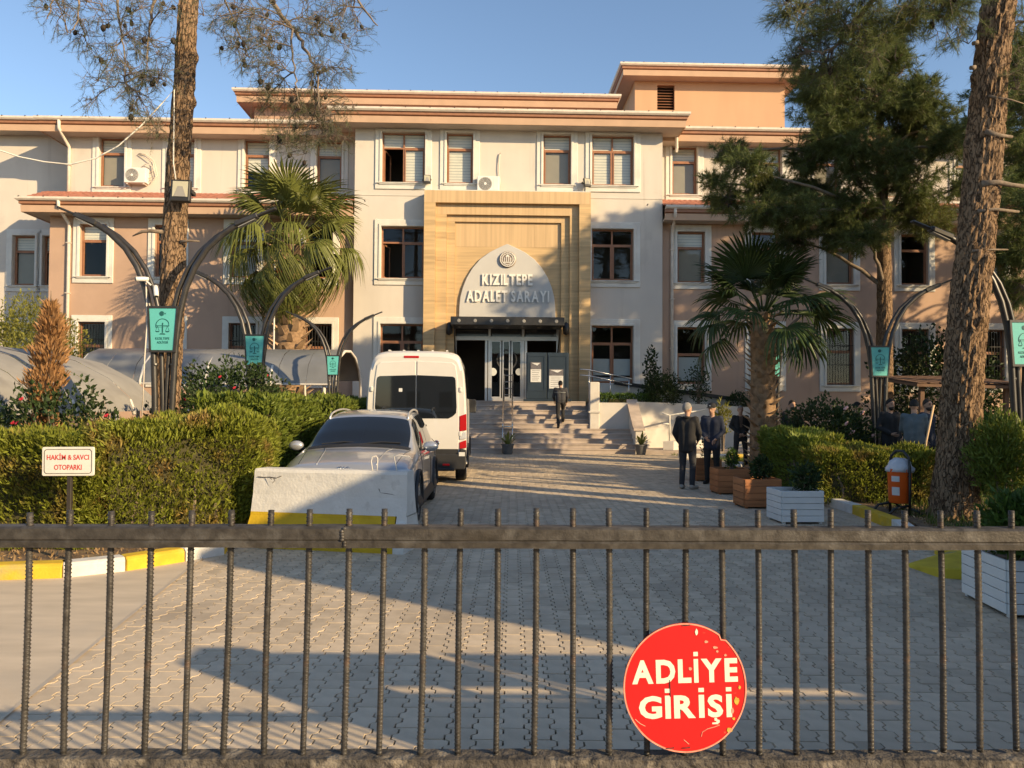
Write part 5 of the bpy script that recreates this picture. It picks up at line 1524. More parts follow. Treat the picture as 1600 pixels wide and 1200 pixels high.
# --- right front pine: thick leaning trunk
RY = 11.0
pr = thing("pine_tree", "thick leaning pine with deeply furrowed bark behind the litter bin", "tree")
tp = [(1487, 835), (1492, 800), (1497, 700), (1503, 600), (1512, 500), (1522, 400), (1532, 300), (1540, 200), (1549, 110), (1560, 0), (1572, -150), (1585, -330), (1595, -520)]
bark_trunk([A3(x, y, RY) for x, y in tp], [.47, .335, .28, .265, .255, .247, .24, .235, .228, .22, .20, .16, .08], pr, 56, 260, .034,
           knots=[(3.1, -1.4, .12, .06), (3.9, -1.2, .1, .05), (5.6, 3.0, .1, .05), (6.6, 3.1, .09, .06)])
for pts_, r_ in (([(1535, 287), (1560, 285), (1580, 289), (1600, 291)], [.05, .04, .032, .028]), ([(1528, 330), (1555, 327), (1592, 331)], [.03, .026, .018]), ([(1540, 205), (1560, 212), (1582, 214)], [.04, .032, .02]), ([(1520, 68), (1528, 66)], [.03, .03]), ([(1516, 106), (1524, 105)], [.03, .03]), ([(1545, 150), (1580, 156), (1600, 162)], [.02, .012, .006]), ([(1520, 392), (1548, 390), (1575, 390)], [.02, .016, .010])):
    MB().tube([A3(x, y, RY - .22) for x, y in pts_], r_, 7).build("branch_stub", MAT["bark_branch"], pr, smooth=True)
limbs = [limb_px([(1572, -140), (1480, -110), (1400, -50), (1340, 30), (1318, 60), (1285, 85)], (11.0, 10.6), .06, .010),
         limb_px([(1574, -170), (1440, -160), (1330, -70), (1270, 0), (1250, 30)], (11.0, 10.4), .06, .008),
         limb_px([(1570, -100), (1500, -60), (1430, 0), (1405, 40), (1400, 95)], (11.0, 10.9), .04, .008),
         limb_px([(1575, -150), (1620, -60), (1640, 40)], (11.0, 11.2), .05, .01)]
cl = []
for (x, y, r_, w_) in ((1255, 15, 36, .9), (1275, 50, 40, 1.0), (1300, 20, 42, 1.0), (1320, 70, 40, 1.0), (1345, 20, 45, 1.1), (1250, 85, 30, .7), (1290, 95, 36, .9), (1385, 30, 42, 1.0), (1420, 15, 40, .9), (1455, 20, 40, .8), (1480, 10, 34, .7), (1500, 40, 30, .6), (1365, 80, 36, .6), (1410, 60, 30, .5), (1590, 40, 40, 1.0), (1600, 110, 45, 1.0), (1470, -30, 60, 1.0), (1360, -40, 60, 1.0)):
    Yq = 10.7 + random.uniform(-.4, .5)
    cl.append((A3(x, y, Yq), (r_ * Yq / F, .5, r_ * Yq / F * .9), w_))
for i in range(40):
    a = random.uniform(0, 6.28); q = random.uniform(.5, 2.6)
    base_ = A3(1588, -350 - random.uniform(0, 240), RY)
    cl.append(((base_[0] + q * math.cos(a), base_[1] + q * math.sin(a), base_[2] + random.uniform(-.7, .8)), (.6, .6, .45), .7))
    limbs.append(([base_, (base_[0] + q * .5 * math.cos(a), base_[1] + q * .5 * math.sin(a), base_[2] + .25), (base_[0] + q * math.cos(a), base_[1] + q * math.sin(a), base_[2])], [.04, .025, .006]))
crown(pr, limbs, cl, MAT["needle_green"], needle=(.08, .15), w=.0042, per=26, tufts=5, cones=.01, twigs_per=30)

# --- farther pines
def far_pine(label, base_px, Y, trunk_px, r0, blobs, m, dense=1.0, extra=0, cones=0.004, group=None, needle=(.12, .22), w=.012, per=26, twr=.007):
    t = thing("pine_tree", label, "tree", group=group)
    pts_ = [A3(x, y, Y) for x, y in trunk_px]
    pts_[0] = (pts_[0][0], pts_[0][1], 0.0)
    n_ = len(pts_)
    bark_trunk(pts_, [r0 * (1 - .75 * i / (n_ - 1)) for i in range(n_)], t, 24, 90, .02)
    limbs = []; cl = []
    for (x, y, rx, rz, w_) in blobs:
        Yq = Y + random.uniform(-1.1, 1.1)
        c_ = A3(x, y, Yq)
        # nearest trunk point a little below the clump
        j = min(range(n_), key=lambda q: abs(pts_[q][2] - (c_[2] - .5)))
        tpnt = Vector(pts_[j]); e = Vector(c_)
        limbs.append(([tuple(tpnt), tuple(tpnt.lerp(e, .5) + Vector((0, 0, .15))), tuple(e)], [r0 * .28, r0 * .18, .015]))
        cl.append((c_, (rx * Y / F, max(rx, rz) * Y / F * 1.1, rz * Y / F), w_ * dense))
    crown(t, limbs, cl, m, needle=needle, w=w, per=per, tufts=6, droop=.05, twig_r=twr, cones=cones, twigs_per=46)
    return t
blobs = [(1385, 75, 30, 26, .8), (1350, 105, 42, 32, 1.0), (1410, 110, 45, 34, 1.1), (1300, 130, 45, 36, 1.1), (1365, 150, 50, 38, 1.3), (1430, 155, 45, 36, 1.1), (1265, 165, 36, 30, .9), (1320, 180, 50, 36, 1.3), (1390, 195, 50, 38, 1.3), (1450, 200, 45, 34, 1.1), (1280, 205, 45, 30, 1.0), (1345, 225, 50, 34, 1.2), (1420, 235, 48, 32, 1.1), (1480, 230, 36, 30, .8),
         (1130, 235, 28, 22, .55), (1160, 265, 34, 24, .8), (1115, 285, 24, 20, .45), (1140, 310, 34, 22, .8), (1190, 300, 42, 26, 1.1), (1240, 285, 45, 28, 1.1), (1180, 335, 40, 22, 1.0), (1235, 335, 48, 26, 1.2), (1290, 315, 48, 28, 1.1), (1300, 355, 46, 24, 1.1), (1250, 375, 38, 20, .8), (1345, 335, 46, 26, 1.0), (1400, 330, 44, 26, .9), (1355, 375, 40, 24, .8), (1440, 345, 40, 26, .8), (1330, 280, 40, 22, .6), (1480, 300, 36, 30, .7), (1300, 245, 48, 30, 1.1), (1380, 265, 48, 30, 1.1), (1250, 235, 40, 28, .9), (1440, 275, 44, 30, 1.0), (1290, 160, 40, 30, 1.0), (1340, 130, 44, 30, 1.0), (1400, 150, 44, 30, 1.0)]
far_pine("broad dark-crowned pine in front of the right wing between two lamp posts", None, 20.0, [(1381, 690), (1382, 560), (1382, 450), (1380, 340), (1376, 250), (1374, 170), (1378, 90)], .24, blobs, MAT["needle_green"], 1.15)
blobs = [(1575, 95, 40, 30, 1.0), (1530, 130, 36, 28, .8), (1560, 160, 45, 34, 1.1), (1600, 180, 50, 40, 1.2), (1540, 215, 40, 34, 1.0), (1590, 250, 46, 36, 1.1), (1560, 300, 40, 30, .8), (1600, 330, 46, 36, 1.0), (1575, 380, 36, 30, .7), (1600, 450, 36, 36, .7), (1640, 260, 60, 60, 1.4), (1650, 380, 60, 50, 1.2), (1640, 140, 60, 50, 1.2)]
far_pine("dark pine behind the thick leaning trunk at the photo's right edge", None, 16.5, [(1655, 720), (1655, 520), (1650, 380), (1640, 260), (1630, 120)], .22, blobs, MAT["needle_green"], 1.0)
# pines standing beyond the right edge of the frame; their crowns shade the right wing and the drive
def grove_pine(label, x, y, r0, zc, rx, rz, nclump=26, seed=1):
    rng_ = random.Random(seed)
    t = thing("pine_tree", label, "tree", group="pines outside the frame to the right")
    top = zc + rz
    bark_trunk([(x, y, 0), (x + .1, y, zc * .5), (x - .05, y + .1, zc), (x, y, top)], [r0, r0 * .8, r0 * .55, .04], t, 20, 60, .02)
    limbs = []; cl = []
    for i in range(nclump):
        a = rng_.uniform(0, 6.28); e = rng_.uniform(-1, 1); q = math.sqrt(1 - e * e) * rng_.uniform(.45, 1.0)
        c_ = (x + rx * q * math.cos(a), y + rx * q * math.sin(a), zc + rz * e * .92)
        limbs.append(([(x, y, max(1.5, c_[2] - .5)), ((x + c_[0]) / 2, (y + c_[1]) / 2, c_[2]), c_], [r0 * .3, r0 * .2, .015]))
        cl.append((c_, (.85, .85, .55), 1.0))
    crown(t, limbs, cl, MAT["needle_green"], needle=(.13, .24), w=.016, per=20, tufts=5, twig_r=.012, twigs_per=30)
grove_pine("tall pine past the photo's right edge close to the right wing", 20.2, 25.0, .24, 8.3, 3.4, 5.2, 74, 3)
grove_pine("pine past the photo's right edge at the end of the right wing", 25.0, 25.0, .24, 8.3, 3.4, 5.2, 66, 9)
grove_pine("tallest pine past the photo's right edge beyond the garden", 21.0, 21.0, .26, 10.8, 3.4, 4.9, 74, 11)
grove_pine("pine past the photo's right edge between garden and right wing", 17.2, 21.6, .24, 10.2, 3.2, 4.9, 74, 5)
grove_pine("pine past the photo's right edge behind the gatehouse", 13.4, 11.4, .2, 5.4, 2.4, 2.5, 26, 8)

# ------------------------------------------------------------------ palms
def fan_leaf(seed, nseg=30, R_=.92, droop=.35, pet=.95, split=.45, spread=215):
    """one fan leaf: petiole along +x, then a pleated blade with drooping split tips"""
    rng_ = random.Random(seed)
    b = MB()
    b.tube([(0, 0, 0), (pet * .5, 0, .05), (pet, 0, 0)], [.028, .02, .014], 5)
    V = []; Fc = []
    a0 = -R(spread / 2)
    for k in range(nseg):
        am = a0 + R(spread) * (k + .5) / nseg; da = R(spread) / nseg * .5
        Lk = R_ * (1 - .32 * abs(am / R(spread / 2)) ** 2.2) * rng_.uniform(.93, 1.05)
        dr = droop * rng_.uniform(.6, 1.4)
        o = len(V)
        for q, (f_, wd) in enumerate(((.04, 1.0), (.35, 1.0), (.58, .92), (.78, .62), (.92, .34), (1.0, .06))):
            r_ = Lk * f_
            z = -dr * max(0, f_ - .30) ** 2 * 1.6 + .10 * f_
            x_shrink = 1 - .25 * dr * max(0, f_ - .5)
            for s_ in (-1, 0, 1):
                aa = am + s_ * da * wd
                V.append((pet + r_ * math.cos(aa) * x_shrink, r_ * math.sin(aa) * x_shrink, z + (.014 * wd if s_ == 0 else -.004) * (1 if f_ > .1 else .3)))
        for q in range(5):
            for s_ in range(2):
                i = o + q * 3 + s_
                Fc.append((i, i + 1, i + 4, i + 3))
    b.add(V, Fc)
    return b
def palm(label, loc, ztop, rt, nleaf, R_, m, leafdefs, skirt, seed, pet=(.8, 1.1), nbase=110, elev=(-1.15, 1.35)):
    rng_ = random.Random(seed)
    t = thing("palm_tree", label, "palm", loc)
    prof_ = [(rt * 1.15, 0), (rt, .4), (rt * .92, ztop * .6), (rt * .95, ztop * .85), (rt * .6, ztop)]
    MB().lathe(prof_, 18).build("trunk", MAT["palm_fibre"], t, smooth=True)
    base_ = MB().add([(-.075, 0, 0), (.075, 0, 0), (.055, .06, .16), (-.055, .06, .16), (-.06, -.05, .02), (.06, -.05, .02), (.03, .10, .27), (-.03, .10, .27)], [(0, 1, 2, 3), (0, 4, 5, 1), (3, 2, 6, 7), (4, 7, 6, 5), (1, 5, 6, 2), (0, 3, 7, 4)]).build("leaf_base", MAT["palm_base"], t)
    me_ = base_.data; bpy.data.objects.remove(base_)
    for i in range(nbase):
        z = .1 + (ztop - .2) * i / nbase; a = i * 2.39996 + rng_.uniform(-.15, .15)
        rr = rt * (1.0 if z < ztop * .8 else .8)
        link("leaf_base", me_, t, (rr * math.cos(a), rr * math.sin(a), z), (rng_.uniform(-.75, -.25), 0, a - math.pi / 2), [rng_.uniform(.8, 1.3) * rt / .4] * 3)
    ms = []
    for q, (dr, sp) in enumerate(leafdefs):
        o_ = fan_leaf(seed * 10 + q, droop=dr, R_=R_, pet=rng_.uniform(*pet), spread=sp).build("leaf", m, t, fix=False); ms.append(o_.data); bpy.data.objects.remove(o_)
    for i in range(nleaf):
        f_ = (i + .5) / nleaf
        el = elev[0] + (elev[1] - elev[0]) * f_ ** .85 + rng_.uniform(-.12, .12)
        a = i * 2.39996 + rng_.uniform(-.2, .2)
        me_ = ms[(0 if el > .5 else (1 if el > -.1 else 2)) % len(ms)]
        rx = rng_.uniform(-.5, .5)
        o_ = link("leaf", me_, t, (.12 * math.cos(a), .12 * math.sin(a), ztop + .25 * f_ - .15))
        o_.rotation_mode = 'QUATERNION'
        o_.rotation_quaternion = (Matrix.Rotation(a, 3, 'Z') @ Matrix.Rotation(-el, 3, 'Y') @ Matrix.Rotation(rx, 3, 'X')).to_quaternion()
        o_.scale = [rng_.uniform(.9, 1.12)] * 3
    if skirt:
        o_ = fan_leaf(seed * 10 + 7, droop=1.0, R_=R_ * .8, pet=.7, spread=150).build("leaf", MAT["palm_dry"], t, fix=False); me_ = o_.data; bpy.data.objects.remove(o_)
        for i in range(skirt):
            a = i * 2.39996; el = rng_.uniform(-1.5, -1.2)
            o_ = link("leaf", me_, t, (rt * .8 * math.cos(a), rt * .8 * math.sin(a), ztop - rng_.uniform(.1, .9)))
            o_.rotation_mode = 'QUATERNION'; o_.rotation_quaternion = (Matrix.Rotation(a, 3, 'Z') @ Matrix.Rotation(-el, 3, 'Y') @ Matrix.Rotation(rng_.uniform(-.6, .6), 3, 'X')).to_quaternion()
            o_["label"] = "dry hanging straw-coloured leaf"
    return t
p = at(452, 600, 28.0)
palm("shaggy sunlit fan palm with hanging leaves before the left wing", (p.x, 28.0, 0), 7.4, .58, 48, 1.2, MAT["palm_green"], [(.75, 195), (1.4, 180), (2.1, 160)], 16, 4, pet=(1.3, 1.75), nbase=150, elev=(-1.2, 1.42))
p = at(1192, 600, 20.5)
palm("dark stiff fan palm with a scaly trunk behind the standing men", (p.x, 20.5, 0), 4.15, .34, 30, 1.05, MAT["palm_dark"], [(.35, 190), (.55, 200), (.8, 190)], 0, 9, pet=(.95, 1.25), nbase=130, elev=(-.55, 1.3))

# grass tufts and litter in the beds
def scatter_poly(poly, n_):
    xs = [p[0] for p in poly]; ys = [p[1] for p in poly]
    out = []
    while len(out) < n_:
        x, y = random.uniform(min(xs), max(xs)), random.uniform(min(ys), max(ys))
        inside = False; j = len(poly) - 1
        for i in range(len(poly)):
            if (poly[i][1] > y) != (poly[j][1] > y) and x < (poly[j][0] - poly[i][0]) * (y - poly[i][1]) / (poly[j][1] - poly[i][1]) + poly[i][0]: inside = not inside
            j = i
        if inside: out.append((x, y, .09))
    return np.array(out)
gr = [(p[0] + .35, p[1] + .3) for p in kr[2:-2]] + [(13, 22), (13, 8.2), (7, 8.1)]
P = scatter_poly(gr, 26000); D = np.tile(np.array([0, 0, 1.0]), (len(P), 1)) + RNG.normal(0, .4, (len(P), 3))
o = blade_cloud("grass", P, D, RNG.uniform(.08, .22, len(P)), .012, MAT["grass_blade"], None); tag(o, "short rough grass growing in the garden bed on the right", "grass", kind="stuff")
gl = [(p[0] + .05, p[1] + .22) for p in kl[:8]] + [(-3.6, 10.6), (-10, 10.6), (-12, 8)]
P = scatter_poly(gl, 5000); D = np.tile(np.array([0, 0, .4]), (len(P), 1)) + RNG.normal(0, .6, (len(P), 3))
o = leaf_cloud("litter", P, D, RNG.uniform(.03, .08, len(P)), .3, MAT["dry_litter"], None); tag(o, "dry brown leaf litter on the soil under the left hedge", "litter", kind="stuff")
P = scatter_poly([(p[0] + .25, p[1] + .15) for p in kr[1:9]] + [(6.5, 16), (7.5, 9)], 5000); D = np.tile(np.array([0, 0, .4]), (len(P), 1)) + RNG.normal(0, .6, (len(P), 3))
o = leaf_cloud("litter", P, D, RNG.uniform(.03, .08, len(P)), .3, MAT["dry_litter"], None); tag(o, "dry brown leaf litter on the soil under the right hedge", "litter", kind="stuff")
P = scatter_poly([(5.2, 25.4), (10, 25.1), (11, 22.5), (6.6, 22.2)], 5000); P[:, 2] = 0; D = np.tile(np.array([0, 0, 1.0]), (len(P), 1)) + RNG.normal(0, .4, (len(P), 3))
o = blade_cloud("grass", P, D, RNG.uniform(.06, .16, len(P)), .014, MAT["grass_blade"], None); tag(o, "patch of green lawn behind the far yellow and white kerb", "grass", kind="stuff")
# ------------------------------------------------------------------ lamp posts with banners
mat("banner_teal", (0.115, 0.47, 0.44), 0.55, 0.05, 3)
mat("banner_ink", (0.012, 0.10, 0.095), 0.6, 0.1, 5)
mat("lamp_metal", (0.030, 0.027, 0.024), 0.38, 0.3, 10, spec=0.6)
mat("concrete_block", (0.42, 0.39, 0.35), 0.9, 0.15, 4, 0.4, 40)
def lamp_arm(s, dy):
    """one tube of an arm: rises nearly straight from the foot, then curves outwards"""
    pts = [(.10, .05), (.115, 1.0), (.135, 1.8), (.17, 2.6), (.225, 3.05), (.31, 3.42), (.44, 3.74), (.62, 4.02), (.86, 4.25), (1.12, 4.42), (1.36, 4.52)]
    return [(s * x, dy, z) for x, z in pts]
def lamp(label, loc, rotz=0.0, first=None):
    t = thing("street_lamp", label, "street lamp", loc, rotz, "tulip-shaped lamp posts with teal banners along the drive")
    if first is not None:
        for ch in list(first.children):
            c = ch.copy(); COL.objects.link(c); c.parent = t
            for g_ in ch.children:
                d = g_.copy(); COL.objects.link(d); d.parent = c
        return t
    for s in (-1, 1):
        a = lamp_arm(s, 0)
        MB().tube(a, .047, 9).build("arm", MAT["lamp_metal"], t, smooth=True)
        b2 = [(x - s * .105 - (0.02 * s if z > 3.0 else 0), y + .03, z + (.0 if z < 3.0 else -.02 - .04 * (z - 3.0) / 1.5)) for x, y, z in a[:-1]]
        MB().tube(b2, .038, 8).build("inner_tube", MAT["lamp_metal"], t, smooth=True)
        hd = MB()
        p0 = Vector((s * 1.05, 0, 4.39)); p1 = Vector((s * 1.66, 0, 4.64))
        hd.bar(p0, p0.lerp(p1, .55), .13, .075); hd.bar(p0.lerp(p1, .5), p1, .09, .035)
        hd.build("lamp_head", MAT["lamp_metal"], t, bevel=.012)
        MB().bar(p0 + Vector((s * .05, 0, -.045)), p0.lerp(p1, .5) + Vector((0, 0, -.045)), .10, .012).build("lens", MAT["lens"], t)
        for z in (.9, 1.6, 2.25, 2.95): MB().lathe([(.042, z - .02), (.045, z), (.042, z + .02)], 10, (s * (.11 + .03 * z / 2.6), 0, 0)).build("collar", MAT["lamp_metal"], t)
    MB().box(-.22, .22, -.16, .16, 0, .06).build("base_plate", MAT["lamp_metal"], t, bevel=.01)
    MB().lathe([(.26, -.05), (.26, .16), (.24, .2)], 18).build("footing", MAT["concrete_block"], t)
    # banner in its frame
    zt_, zb_, wt, wb_ = 3.10, 2.47, .205, .165
    pl_ = MB().prism([(-wb_, zb_), (wb_, zb_), (wt, zt_), (-wt, zt_)], -.075, -.055).build("banner", MAT["banner_teal"], t)
    MB().ring([(-wb_ - .03, zb_ - .035), (wb_ + .03, zb_ - .035), (wt + .03, zt_ + .035), (-wt - .03, zt_ + .035)], [(-wb_, zb_), (wb_, zb_), (wt, zt_), (-wt, zt_)], -.085, -.045).build("banner_frame", MAT["lamp_metal"], pl_)
    ink = MB(); y0, y1 = -.079, -.0745
    zc = 3.02
    cres = [(.036 * math.cos(q), .036 * math.sin(q)) for q in [R(40 + k * 280 / 14) for k in range(15)]] + [(.012 + .030 * math.cos(q), .030 * math.sin(q)) for q in [R(310 - k * 260 / 12) for k in range(13)]]
    MB().prism([(x - .015, z + zc) for x, z in cres], y0, y1).build("crescent", MAT["banner_ink"], pl_)
    st_ = []
    for k in range(10):
        rr = .014 if k % 2 == 0 else .006
        st_.append((.036 + rr * math.cos(k * math.pi / 5 + math.pi), zc + rr * math.sin(k * math.pi / 5)))
    MB().prism(st_, y0, y1).build("star", MAT["banner_ink"], pl_)
    rr = .105
    MB().ring([(rr * math.cos(R(200 - k * 11)), 2.84 + rr * math.sin(R(200 - k * 11))) for k in range(17)] + [(.1, 2.83)], [((rr - .010) * math.cos(R(200 - k * 11)), 2.84 + (rr - .010) * math.sin(R(200 - k * 11))) for k in range(17)] + [(.095, 2.83)], y0, y1).build("arc", MAT["banner_ink"], pl_)
    MB().box(-.008, .008, y0, y1, 2.73, 2.88).box(-.095, .095, y0, y1, 2.832, 2.841).prism([(-.045, 2.705), (.045, 2.705), (.03, 2.722), (-.03, 2.722)], y0, y1).build("scales", MAT["banner_ink"], pl_)
    for s in (-1, 1):
        MB().prism([(s * .075 - .032, 2.757), (s * .075 + .032, 2.757), (s * .075 + .018, 2.740), (s * .075 - .018, 2.740)], y0, y1).build("scale_pan", MAT["banner_ink"], pl_)
        MB().bar((s * .075, -.077, 2.835), (s * .075 - .028, -.077, 2.757), .003, .003).bar((s * .075, -.077, 2.835), (s * .075 + .028, -.077, 2.757), .003, .003).build("pan_string", MAT["banner_ink"], pl_)
    sans("lettering", "KIZILTEPE", .21, .034, MAT["banner_ink"], pl_, (0, -.0745, 2.645), extrude=.004, bold=.01)
    sans("lettering", "ADLİYESİ", .165, .034, MAT["banner_ink"], pl_, (0, -.0745, 2.585), extrude=.004, bold=.01)
    return t
def lp(px, pyb, Y, z): p = at(px, pyb, Y); return (p.x, Y, z)
def lamp_at(px, py, Y, label, first=None, rz=0.0):
    """px, py is the middle of the banner"""
    p = at(px, py, Y)
    return lamp(label, (p.x, Y, p.z - 2.785), rz, first)
L0 = lamp_at(257.5, 515, 11.6, "arched lamp post with teal banner standing against the left pine trunk")
lamp_at(399.5, 547.5, 16.9, "arched lamp post with teal banner beside the shaggy palm", L0)
far_lamp = lamp_at(521, 571, 21.6, "smallest arched lamp post on the left, next to the white van", L0)
far_lamp.scale = (.82, .82, .82); far_lamp.location.z += 2.785 * .18
lamp_at(1597, 537, 11.6, "arched lamp post with teal banner cut by the photo's right edge", L0)
lamp_at(1373, 565, 17.2, "arched lamp post with teal banner before the dark-crowned pine", L0)
lamp_at(1208, 571.5, 23.0, "arched lamp post with teal banner behind the dark fan palm trunk", L0)
# security cameras and box on the near left lamp post
def cctv(label, loc, d):
    t = thing("security_camera", label, "camera", loc, 0, "white cameras on the near lamp post")
    d = Vector(d).normalized()
    MB().tube([(0, 0, 0), tuple(d * .06), tuple(d * .17), tuple(d * .18)], [.03, .035, .035, .03], 12).build("body", MAT["ac_white"], t, smooth=True)
    MB().tube([tuple(d * .178), tuple(d * .186)], [.026, .026], 12).build("lens", MAT["ac_dark"], t)
    MB().tube([tuple(d * .06), (.03, .02, -.09)], .012, 6).build("bracket", MAT["ac_white"], t)
cctv("white bullet camera pointing down the drive from the lamp arm", A3(232, 436, 11.5), (-.7, -.6, -.1))
cctv("white bullet camera hanging beside the lamp arm near the trunk", A3(243, 447, 11.5), (.25, -.35, -.9))
cd = thing("camera_cable", "thin grey cable hanging from the lamp cameras into the hedge", "cable")
MB().tube([A3(228, 440, 11.55), A3(230, 500, 11.55), A3(226, 560, 11.5), A3(222, 650, 11.5)], .010, 6).build("wire", MAT["gutter_metal"], cd, smooth=True)

# ------------------------------------------------------------------ parking sign
mat("board_white", (0.66, 0.63, 0.57), 0.5, 0.05, 8)
mat("board_red", (0.50, 0.05, 0.04), 0.5, 0.1, 8)
mat("post_dark", (0.035, 0.028, 0.022), 0.6, 0.2, 8)
PY_ = 7.75
p = at(110, 720, PY_)
ps = thing("parking_sign", "small white sign with red lettering on a dark post before the left hedge", "sign", (p.x, PY_, 0))
z0 = at(110, 743, PY_).z; z1 = at(110, 698, PY_).z; w = (at(150, 720, PY_).x - at(69, 720, PY_).x) / 2
tilt = R(-.6)
def rr_(x, z, r, n=5):
    o = []
    for cx, cz, a0 in ((x - r, z - r, 0), (-x + r, z - r, 90), (-x + r, -z + r, 180), (x - r, -z + r, 270)):
        for k in range(n): a = R(a0 + 90 * k / (n - 1)); o.append((cx + r * math.cos(a), cz + r * math.sin(a)))
    return o
hh = (z1 - z0) / 2; zc = (z0 + z1) / 2
bo = MB().prism(rr_(w, hh, .018), -.012, .006).build("board", MAT["board_white"], ps, bevel=.003); bo.location = (0, -.03, zc); bo.rotation_euler = (0, tilt, 0)
MB().ring(rr_(w - .022, hh - .022, .03), rr_(w - .027, hh - .027, .027), -.0145, -.0125).build("border_line", MAT["post_dark"], bo)
lettering("lettering", "HAKİM & SAVCI", w * 1.62, .068, MAT["board_red"], bo, (0, -.0125, .05), extrude=.002, offset=.014)
lettering("lettering", "OTOPARKI", w * 1.06, .052, MAT["board_red"], bo, (-.0, -.0125, -.058), extrude=.002, offset=.014)
MB().box(-.022, .022, -.02, .02, 0, z0 + .02).build("post", MAT["post_dark"], ps, bevel=.004)

# ------------------------------------------------------------------ concrete barrier
mat("barrier_white", (0.60, 0.585, 0.54), 0.85, 0.06, 5, 0.5, 35, col2=(0.50, 0.48, 0.44), c2scale=7, c2at=(0.63, 0.74))
mat("barrier_yellow", (0.52, 0.34, 0.012), 0.75, 0.12, 5, 0.4, 35)
ba = thing("concrete_barrier", "white concrete barrier with a yellow painted foot before the silver car", "barrier", (-2.07, 9.0, 0), R(-11.0))
HW = .96
prof = [(-.30, .0), (-.30, .10), (-.285, .20), (-.19, .36), (-.14, .60), (-.12, .86), (-.10, .895), (.10, .895), (.12, .86), (.14, .60), (.19, .36), (.285, .20), (.30, .10), (.30, 0)]
def barrier_section(x0, x1, lo, hi, m, name, e=0.0):
    """part of the barrier between two heights, subdivided and slightly uneven"""
    pr_ = [q for q in prof if lo - 1e-6 <= q[1] <= hi + 1e-6]
    def yat(z):
        for i in range(6):
            (y0_, z0_), (y1_, z1_) = prof[i], prof[i + 1]
            if z0_ <= z <= z1_: return y0_ + (y1_ - y0_) * (z - z0_) / max(1e-6, z1_ - z0_)
        return prof[6][0]
    zs_ = sorted(set([lo, hi] + [q[1] for q in pr_] + [lo + (hi - lo) * k / 10 for k in range(11)]))
    front = [(yat(z), z) for z in zs_]; loop = front + [(-y, z) for y, z in front[::-1]]
    n_ = 40; k_ = len(loop); vs_ = []
    for i in range(n_ + 1):
        x = x0 + (x1 - x0) * i / n_
        for y, z in loop:
            q = noise.noise((x * 3, y * 6, z * 5)) * .006 + noise.noise((x * 14, y * 20, z * 16)) * .0025
            ex = 0.0
            if z > .80 and x < x0 + .25: ex = -.03 * max(0, noise.noise((x * 6 + 3, 1, z * 4)) + .2)
            vs_.append((x + (.012 * (z / .9) if i == 0 else (-.03 * (z / .9) if i == n_ else 0)), y + q * (1 if y < 0 else -1) + e * (-1 if y < 0 else 1), z + (q * 1.2 + ex if z > .85 else 0)))
    b = MB(); b.add(vs_, [(i * k_ + j, i * k_ + (j + 1) % k_, (i + 1) * k_ + (j + 1) % k_, (i + 1) * k_ + j) for i in range(n_) for j in range(k_)] + [tuple(range(k_)), tuple(n_ * k_ + j for j in range(k_ - 1, -1, -1))])
    return b.build(name, MAT[m], ba)
barrier_section(-HW, HW, .40, .895, "barrier_white", "body")
barrier_section(-HW, HW - .13, 0.0, .40, "barrier_yellow", "painted_foot")
barrier_section(HW - .13, HW, 0.0, .40, "barrier_white", "unpainted_corner")
mat("crack_dark", (0.10, 0.085, 0.07), 0.95, 0.2, 20)
def onface(pts_): return [(x, -.128 - .05 * max(0, (.6 - z)) - .004, z) for x, z in pts_]
for pts_ in ([(-.90, .80), (-.82, .795), (-.74, .80), (-.66, .79), (-.60, .815)], [(-.70, .79), (-.68, .76), (-.71, .73)], [(-.75, .80), (-.72, .77)], [(.60, .70), (.62, .655), (.75, .64), (.82, .625)]):
    MB().tube(onface(pts_), .0045, 5).build("crack", MAT["crack_dark"], ba)
chip = MB().add([(-.80, -.134, .79), (-.70, -.134, .785), (-.66, -.134, .76), (-.72, -.134, .68), (-.76, -.134, .70)], [(0, 1, 2, 3, 4)]).build("chipped_patch", MAT["barrier_white"], ba)
p = .49
MB().tube([(p - .005, -.03, .88), (p - .025, -.03, 1.0), (p - .012, -.02, 1.055), (p + .035, -.02, 1.06), (p + .05, -.02, 1.03), (p + .045, -.03, .88)], .007, 6).build("lifting_loop", MAT["trim_white"], ba, smooth=True)
MB().tube([(p + .28, .0, .88), (p + .24, 0, 1.06), (p + .30, 0, 1.075), (p + .42, 0, 1.06), (p + .46, 0, 1.03)], .007, 6).build("lifting_loop", MAT["trim_white"], ba, smooth=True)

# ------------------------------------------------------------------ yellow painted kerb nose, planters, bin, pots
mat("hump_yellow", (0.50, 0.38, 0.03), 0.85, 0.2, 5, 0.4, 30, col2=(0.30, 0.26, 0.12), c2scale=3.5, c2at=(0.58, 0.68))
hp = thing("painted_block", "low yellow painted concrete nose of the kerb beside the white planter", "kerb block", tuple(gp(1488, 884)), 0)
ol = [gp(x, y) - gp(1488, 884) for x, y in ((1416, 885), (1468, 903), (1520, 907), (1548, 904), (1566, 882), (1512, 862))]
b = MB(); n_ = len(ol)
b.add([(p.x, p.y, 0) for p in ol] + [(p.x * .97, p.y * .97, [.03, .09, .11, .12, .10, .08][i]) for i, p in enumerate(ol)] + [(0, 0, .12)], [(i, (i + 1) % n_, n_ + (i + 1) % n_, n_ + i) for i in range(n_)] + [(n_ + i, n_ + (i + 1) % n_, 2 * n_) for i in range(n_)])
b.build("slab", MAT["hump_yellow"], hp, bevel=.01)

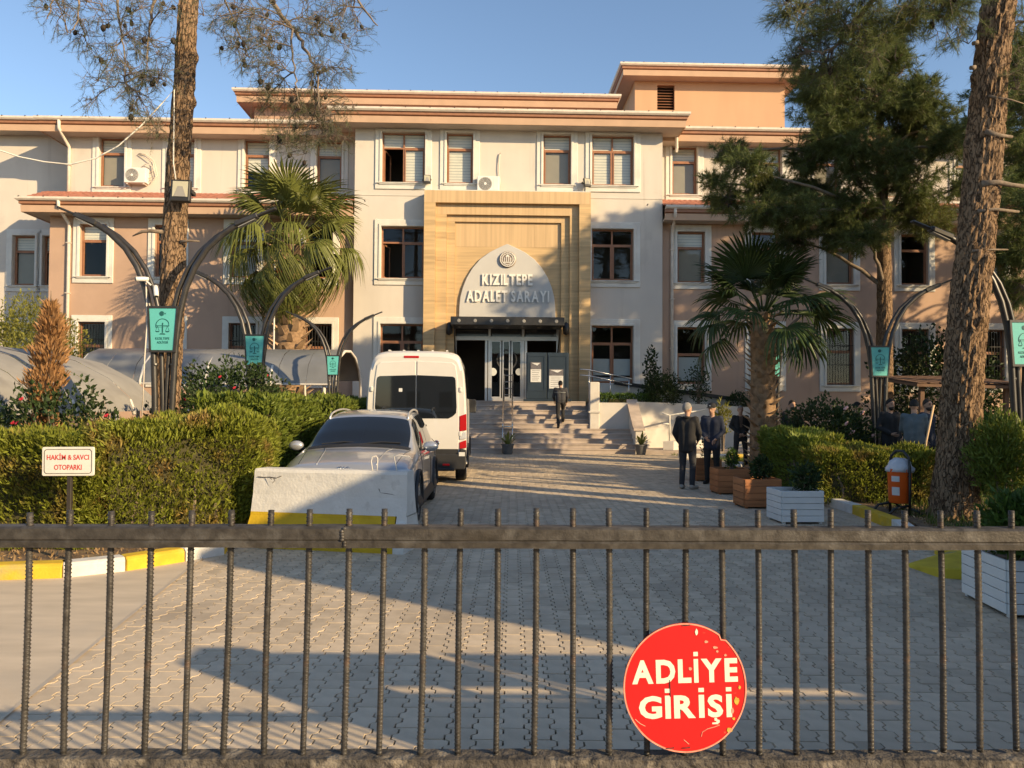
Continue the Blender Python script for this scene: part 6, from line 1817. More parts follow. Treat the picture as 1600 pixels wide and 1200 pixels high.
mat("planter_wood", (0.36, 0.145, 0.055), 0.6, 0.25, 3, 0.3, 30, stretch=(.6, .6, 6), objvar=0.12)
mat("planter_white", (0.66, 0.66, 0.64), 0.6, 0.06, 4, objvar=.03)
def planter(label, loc, rotz, w, d, h, m, plant=None, boards=4, group="timber plant boxes along the right of the drive", cap=True):
    t = thing("planter", label, "planter", loc, rotz, group)
    g_ = .006; bh = (h - .03) / boards
    for k in range(boards):
        z0_ = .03 + k * bh; z1_ = z0_ + bh - g_
        for s in (-1, 1):
            MB().box(-w / 2, w / 2, s * d / 2 - .012, s * d / 2 + .012, z0_, z1_).build("board", MAT[m], t, bevel=.003)
            MB().box(s * w / 2 - .012 + s * .001, s * w / 2 + .012 + s * .001, -d / 2 + .013, d / 2 - .013, z0_, z1_).build("board", MAT[m], t, bevel=.003)
    for sx in (-1, 1):
        for sy in (-1, 1):
            MB().box(sx * (w / 2 - .035) - .02, sx * (w / 2 - .035) + .02, sy * (d / 2 - .035) - .02, sy * (d / 2 - .035) + .02, 0, h - .01).build("corner_post", MAT[m], t)
    MB().box(-w / 2 + .015, w / 2 - .015, -d / 2 + .015, d / 2 - .015, .05, h - .07).build("soil", MAT["bed_soil"], t)
    return t
def plant_in(label, loc, h, r_, n_, m, size, wr=.5, stems=5, name="potted_plant", shell=.2):
    return shrub(label, "plant", loc, r_, r_, h * .5, h * .55, n_, MAT[m], size, wr, name, stems, shell=shell)
def on_ground(px, py): p = gp(px, py); return (p.x, p.y, 0)
specs = [(1107, 752, .56, .52, .48, "planter_wood", "brown timber plant box farthest from the gate, beside the grey-haired man", .03),
         (1147, 773, .60, .54, .48, "planter_wood", "brown timber plant box, second from the stairs, holding a flowering plant", .04),
         (1191, 795, .60, .54, .48, "planter_wood", "brown timber plant box next to the white one", .05),
         (1253, 819, .60, .55, .47, "planter_white", "white timber plant box touching the line of brown ones", .06)]
for (px, py, w, d, h, m, lab, rz) in specs:
    q = on_ground(px, py); planter(lab, (q[0], q[1] + d / 2, 0), rz, w, d, h, m, boards=5 if m == "planter_white" else 4)
q = on_ground(1110, 752); plant_in("thin leafy plant in the farthest brown plant box", (q[0], q[1] + .26, .4), .55, .16, 160, "rose_leaf", (.05, .09))
q = on_ground(1150, 773); plant_in("upright plant with pale blooms in the second brown plant box", (q[0] + .0, q[1] + .27, .4), .42, .12, 240, "privet", (.05, .09))
q = on_ground(1193, 795); plant_in("dark bushy plant in the brown box beside the white planter", (q[0] + .05, q[1] + .27, .4), .42, .17, 420, "rose_leaf", (.05, .10))
q = on_ground(1262, 819); plant_in("small dark plant in the white box at the end of the row", (q[0] + .1, q[1] + .30, .36), .45, .2, 500, "rose_leaf", (.05, .1))
q = gp(1562, 968)
planter("large white plant box cut by the photo's right edge close to the gate", (q.x + .60, q.y + .36, 0), -.10, .95, .75, .46, "planter_white", boards=5, group="timber plant boxes along the right of the drive")
plant_in("bushy dark green plant in the large white box near the gate", (q.x + .36, q.y + .16, .40), .55, .36, 2600, "privet", (.05, .10), .45, 9)

mat("bin_orange", (0.72, 0.11, 0.012), 0.4, 0.08, 4, spec=.5)
mat("bag_white", (0.55, 0.55, 0.58), 0.35, 0.1, 10, 0.5, 18)
q = gp(1406, 812)
bn = thing("litter_bin", "orange litter bin with a white bag in a black hooped stand", "bin", (q.x, q.y, .09))
zb0, zb1 = .16, .66
bk = MB().lathe([(.135, zb0), (.15, zb0 + .02), (.165, zb1 - .02), (.172, zb1), (.160, zb1), (.150, zb1 - .03), (.12, zb0 + .05)], 24).build("bucket", MAT["bin_orange"], bn, angle=40)
bg_ = MB().lathe([(.178, zb1 - .035), (.183, zb1 + .01), (.16, zb1 + .05), (.13, zb1 + .11), (.07, zb1 + .155), (.0, zb1 + .16)], 22)
for i, p in enumerate(bg_.v):
    k = 1 + .3 * noise.noise((p[0] * 16, p[1] * 16, p[2] * 12)); bg_.v[i] = (p[0] * k, p[1] * k, p[2] + .02 * noise.noise((p[0] * 20, p[1] * 20, 5)))
bg_.build("bin_bag", MAT["bag_white"], bn, smooth=True)
st_pts = [(.05, -.19, .0), (.055, -.185, .4), (.06, -.18, .70), (.055, -.15, .84), (.03, -.05, .92), (-.02, .05, .92), (-.05, .15, .84), (-.055, .18, .70), (-.05, .185, .4), (-.05, .19, 0)]
MB().tube(st_pts, .02, 8).build("hoop", MAT["black_metal"], bn, smooth=True)
for s in (-1, 1):
    MB().tube([(.05, s * -.18, .12), (.0, s * -.22, .14), (-.2, s * -.24, .10), (-.30, s * -.24, -.02)], .02, 7).build("foot", MAT["black_metal"], bn, smooth=True)
    MB().tube([(.05, s * -.18, .10), (.15, s * -.22, .06), (.26, s * -.24, -.02)], .02, 7).build("foot", MAT["black_metal"], bn, smooth=True)
MB().tube([(-.05, .17, zb1 - .1), (.05, -.17, zb1 - .1)], .012, 6).build("pivot", MAT["black_metal"], bn)
for z0_, z1_ in ((.48, .56), (.28, .40)):
    b = MB(); n_ = 6
    vs_ = []
    for i in range(n_ + 1):
        a = R(205 + 38 * i / n_)
        for z in (z0_, z1_): rr = .153 + .022 * (z - .18) / .46 + .002; vs_.append((rr * math.cos(a), rr * math.sin(a), z))
    b.add(vs_, [(2 * i, 2 * i + 2, 2 * i + 3, 2 * i + 1) for i in range(n_)]); b.build("sticker", MAT["paper"], bn)

mat("pot_grey", (0.10, 0.10, 0.10), 0.6, 0.1, 5)
def pot(label, loc, plab):
    t = thing("plant_pot", label, "pot", loc, 0, "dark pots at the foot of the stairs")
    MB().lathe([(.14, 0), (.15, .02), (.20, .30), (.215, .30), (.215, .34), (.19, .34), (.18, .28), (0, .28)], 20).build("shell", MAT["pot_grey"], t, angle=40)
    s = thing("spiky_plant", plab, "plant", (loc[0], loc[1], loc[2] + .27), 0, "spiky plants in the stair pots")
    for k in range(9):
        a = k * 2.4; e = random.uniform(.5, 1.2); L_ = random.uniform(.35, .6); c_, s_ = math.cos(a), math.sin(a)
        tip = Vector((c_ * L_ * math.cos(e) * 1.2, s_ * L_ * math.cos(e) * 1.2, L_ * math.sin(e))); mid_ = tip * .5 + Vector((0, 0, .1)); sd = Vector((-s_, c_, 0)) * .05
        MB().add([tuple(Vector((0, 0, 0)) - sd * .4), tuple(Vector((0, 0, 0)) + sd * .4), tuple(mid_ + sd), tuple(tip), tuple(mid_ - sd)], [(0, 1, 2, 3, 4)]).build("leaf", MAT["palm_green"], s)
pot("dark pot in front of the middle handrail at the foot of the stairs", (-.13, 25.3, 0), "spiky plant in the pot before the middle handrail")
pot("dark pot below the sloping wall at the stairs' corner", (4.28, 25.45, 0), "spiky plant in the pot below the sloping wall")

# ------------------------------------------------------------------ carports
mat("carport_sheet", (0.17, 0.177, 0.183), 0.3, 0.10, 2.0, 0.15, 6, spec=.5, col2=(0.21, 0.215, 0.215), c2scale=.8)
mat("carport_sheet_dusty", (0.27, 0.26, 0.24), 0.75, 0.10, 2.0, 0.2, 8, col2=(0.22, 0.21, 0.195), c2scale=1.5)
mat("post_white", (0.62, 0.58, 0.52), 0.6, 0.06, 4)
cpt = thing("carport", "curved grey sheet carport roof running behind the lamp posts", "carport", (0, 0, 0))
xl, xr = at(170, 570, 24.5).x, at(545, 570, 24.5).x
prof = [(22.6, 2.20), (22.62, 2.32), (22.85, 2.78), (23.3, 3.12), (23.9, 3.31), (24.7, 3.36), (25.5, 3.2), (26.1, 2.85), (26.4, 2.4)]
n_ = 9
for i in range(n_):
    a, c = xl + (xr - xl) * i / n_, xl + (xr - xl) * (i + 1) / n_
    b = MB(); dz = random.uniform(-.008, .008)
    b.add([(x, y, z + dz + .008 * math.sin(y * 5 + i)) for x in (a + .004, c - .004) for y, z in prof], [(j, j + 1, len(prof) + j + 1, len(prof) + j) for j in range(len(prof) - 1)])
    b.build("roof_sheet", MAT["carport_sheet"], cpt, smooth=True, fix=False)
for i in range(5):
    x = xl + (xr - xl) * i / 4
    MB().tube([(x, y, z - .05) for y, z in prof] + [(x, 26.5, 1.5), (x, 26.52, 0)], .045, 8).build("arch_rib", MAT["post_white"], cpt, smooth=True)
for (y, z) in ((22.62, 2.2), (23.3, 3.05), (24.7, 3.29)):
    MB().tube([(xl, y, z), (xr, y, z)], .03, 8).build("purlin", MAT["post_white"], cpt)
b = MB()
for i in range(40):
    x = xl + (xr - xl) * (i + .5) / 40
    b.ell((x, 22.66, 2.38), (.018, .012, .018), 6, 4)
sc_ = b.build("sheet_screws", MAT["steel"], cpt); sc_["kind"] = "stuff"
MB().tube([(xr - .35, 22.75, 0), (xr - .35, 22.75, 2.3)], .05, 10).build("front_post", MAT["post_white"], cpt)
MB().tube([(xl + 1.2, 22.75, 0), (xl + 1.2, 22.75, 2.3)], .05, 10).build("front_post", MAT["post_white"], cpt)
cp2 = thing("carport", "dusty vaulted carport roof at the photo's left edge behind the dead conifer", "carport", (0, 0, 0))
prof = [(-7.75, 1.45), (-7.85, 1.72), (-8.3, 2.12), (-9.0, 2.48), (-9.9, 2.70), (-10.9, 2.74), (-11.9, 2.6), (-12.8, 2.25)]
for i in range(5):
    y0, y1 = 11.6 + i * 1.05, 11.6 + (i + 1) * 1.05
    b = MB(); b.add([(x, y, z + .006 * i) for y in (y0 + .004, y1 - .004) for x, z in prof], [(j, j + 1, len(prof) + j + 1, len(prof) + j) for j in range(len(prof) - 1)])
    b.build("roof_sheet", MAT["carport_sheet_dusty"], cp2, smooth=True, fix=False)
for y in (11.6, 13.7, 15.8, 16.85):
    MB().tube([(x, y, z - .05) for x, z in prof] + [(-13.0, y, 0)], .045, 8).build("arch_rib", MAT["post_white"], cp2, smooth=True)
    MB().tube([(-8.2, y, 0), (-8.2, y, 1.95)], .045, 8).build("post", MAT["post_white"], cp2)

# flag on its pole by the palm
mat("flag_red", (0.62, 0.025, 0.02), 0.7, 0.1, 5)
fy = 27.0; p = at(427, 600, fy)
fp = thing("flagpole", "white flagpole standing in front of the shaggy palm", "flagpole", (p.x, fy, 0))
ztp = at(427, 415, fy).z
MB().tube([(0, 0, 0), (0, 0, ztp)], [.035, .025], 10).build("pole", MAT["post_white"], fp, smooth=True)
MB().ell((0, 0, ztp + .03), (.05, .05, .05), 10, 6).build("finial", MAT["steel"], fp, smooth=True)
fg = thing("flag", "limp red flag hanging from the pole by the palm", "flag", (p.x, fy, 0))
V = []; Fc = []
for i in range(9):
    for j in range(13):
        x = .03 + .21 * i / 8 + .02 * math.sin(j * .7 + i); y = .06 * math.sin(i * 1.9 + j * .15); z = ztp - .05 - .78 * j / 12 - .1 * i / 8
        V.append((x, y, z))
for i in range(8):
    for j in range(12): Fc.append((i * 13 + j, (i + 1) * 13 + j, (i + 1) * 13 + j + 1, i * 13 + j + 1))
b = MB(); b.add(V, Fc); o_ = b.build("cloth", MAT["flag_red"], fg, smooth=True, fix=False); sm = o_.modifiers.new("thick", 'SOLIDIFY'); sm.thickness = .004

# garden shelter and leaning pole on the right
mat("shelter_wood", (0.16, 0.09, 0.055), 0.8, 0.2, 4, objvar=.1)
sh = thing("garden_shelter", "small brown flat-roofed garden shelter behind the thick pine", "shelter", (0, 0, 0))
a = at(1415, 606, 17.5); c = at(1572, 604, 17.5)
rfz = a.z
rf = MB().add([(a.x, 17.0, rfz + .02), (c.x + .1, 17.0, rfz - .02), (c.x + .1, 19.2, rfz + .25), (a.x, 19.2, rfz + .25), (a.x, 17.0, rfz + .08), (c.x + .1, 17.0, rfz + .04), (c.x + .1, 19.2, rfz + .31), (a.x, 19.2, rfz + .31)], [(0, 1, 2, 3), (4, 5, 6, 7), (0, 1, 5, 4), (1, 2, 6, 5), (2, 3, 7, 6), (3, 0, 4, 7)]).build("roof", MAT["shelter_wood"], sh)
for k in range(9):
    x = a.x + (c.x + .1 - a.x) * (k + .5) / 9
    MB().bar((x, 17.02, rfz + .10), (x, 19.2, rfz + .335), .20, .02).build("roof_plank", MAT["shelter_wood"], sh)
for x, y in ((a.x + .15, 17.2), (c.x - .25, 17.2), (a.x + .15, 19.0), (c.x - .2, 19.0)):
    MB().bar((x, y, 0), (x + .06, y, rfz + .12), .09, .09, Vector((0, 1, 0))).build("post", MAT["shelter_wood"], sh)
mat("raw_wood", (0.50, 0.36, 0.22), 0.8, 0.15, 6)
wp = thing("wooden_pole", "pale wooden pole leaning beside the man in grey", "pole", (0, 0, 0))
MB().tube([A3(1440, 768, 12.6), A3(1447, 690, 12.7), A3(1459, 633, 12.8)], .018, 8).build("stick", MAT["raw_wood"], wp, smooth=True)
# ------------------------------------------------------------------ vehicles
def paint(name, col, metal=.0, rough=.35, coat=1.0):
    m = mat(name, col, rough, 0.03, 2, metal=metal, coat=coat); return m
paint("paint_silver", (0.45, 0.465, 0.485), .5, .30)
paint("paint_white", (0.62, 0.60, 0.56), 0, .35, .6)
mat("car_glass", (0.010, 0.012, 0.015), 0.03, 0.0, 1, spec=.7)
mat("tyre", (0.022, 0.021, 0.020), 0.85, 0.15, 20, 0.4, 60)
mat("rim_alloy", (0.42, 0.42, 0.42), 0.35, 0.05, 5, metal=.7)
mat("plastic_black", (0.025, 0.025, 0.026), 0.55, 0.1, 10)
mat("lamp_clear", (0.50, 0.52, 0.54), 0.08, 0.03, 8, spec=.7)
mat("lamp_red", (0.42, 0.012, 0.015), 0.12, 0.05, 8, spec=.6)
mat("seam_dark", (0.03, 0.03, 0.03), 0.8, 0.0, 1)
mat("chrome", (0.75, 0.75, 0.75), 0.1, 0.0, 1, metal=1.0)

def cr(p0, p1, p2, p3, u):
    return .5 * ((2 * p1) + (p2 - p0) * u + (2 * p0 - 5 * p1 + 4 * p2 - p3) * u * u + (3 * p1 - p0 - 3 * p2 + p3) * u ** 3)
class Loft:
    """smooth half shell through cross sections; S(s, t) with s along the length and t from sill to roof centre, in station indices"""
    def __init__(self, st):
        self.y = [s[0] for s in st]; self.P = np.array([[(x, y0, z) for x, z in pts] for y0, pts in st], dtype=float)
        self.n, self.k = self.P.shape[:2]
    def row(self, s):
        i = min(max(int(s), 0), self.n - 2); u = s - i; P = self.P
        a, b, c, d = P[max(i - 1, 0)], P[i], P[i + 1], P[min(i + 2, self.n - 1)]
        q = cr(a, b, c, d, u)
        q[:, 1] = b[:, 1] + (c[:, 1] - b[:, 1]) * u
        return q
    def at(self, s, t):
        q = self.row(s); j = min(max(int(t), 0), self.k - 2); u = t - j
        p = cr(q[max(j - 1, 0)], q[j], q[j + 1], q[min(j + 2, self.k - 1)], u)
        return p
    def body(self, ns=6, nt=5):
        rows = []
        for i in range((self.n - 1) * ns + 1):
            s = min(i / ns, self.n - 1 - 1e-6)
            rows.append([self.at(s, min(j / nt, self.k - 1 - 1e-6)) for j in range((self.k - 1) * nt + 1)])
        V = []; m = len(rows[0]); L_ = 2 * m - 2
        for r_ in rows:
            half = [(max(0, p[0]), p[1], p[2]) for p in r_]
            half[0] = (0, half[0][1], half[0][2]); half[-1] = (0, half[-1][1], half[-1][2])
            V += half + [(-x, y, z) for x, y, z in half[-2:0:-1]]
        Fc = []
        for i in range(len(rows) - 1):
            for j in range(L_):
                j2 = (j + 1) % L_
                Fc.append((i * L_ + j, i * L_ + j2, (i + 1) * L_ + j2, (i + 1) * L_ + j))
        Fc.append(tuple(range(L_))); Fc.append(tuple((len(rows) - 1) * L_ + j for j in range(L_ - 1, -1, -1)))
        b = MB(); b.add(V, Fc); return b
    def patch(self, s0, s1, t0, t1, off=.004, n=12, m=10, side=1, thick=True):
        """piece of the surface, lifted by off; s0..t1 may be functions of the other parameter in 0..1"""
        V = []; Fc = []
        f = lambda q, u: q(u) if callable(q) else q
        for i in range(n + 1):
            for j in range(m + 1):
                u, v = i / n, j / m
                s = f(s0, v) + (f(s1, v) - f(s0, v)) * u; t = f(t0, u) + (f(t1, u) - f(t0, u)) * v
                s = min(max(s, 0), self.n - 1.0001); t = min(max(t, 0), self.k - 1.0001)
                p = self.at(s, t); e = 1e-2
                ds = self.at(min(s + e, self.n - 1.0001), t) - self.at(max(s - e, 0), t); dt = self.at(s, min(t + e, self.k - 1.0001)) - self.at(s, max(t - e, 0))
                nn = np.cross(dt, ds); L_ = np.linalg.norm(nn); nn = nn / L_ if L_ > 1e-9 else np.array([0, 0, 1.0])
                c_ = self.P[int(min(s, self.n - 1))].mean(0); 
                if np.dot(nn, p - np.array([0, p[1], .8])) < 0: nn = -nn
                p = p + nn * off
                V.append((side * p[0], p[1], p[2]))
        w = m + 1
        for i in range(n):
            for j in range(m): Fc.append((i * w + j, i * w + j + 1, (i + 1) * w + j + 1, (i + 1) * w + j))
        return V, Fc

def cut_wheels(o, centres, r, w0, w1):
    """cut wheel arches out of a body"""
    c = MB()
    for (y, z) in centres:
        for s in (-1, 1):
            a, b_ = (w0, w1) if s > 0 else (-w1, -w0)
            c.lathe([(r, a), (r, b_)], 36, (0, y, z), 'x')
    co = c.build("cutter", None)
    md = o.modifiers.new("cut", 'BOOLEAN'); md.operation = 'DIFFERENCE'; md.object = co; md.solver = 'EXACT'
    me_ = evaluate(o, co); o.modifiers.clear(); o.data = me_
    bpy.data.objects.remove(co)
    me = o.data
    me.polygons.foreach_set("use_smooth", [True] * len(me.polygons)); me.set_sharp_from_angle(angle=R(32))

def wheel(parent, x, y, r, w, side, spokes=5, m_rim="rim_alloy"):
    e = bpy.data.objects.new("wheel", None); COL.objects.link(e); e.parent = parent; e.location = (x, y, r)
    s = side
    ty = MB().lathe([(r * .66, -w / 2), (r * .90, -w / 2), (r * .985, -w / 2 + .03), (r, -w / 4), (r, w / 4), (r * .985, w / 2 - .03), (r * .90, w / 2), (r * .66, w / 2)], 36, (0, 0, 0), 'x', cap=False).build("tyre", MAT["tyre"], e, angle=35)
    gro = MB()
    for k in (-.25, 0, .25): gro.lathe([(r + .001, w * k - .006), (r + .002, w * k), (r + .001, w * k + .006)], 36, (0, 0, 0), 'x', cap=False)
    gro.build("tread_groove", MAT["seam_dark"], e)
    MB().lathe([(r * .66, s * w * .48), (r * .62, s * w * .50), (r * .60, s * w * .30), (r * .58, s * w * .1), (.0, s * w * .08)], 36, (0, 0, 0), 'x', cap=False).build("rim", MAT[m_rim], e, angle=35)
    for k in range(spokes):
        a = 2 * math.pi * k / spokes + .3
        d = Vector((0, math.cos(a), math.sin(a))); tn = Vector((0, -math.sin(a), math.cos(a)))
        x0, x1 = s * w * .20, s * w * .42
        vs_ = [Vector((x0, 0, 0)) + d * r * q + tn * h_ * hw + Vector((xx - x0, 0, 0)) for q, hw, xx in ((.08, .05, x1), (.61, .035, x1 - s * .02)) for h_ in (-1, 1)] + [Vector((x0 * .5, 0, 0)) + d * r * q + tn * h_ * hw for q, hw in ((.08, .05), (.61, .035)) for h_ in (-1, 1)]
        MB().add(vs_, [(0, 1, 3, 2), (4, 6, 7, 5), (0, 2, 6, 4), (1, 5, 7, 3), (0, 4, 5, 1), (2, 3, 7, 6)]).build("spoke", MAT[m_rim], e, bevel=.006)
    MB().lathe([(.05, s * w * .40), (.045, s * w * .46), (.0, s * w * .47)], 16, (0, 0, 0), 'x').build("hub_cap", MAT["plastic_black"], e)
    return e

def hatchback(label, loc, rotz, pm, name="car", letters=True):
    """compact crossover, nose at y = 0 pointing to -y"""
    t = thing(name, label, "car", loc, rotz)
    def sec(zb, w, zsh, wb, zbelt, w5, z5, w6, z6, w7, z7, zt_): return [(0, zb), (w * .95, zb), (w, zb + .18), (w * 1.005, zb + .42), (w * .985, zsh), (wb, zbelt), (w5, z5), (w6, z6), (w7, z7), (0, zt_)]
    stn = [(-.02, [(0, .34), (.60, .34), (.66, .40), (.68, .50), (.67, .57), (.63, .62), (.56, .655), (.44, .67), (.22, .68), (0, .685)]),
           (.06, sec(.24, .76, .62, .72, .69, .64, .74, .48, .76, .24, .775, .78)),
           (.22, sec(.20, .85, .70, .81, .78, .70, .825, .50, .85, .25, .865, .87)),
           (.55, sec(.19, .885, .78, .84, .85, .73, .90, .52, .925, .26, .94, .945)),
           (.90, sec(.19, .895, .84, .85, .90, .76, .955, .55, .985, .28, 1.0, 1.005)),
           (1.16, sec(.19, .895, .86, .85, .935, .79, .985, .62, 1.02, .31, 1.045, 1.055)),
           (1.55, sec(.19, .895, .875, .85, .95, .77, 1.09, .67, 1.215, .35, 1.265, 1.28)),
           (2.0, sec(.19, .895, .885, .845, .965, .755, 1.22, .635, 1.42, .36, 1.475, 1.49)),
           (2.6, sec(.19, .895, .89, .84, .975, .75, 1.26, .625, 1.49, .36, 1.548, 1.56)),
           (3.2, sec(.19, .895, .90, .835, .99, .74, 1.27, .615, 1.49, .35, 1.548, 1.56)),
           (3.7, sec(.20, .89, .91, .825, 1.01, .725, 1.25, .60, 1.44, .34, 1.49, 1.505)),
           (4.02, sec(.22, .875, .92, .80, 1.02, .695, 1.15, .57, 1.27, .32, 1.31, 1.32)),
           (4.22, sec(.26, .85, .90, .77, .98, .66, 1.02, .52, 1.05, .28, 1.065, 1.07)),
           (4.33, sec(.34, .78, .80, .70, .86, .60, .90, .46, .92, .24, .93, .935))]
    Lf = Loft(stn)
    bd = Lf.body(5, 4).build("body", MAT[pm], t, smooth=True)
    wy = (.80, 3.42); r_ = .335
    cut_wheels(bd, [(y, r_) for y in wy], .385, .60, 1.2)
    # glazing
    def sym(name_, m, s0, s1, t0, t1, off=.004, n=12, mm=10, parent=t):
        b = MB(); V, Fc = Lf.patch(s0, s1, t0, t1, off, n, mm, 1); b.add(V, Fc); V, Fc = Lf.patch(s0, s1, t0, t1, off, n, mm, -1); b.add(V, Fc)
        return b.build(name_, MAT[m], parent, smooth=True, fix=True)
    sym("windscreen", "car_glass", 5.10, 6.80, lambda u: 6.62 + .50 * u, 9.0, .005, 14, 12)
    sym("rear_window", "car_glass", 10.25, 11.6, lambda u: 6.6, 9.0, .005)
    for sd in (-1, 1):
        for (s0, s1) in ((5.75, 8.05), (8.12, 9.75)):
            b = MB(); V, Fc = Lf.patch(lambda v, s0=s0: s0 + (.85 * v if s0 < 6 else 0), lambda v, s1=s1: s1 - (.35 * v if s1 > 9 else 0), 5.12, 6.85, .005, 12, 6, sd); b.add(V, Fc); b.build("side_window", MAT["car_glass"], t, smooth=True)
        # window line trim, door seams, handles, sill
        for s_ in (5.45, 8.08, 9.9):
            pts_ = [Lf.at(s_ + (.25 if s_ > 9 else 0) * math.sin(tt), tt) for tt in np.linspace(1.2, 5.0, 12)]
            MB().tube([(sd * (p[0] + .001), p[1], p[2]) for p in pts_], .0045, 4).build("door_seam", MAT["seam_dark"], t)
        for s_ in (7.75, 9.55):
            p = Lf.at(s_, 4.3); MB().ell((sd * (p[0] + .012), p[1], p[2]), (.016, .10, .018), 10, 6).build("door_handle", MAT[pm], t, smooth=True)
        b = MB(); V, Fc = Lf.patch(3.4, 10.1, 1.05, 2.0, .008, 30, 4, sd); b.add(V, Fc); b.build("sill_cladding", MAT["plastic_black"], t, smooth=True)
        for y in wy:
            pts_ = [(sd * .905, y + .40 * math.cos(a), r_ + .40 * math.sin(a)) for a in np.linspace(-.25, math.pi + .25, 24)]
            MB().tube(pts_, .03, 6, flat=.7).build("arch_flare", MAT["plastic_black"], t, smooth=True)
            wheel(t, sd * .80, y, r_, .215, sd, 10)
        # mirror
        mr = MB().ell((sd * 1.0, 1.52, 1.03), (.115, .06, .075), 14, 10).build("mirror", MAT[pm], t, smooth=True)
        MB().bar((sd * .86, 1.52, .975), (sd * .95, 1.53, 1.0), .05, .03).build("mirror_stalk", MAT["plastic_black"], mr)
        MB().ell((sd * 1.0, 1.573, 1.03), (.095, .012, .06), 12, 6).build("mirror_glass", MAT["chrome"], mr, smooth=True)
        # roof rail
        pts_ = [Lf.at(s_, 7.15) for s_ in np.linspace(6.9, 9.9, 14)]
        MB().tube([(sd * p[0], p[1], p[2] + .045 * min(1, 4 * math.sin(math.pi * i / 13))) for i, p in enumerate(pts_)], .016, 8).build("roof_rail", MAT["aluminium"], t, smooth=True)
        # head lamp and tail lamp
        b = MB(); V, Fc = Lf.patch(lambda v: 1.15 + .3 * v, lambda v: 2.75 - .4 * v, 3.75, lambda u: 6.2 - 1.5 * u, .006, 14, 8, sd); b.add(V, Fc); hl = b.build("headlight", MAT["lamp_clear"], t, smooth=True)
        b = MB(); V, Fc = Lf.patch(lambda v: 1.25 + .3 * v, 2.4, 4.0, lambda u: 5.3 - .9 * u, .010, 10, 5, sd); b.add(V, Fc); b.build("lamp_bezel", MAT["plastic_black"], hl, smooth=True)
        b = MB(); V, Fc = Lf.patch(11.2, 12.7, 3.9, 5.2, .008, 8, 6, sd); b.add(V, Fc); b.build("tail_light", MAT["lamp_red"], t, smooth=True)
        # bonnet crease and shut line
        pts_ = [Lf.at(s_, 6.35) for s_ in np.linspace(2.2, 4.95, 14)]
        MB().tube([(sd * p[0], p[1], p[2] + .001) for p in pts_], .004, 4).build("bonnet_seam", MAT["seam_dark"], t)
        pts_ = [Lf.at(s_, 7.45) for s_ in np.linspace(2.0, 4.9, 14)]
        MB().tube([(sd * p[0], p[1], p[2] - .004) for p in pts_], .012, 6).build("bonnet_crease", MAT[pm], t, smooth=True)
        MB().lathe([(.05, -.01), (.055, .03)], 14, (sd * .62, .02, .36), 'y').build("fog_light", MAT["lamp_clear"], t)
    # grille, bumper, plate, wipers, cowl
    MB().prism([(-.55, .50), (.55, .50), (.60, .60), (.52, .645), (-.52, .645), (-.60, .60)], -.045, .08).build("grille", MAT["plastic_black"], t, bevel=.012)
    MB().prism([(-.60, .26), (.60, .26), (.66, .34), (.58, .42), (-.58, .42), (-.66, .34)], -.05, .1).build("lower_intake", MAT["plastic_black"], t, bevel=.012)
    MB().box(-.26, .26, -.062, -.05, .435, .50).build("number_plate", MAT["board_white"], t)
    b = MB(); V, Fc = Lf.patch(4.85, 5.14, 6.4, 9, .008, 4, 10, 1); b.add(V, Fc); V, Fc = Lf.patch(4.85, 5.14, 6.4, 9, .008, 4, 10, -1); b.add(V, Fc); b.build("cowl", MAT["plastic_black"], t, smooth=True)
    for x0, x1 in ((-.55, .05), (.02, .58)):
        MB().tube([(x0, 1.20, 1.075), ((x0 + x1) / 2, 1.25, 1.105), (x1, 1.27, 1.09)], .008, 5).build("wiper", MAT["plastic_black"], t)
    MB().tube([(0, 3.55, 1.47), (0, 3.62, 1.60)], [.008, .004], 6).build("aerial", MAT["plastic_black"], t)
    if letters:
        p = Lf.at(2.05, 9)
        q = [[(-.085, -.022), (-.072, .022)], [(-.048, .022), (-.078, -.004), (-.038, -.022)], [(-.020, -.022), (-.007, .022)], [(.004, -.022), (.045, .022), (.070, -.022), (.085, -.022)]]
        b = MB()
        for st_ in q: b.tube([(x, .105 + z * .86, .825 + z * .5) for x, z in st_], .006, 6)
        b.build("maker_badge", MAT["chrome"], t, smooth=True)
    MB().box(-.55, .55, 1.0, 3.9, .16, .22).build("underbody", MAT["plastic_black"], t)
    # mirror and paper behind the screen
    MB().box(-.10, .10, 1.83, 1.86, 1.36, 1.40).build("inner_mirror", MAT["plastic_black"], t)
    return t
hatchback("silver crossover car parked nose-on behind the concrete barrier", (-2.18, 9.95, 0), R(1.0), "paint_silver", "crossover_car")
hatchback("white car parked under the curved carport, mostly hidden by roses", (-7.7, 17.9, 0), R(4), "paint_white", "parked_car", False)

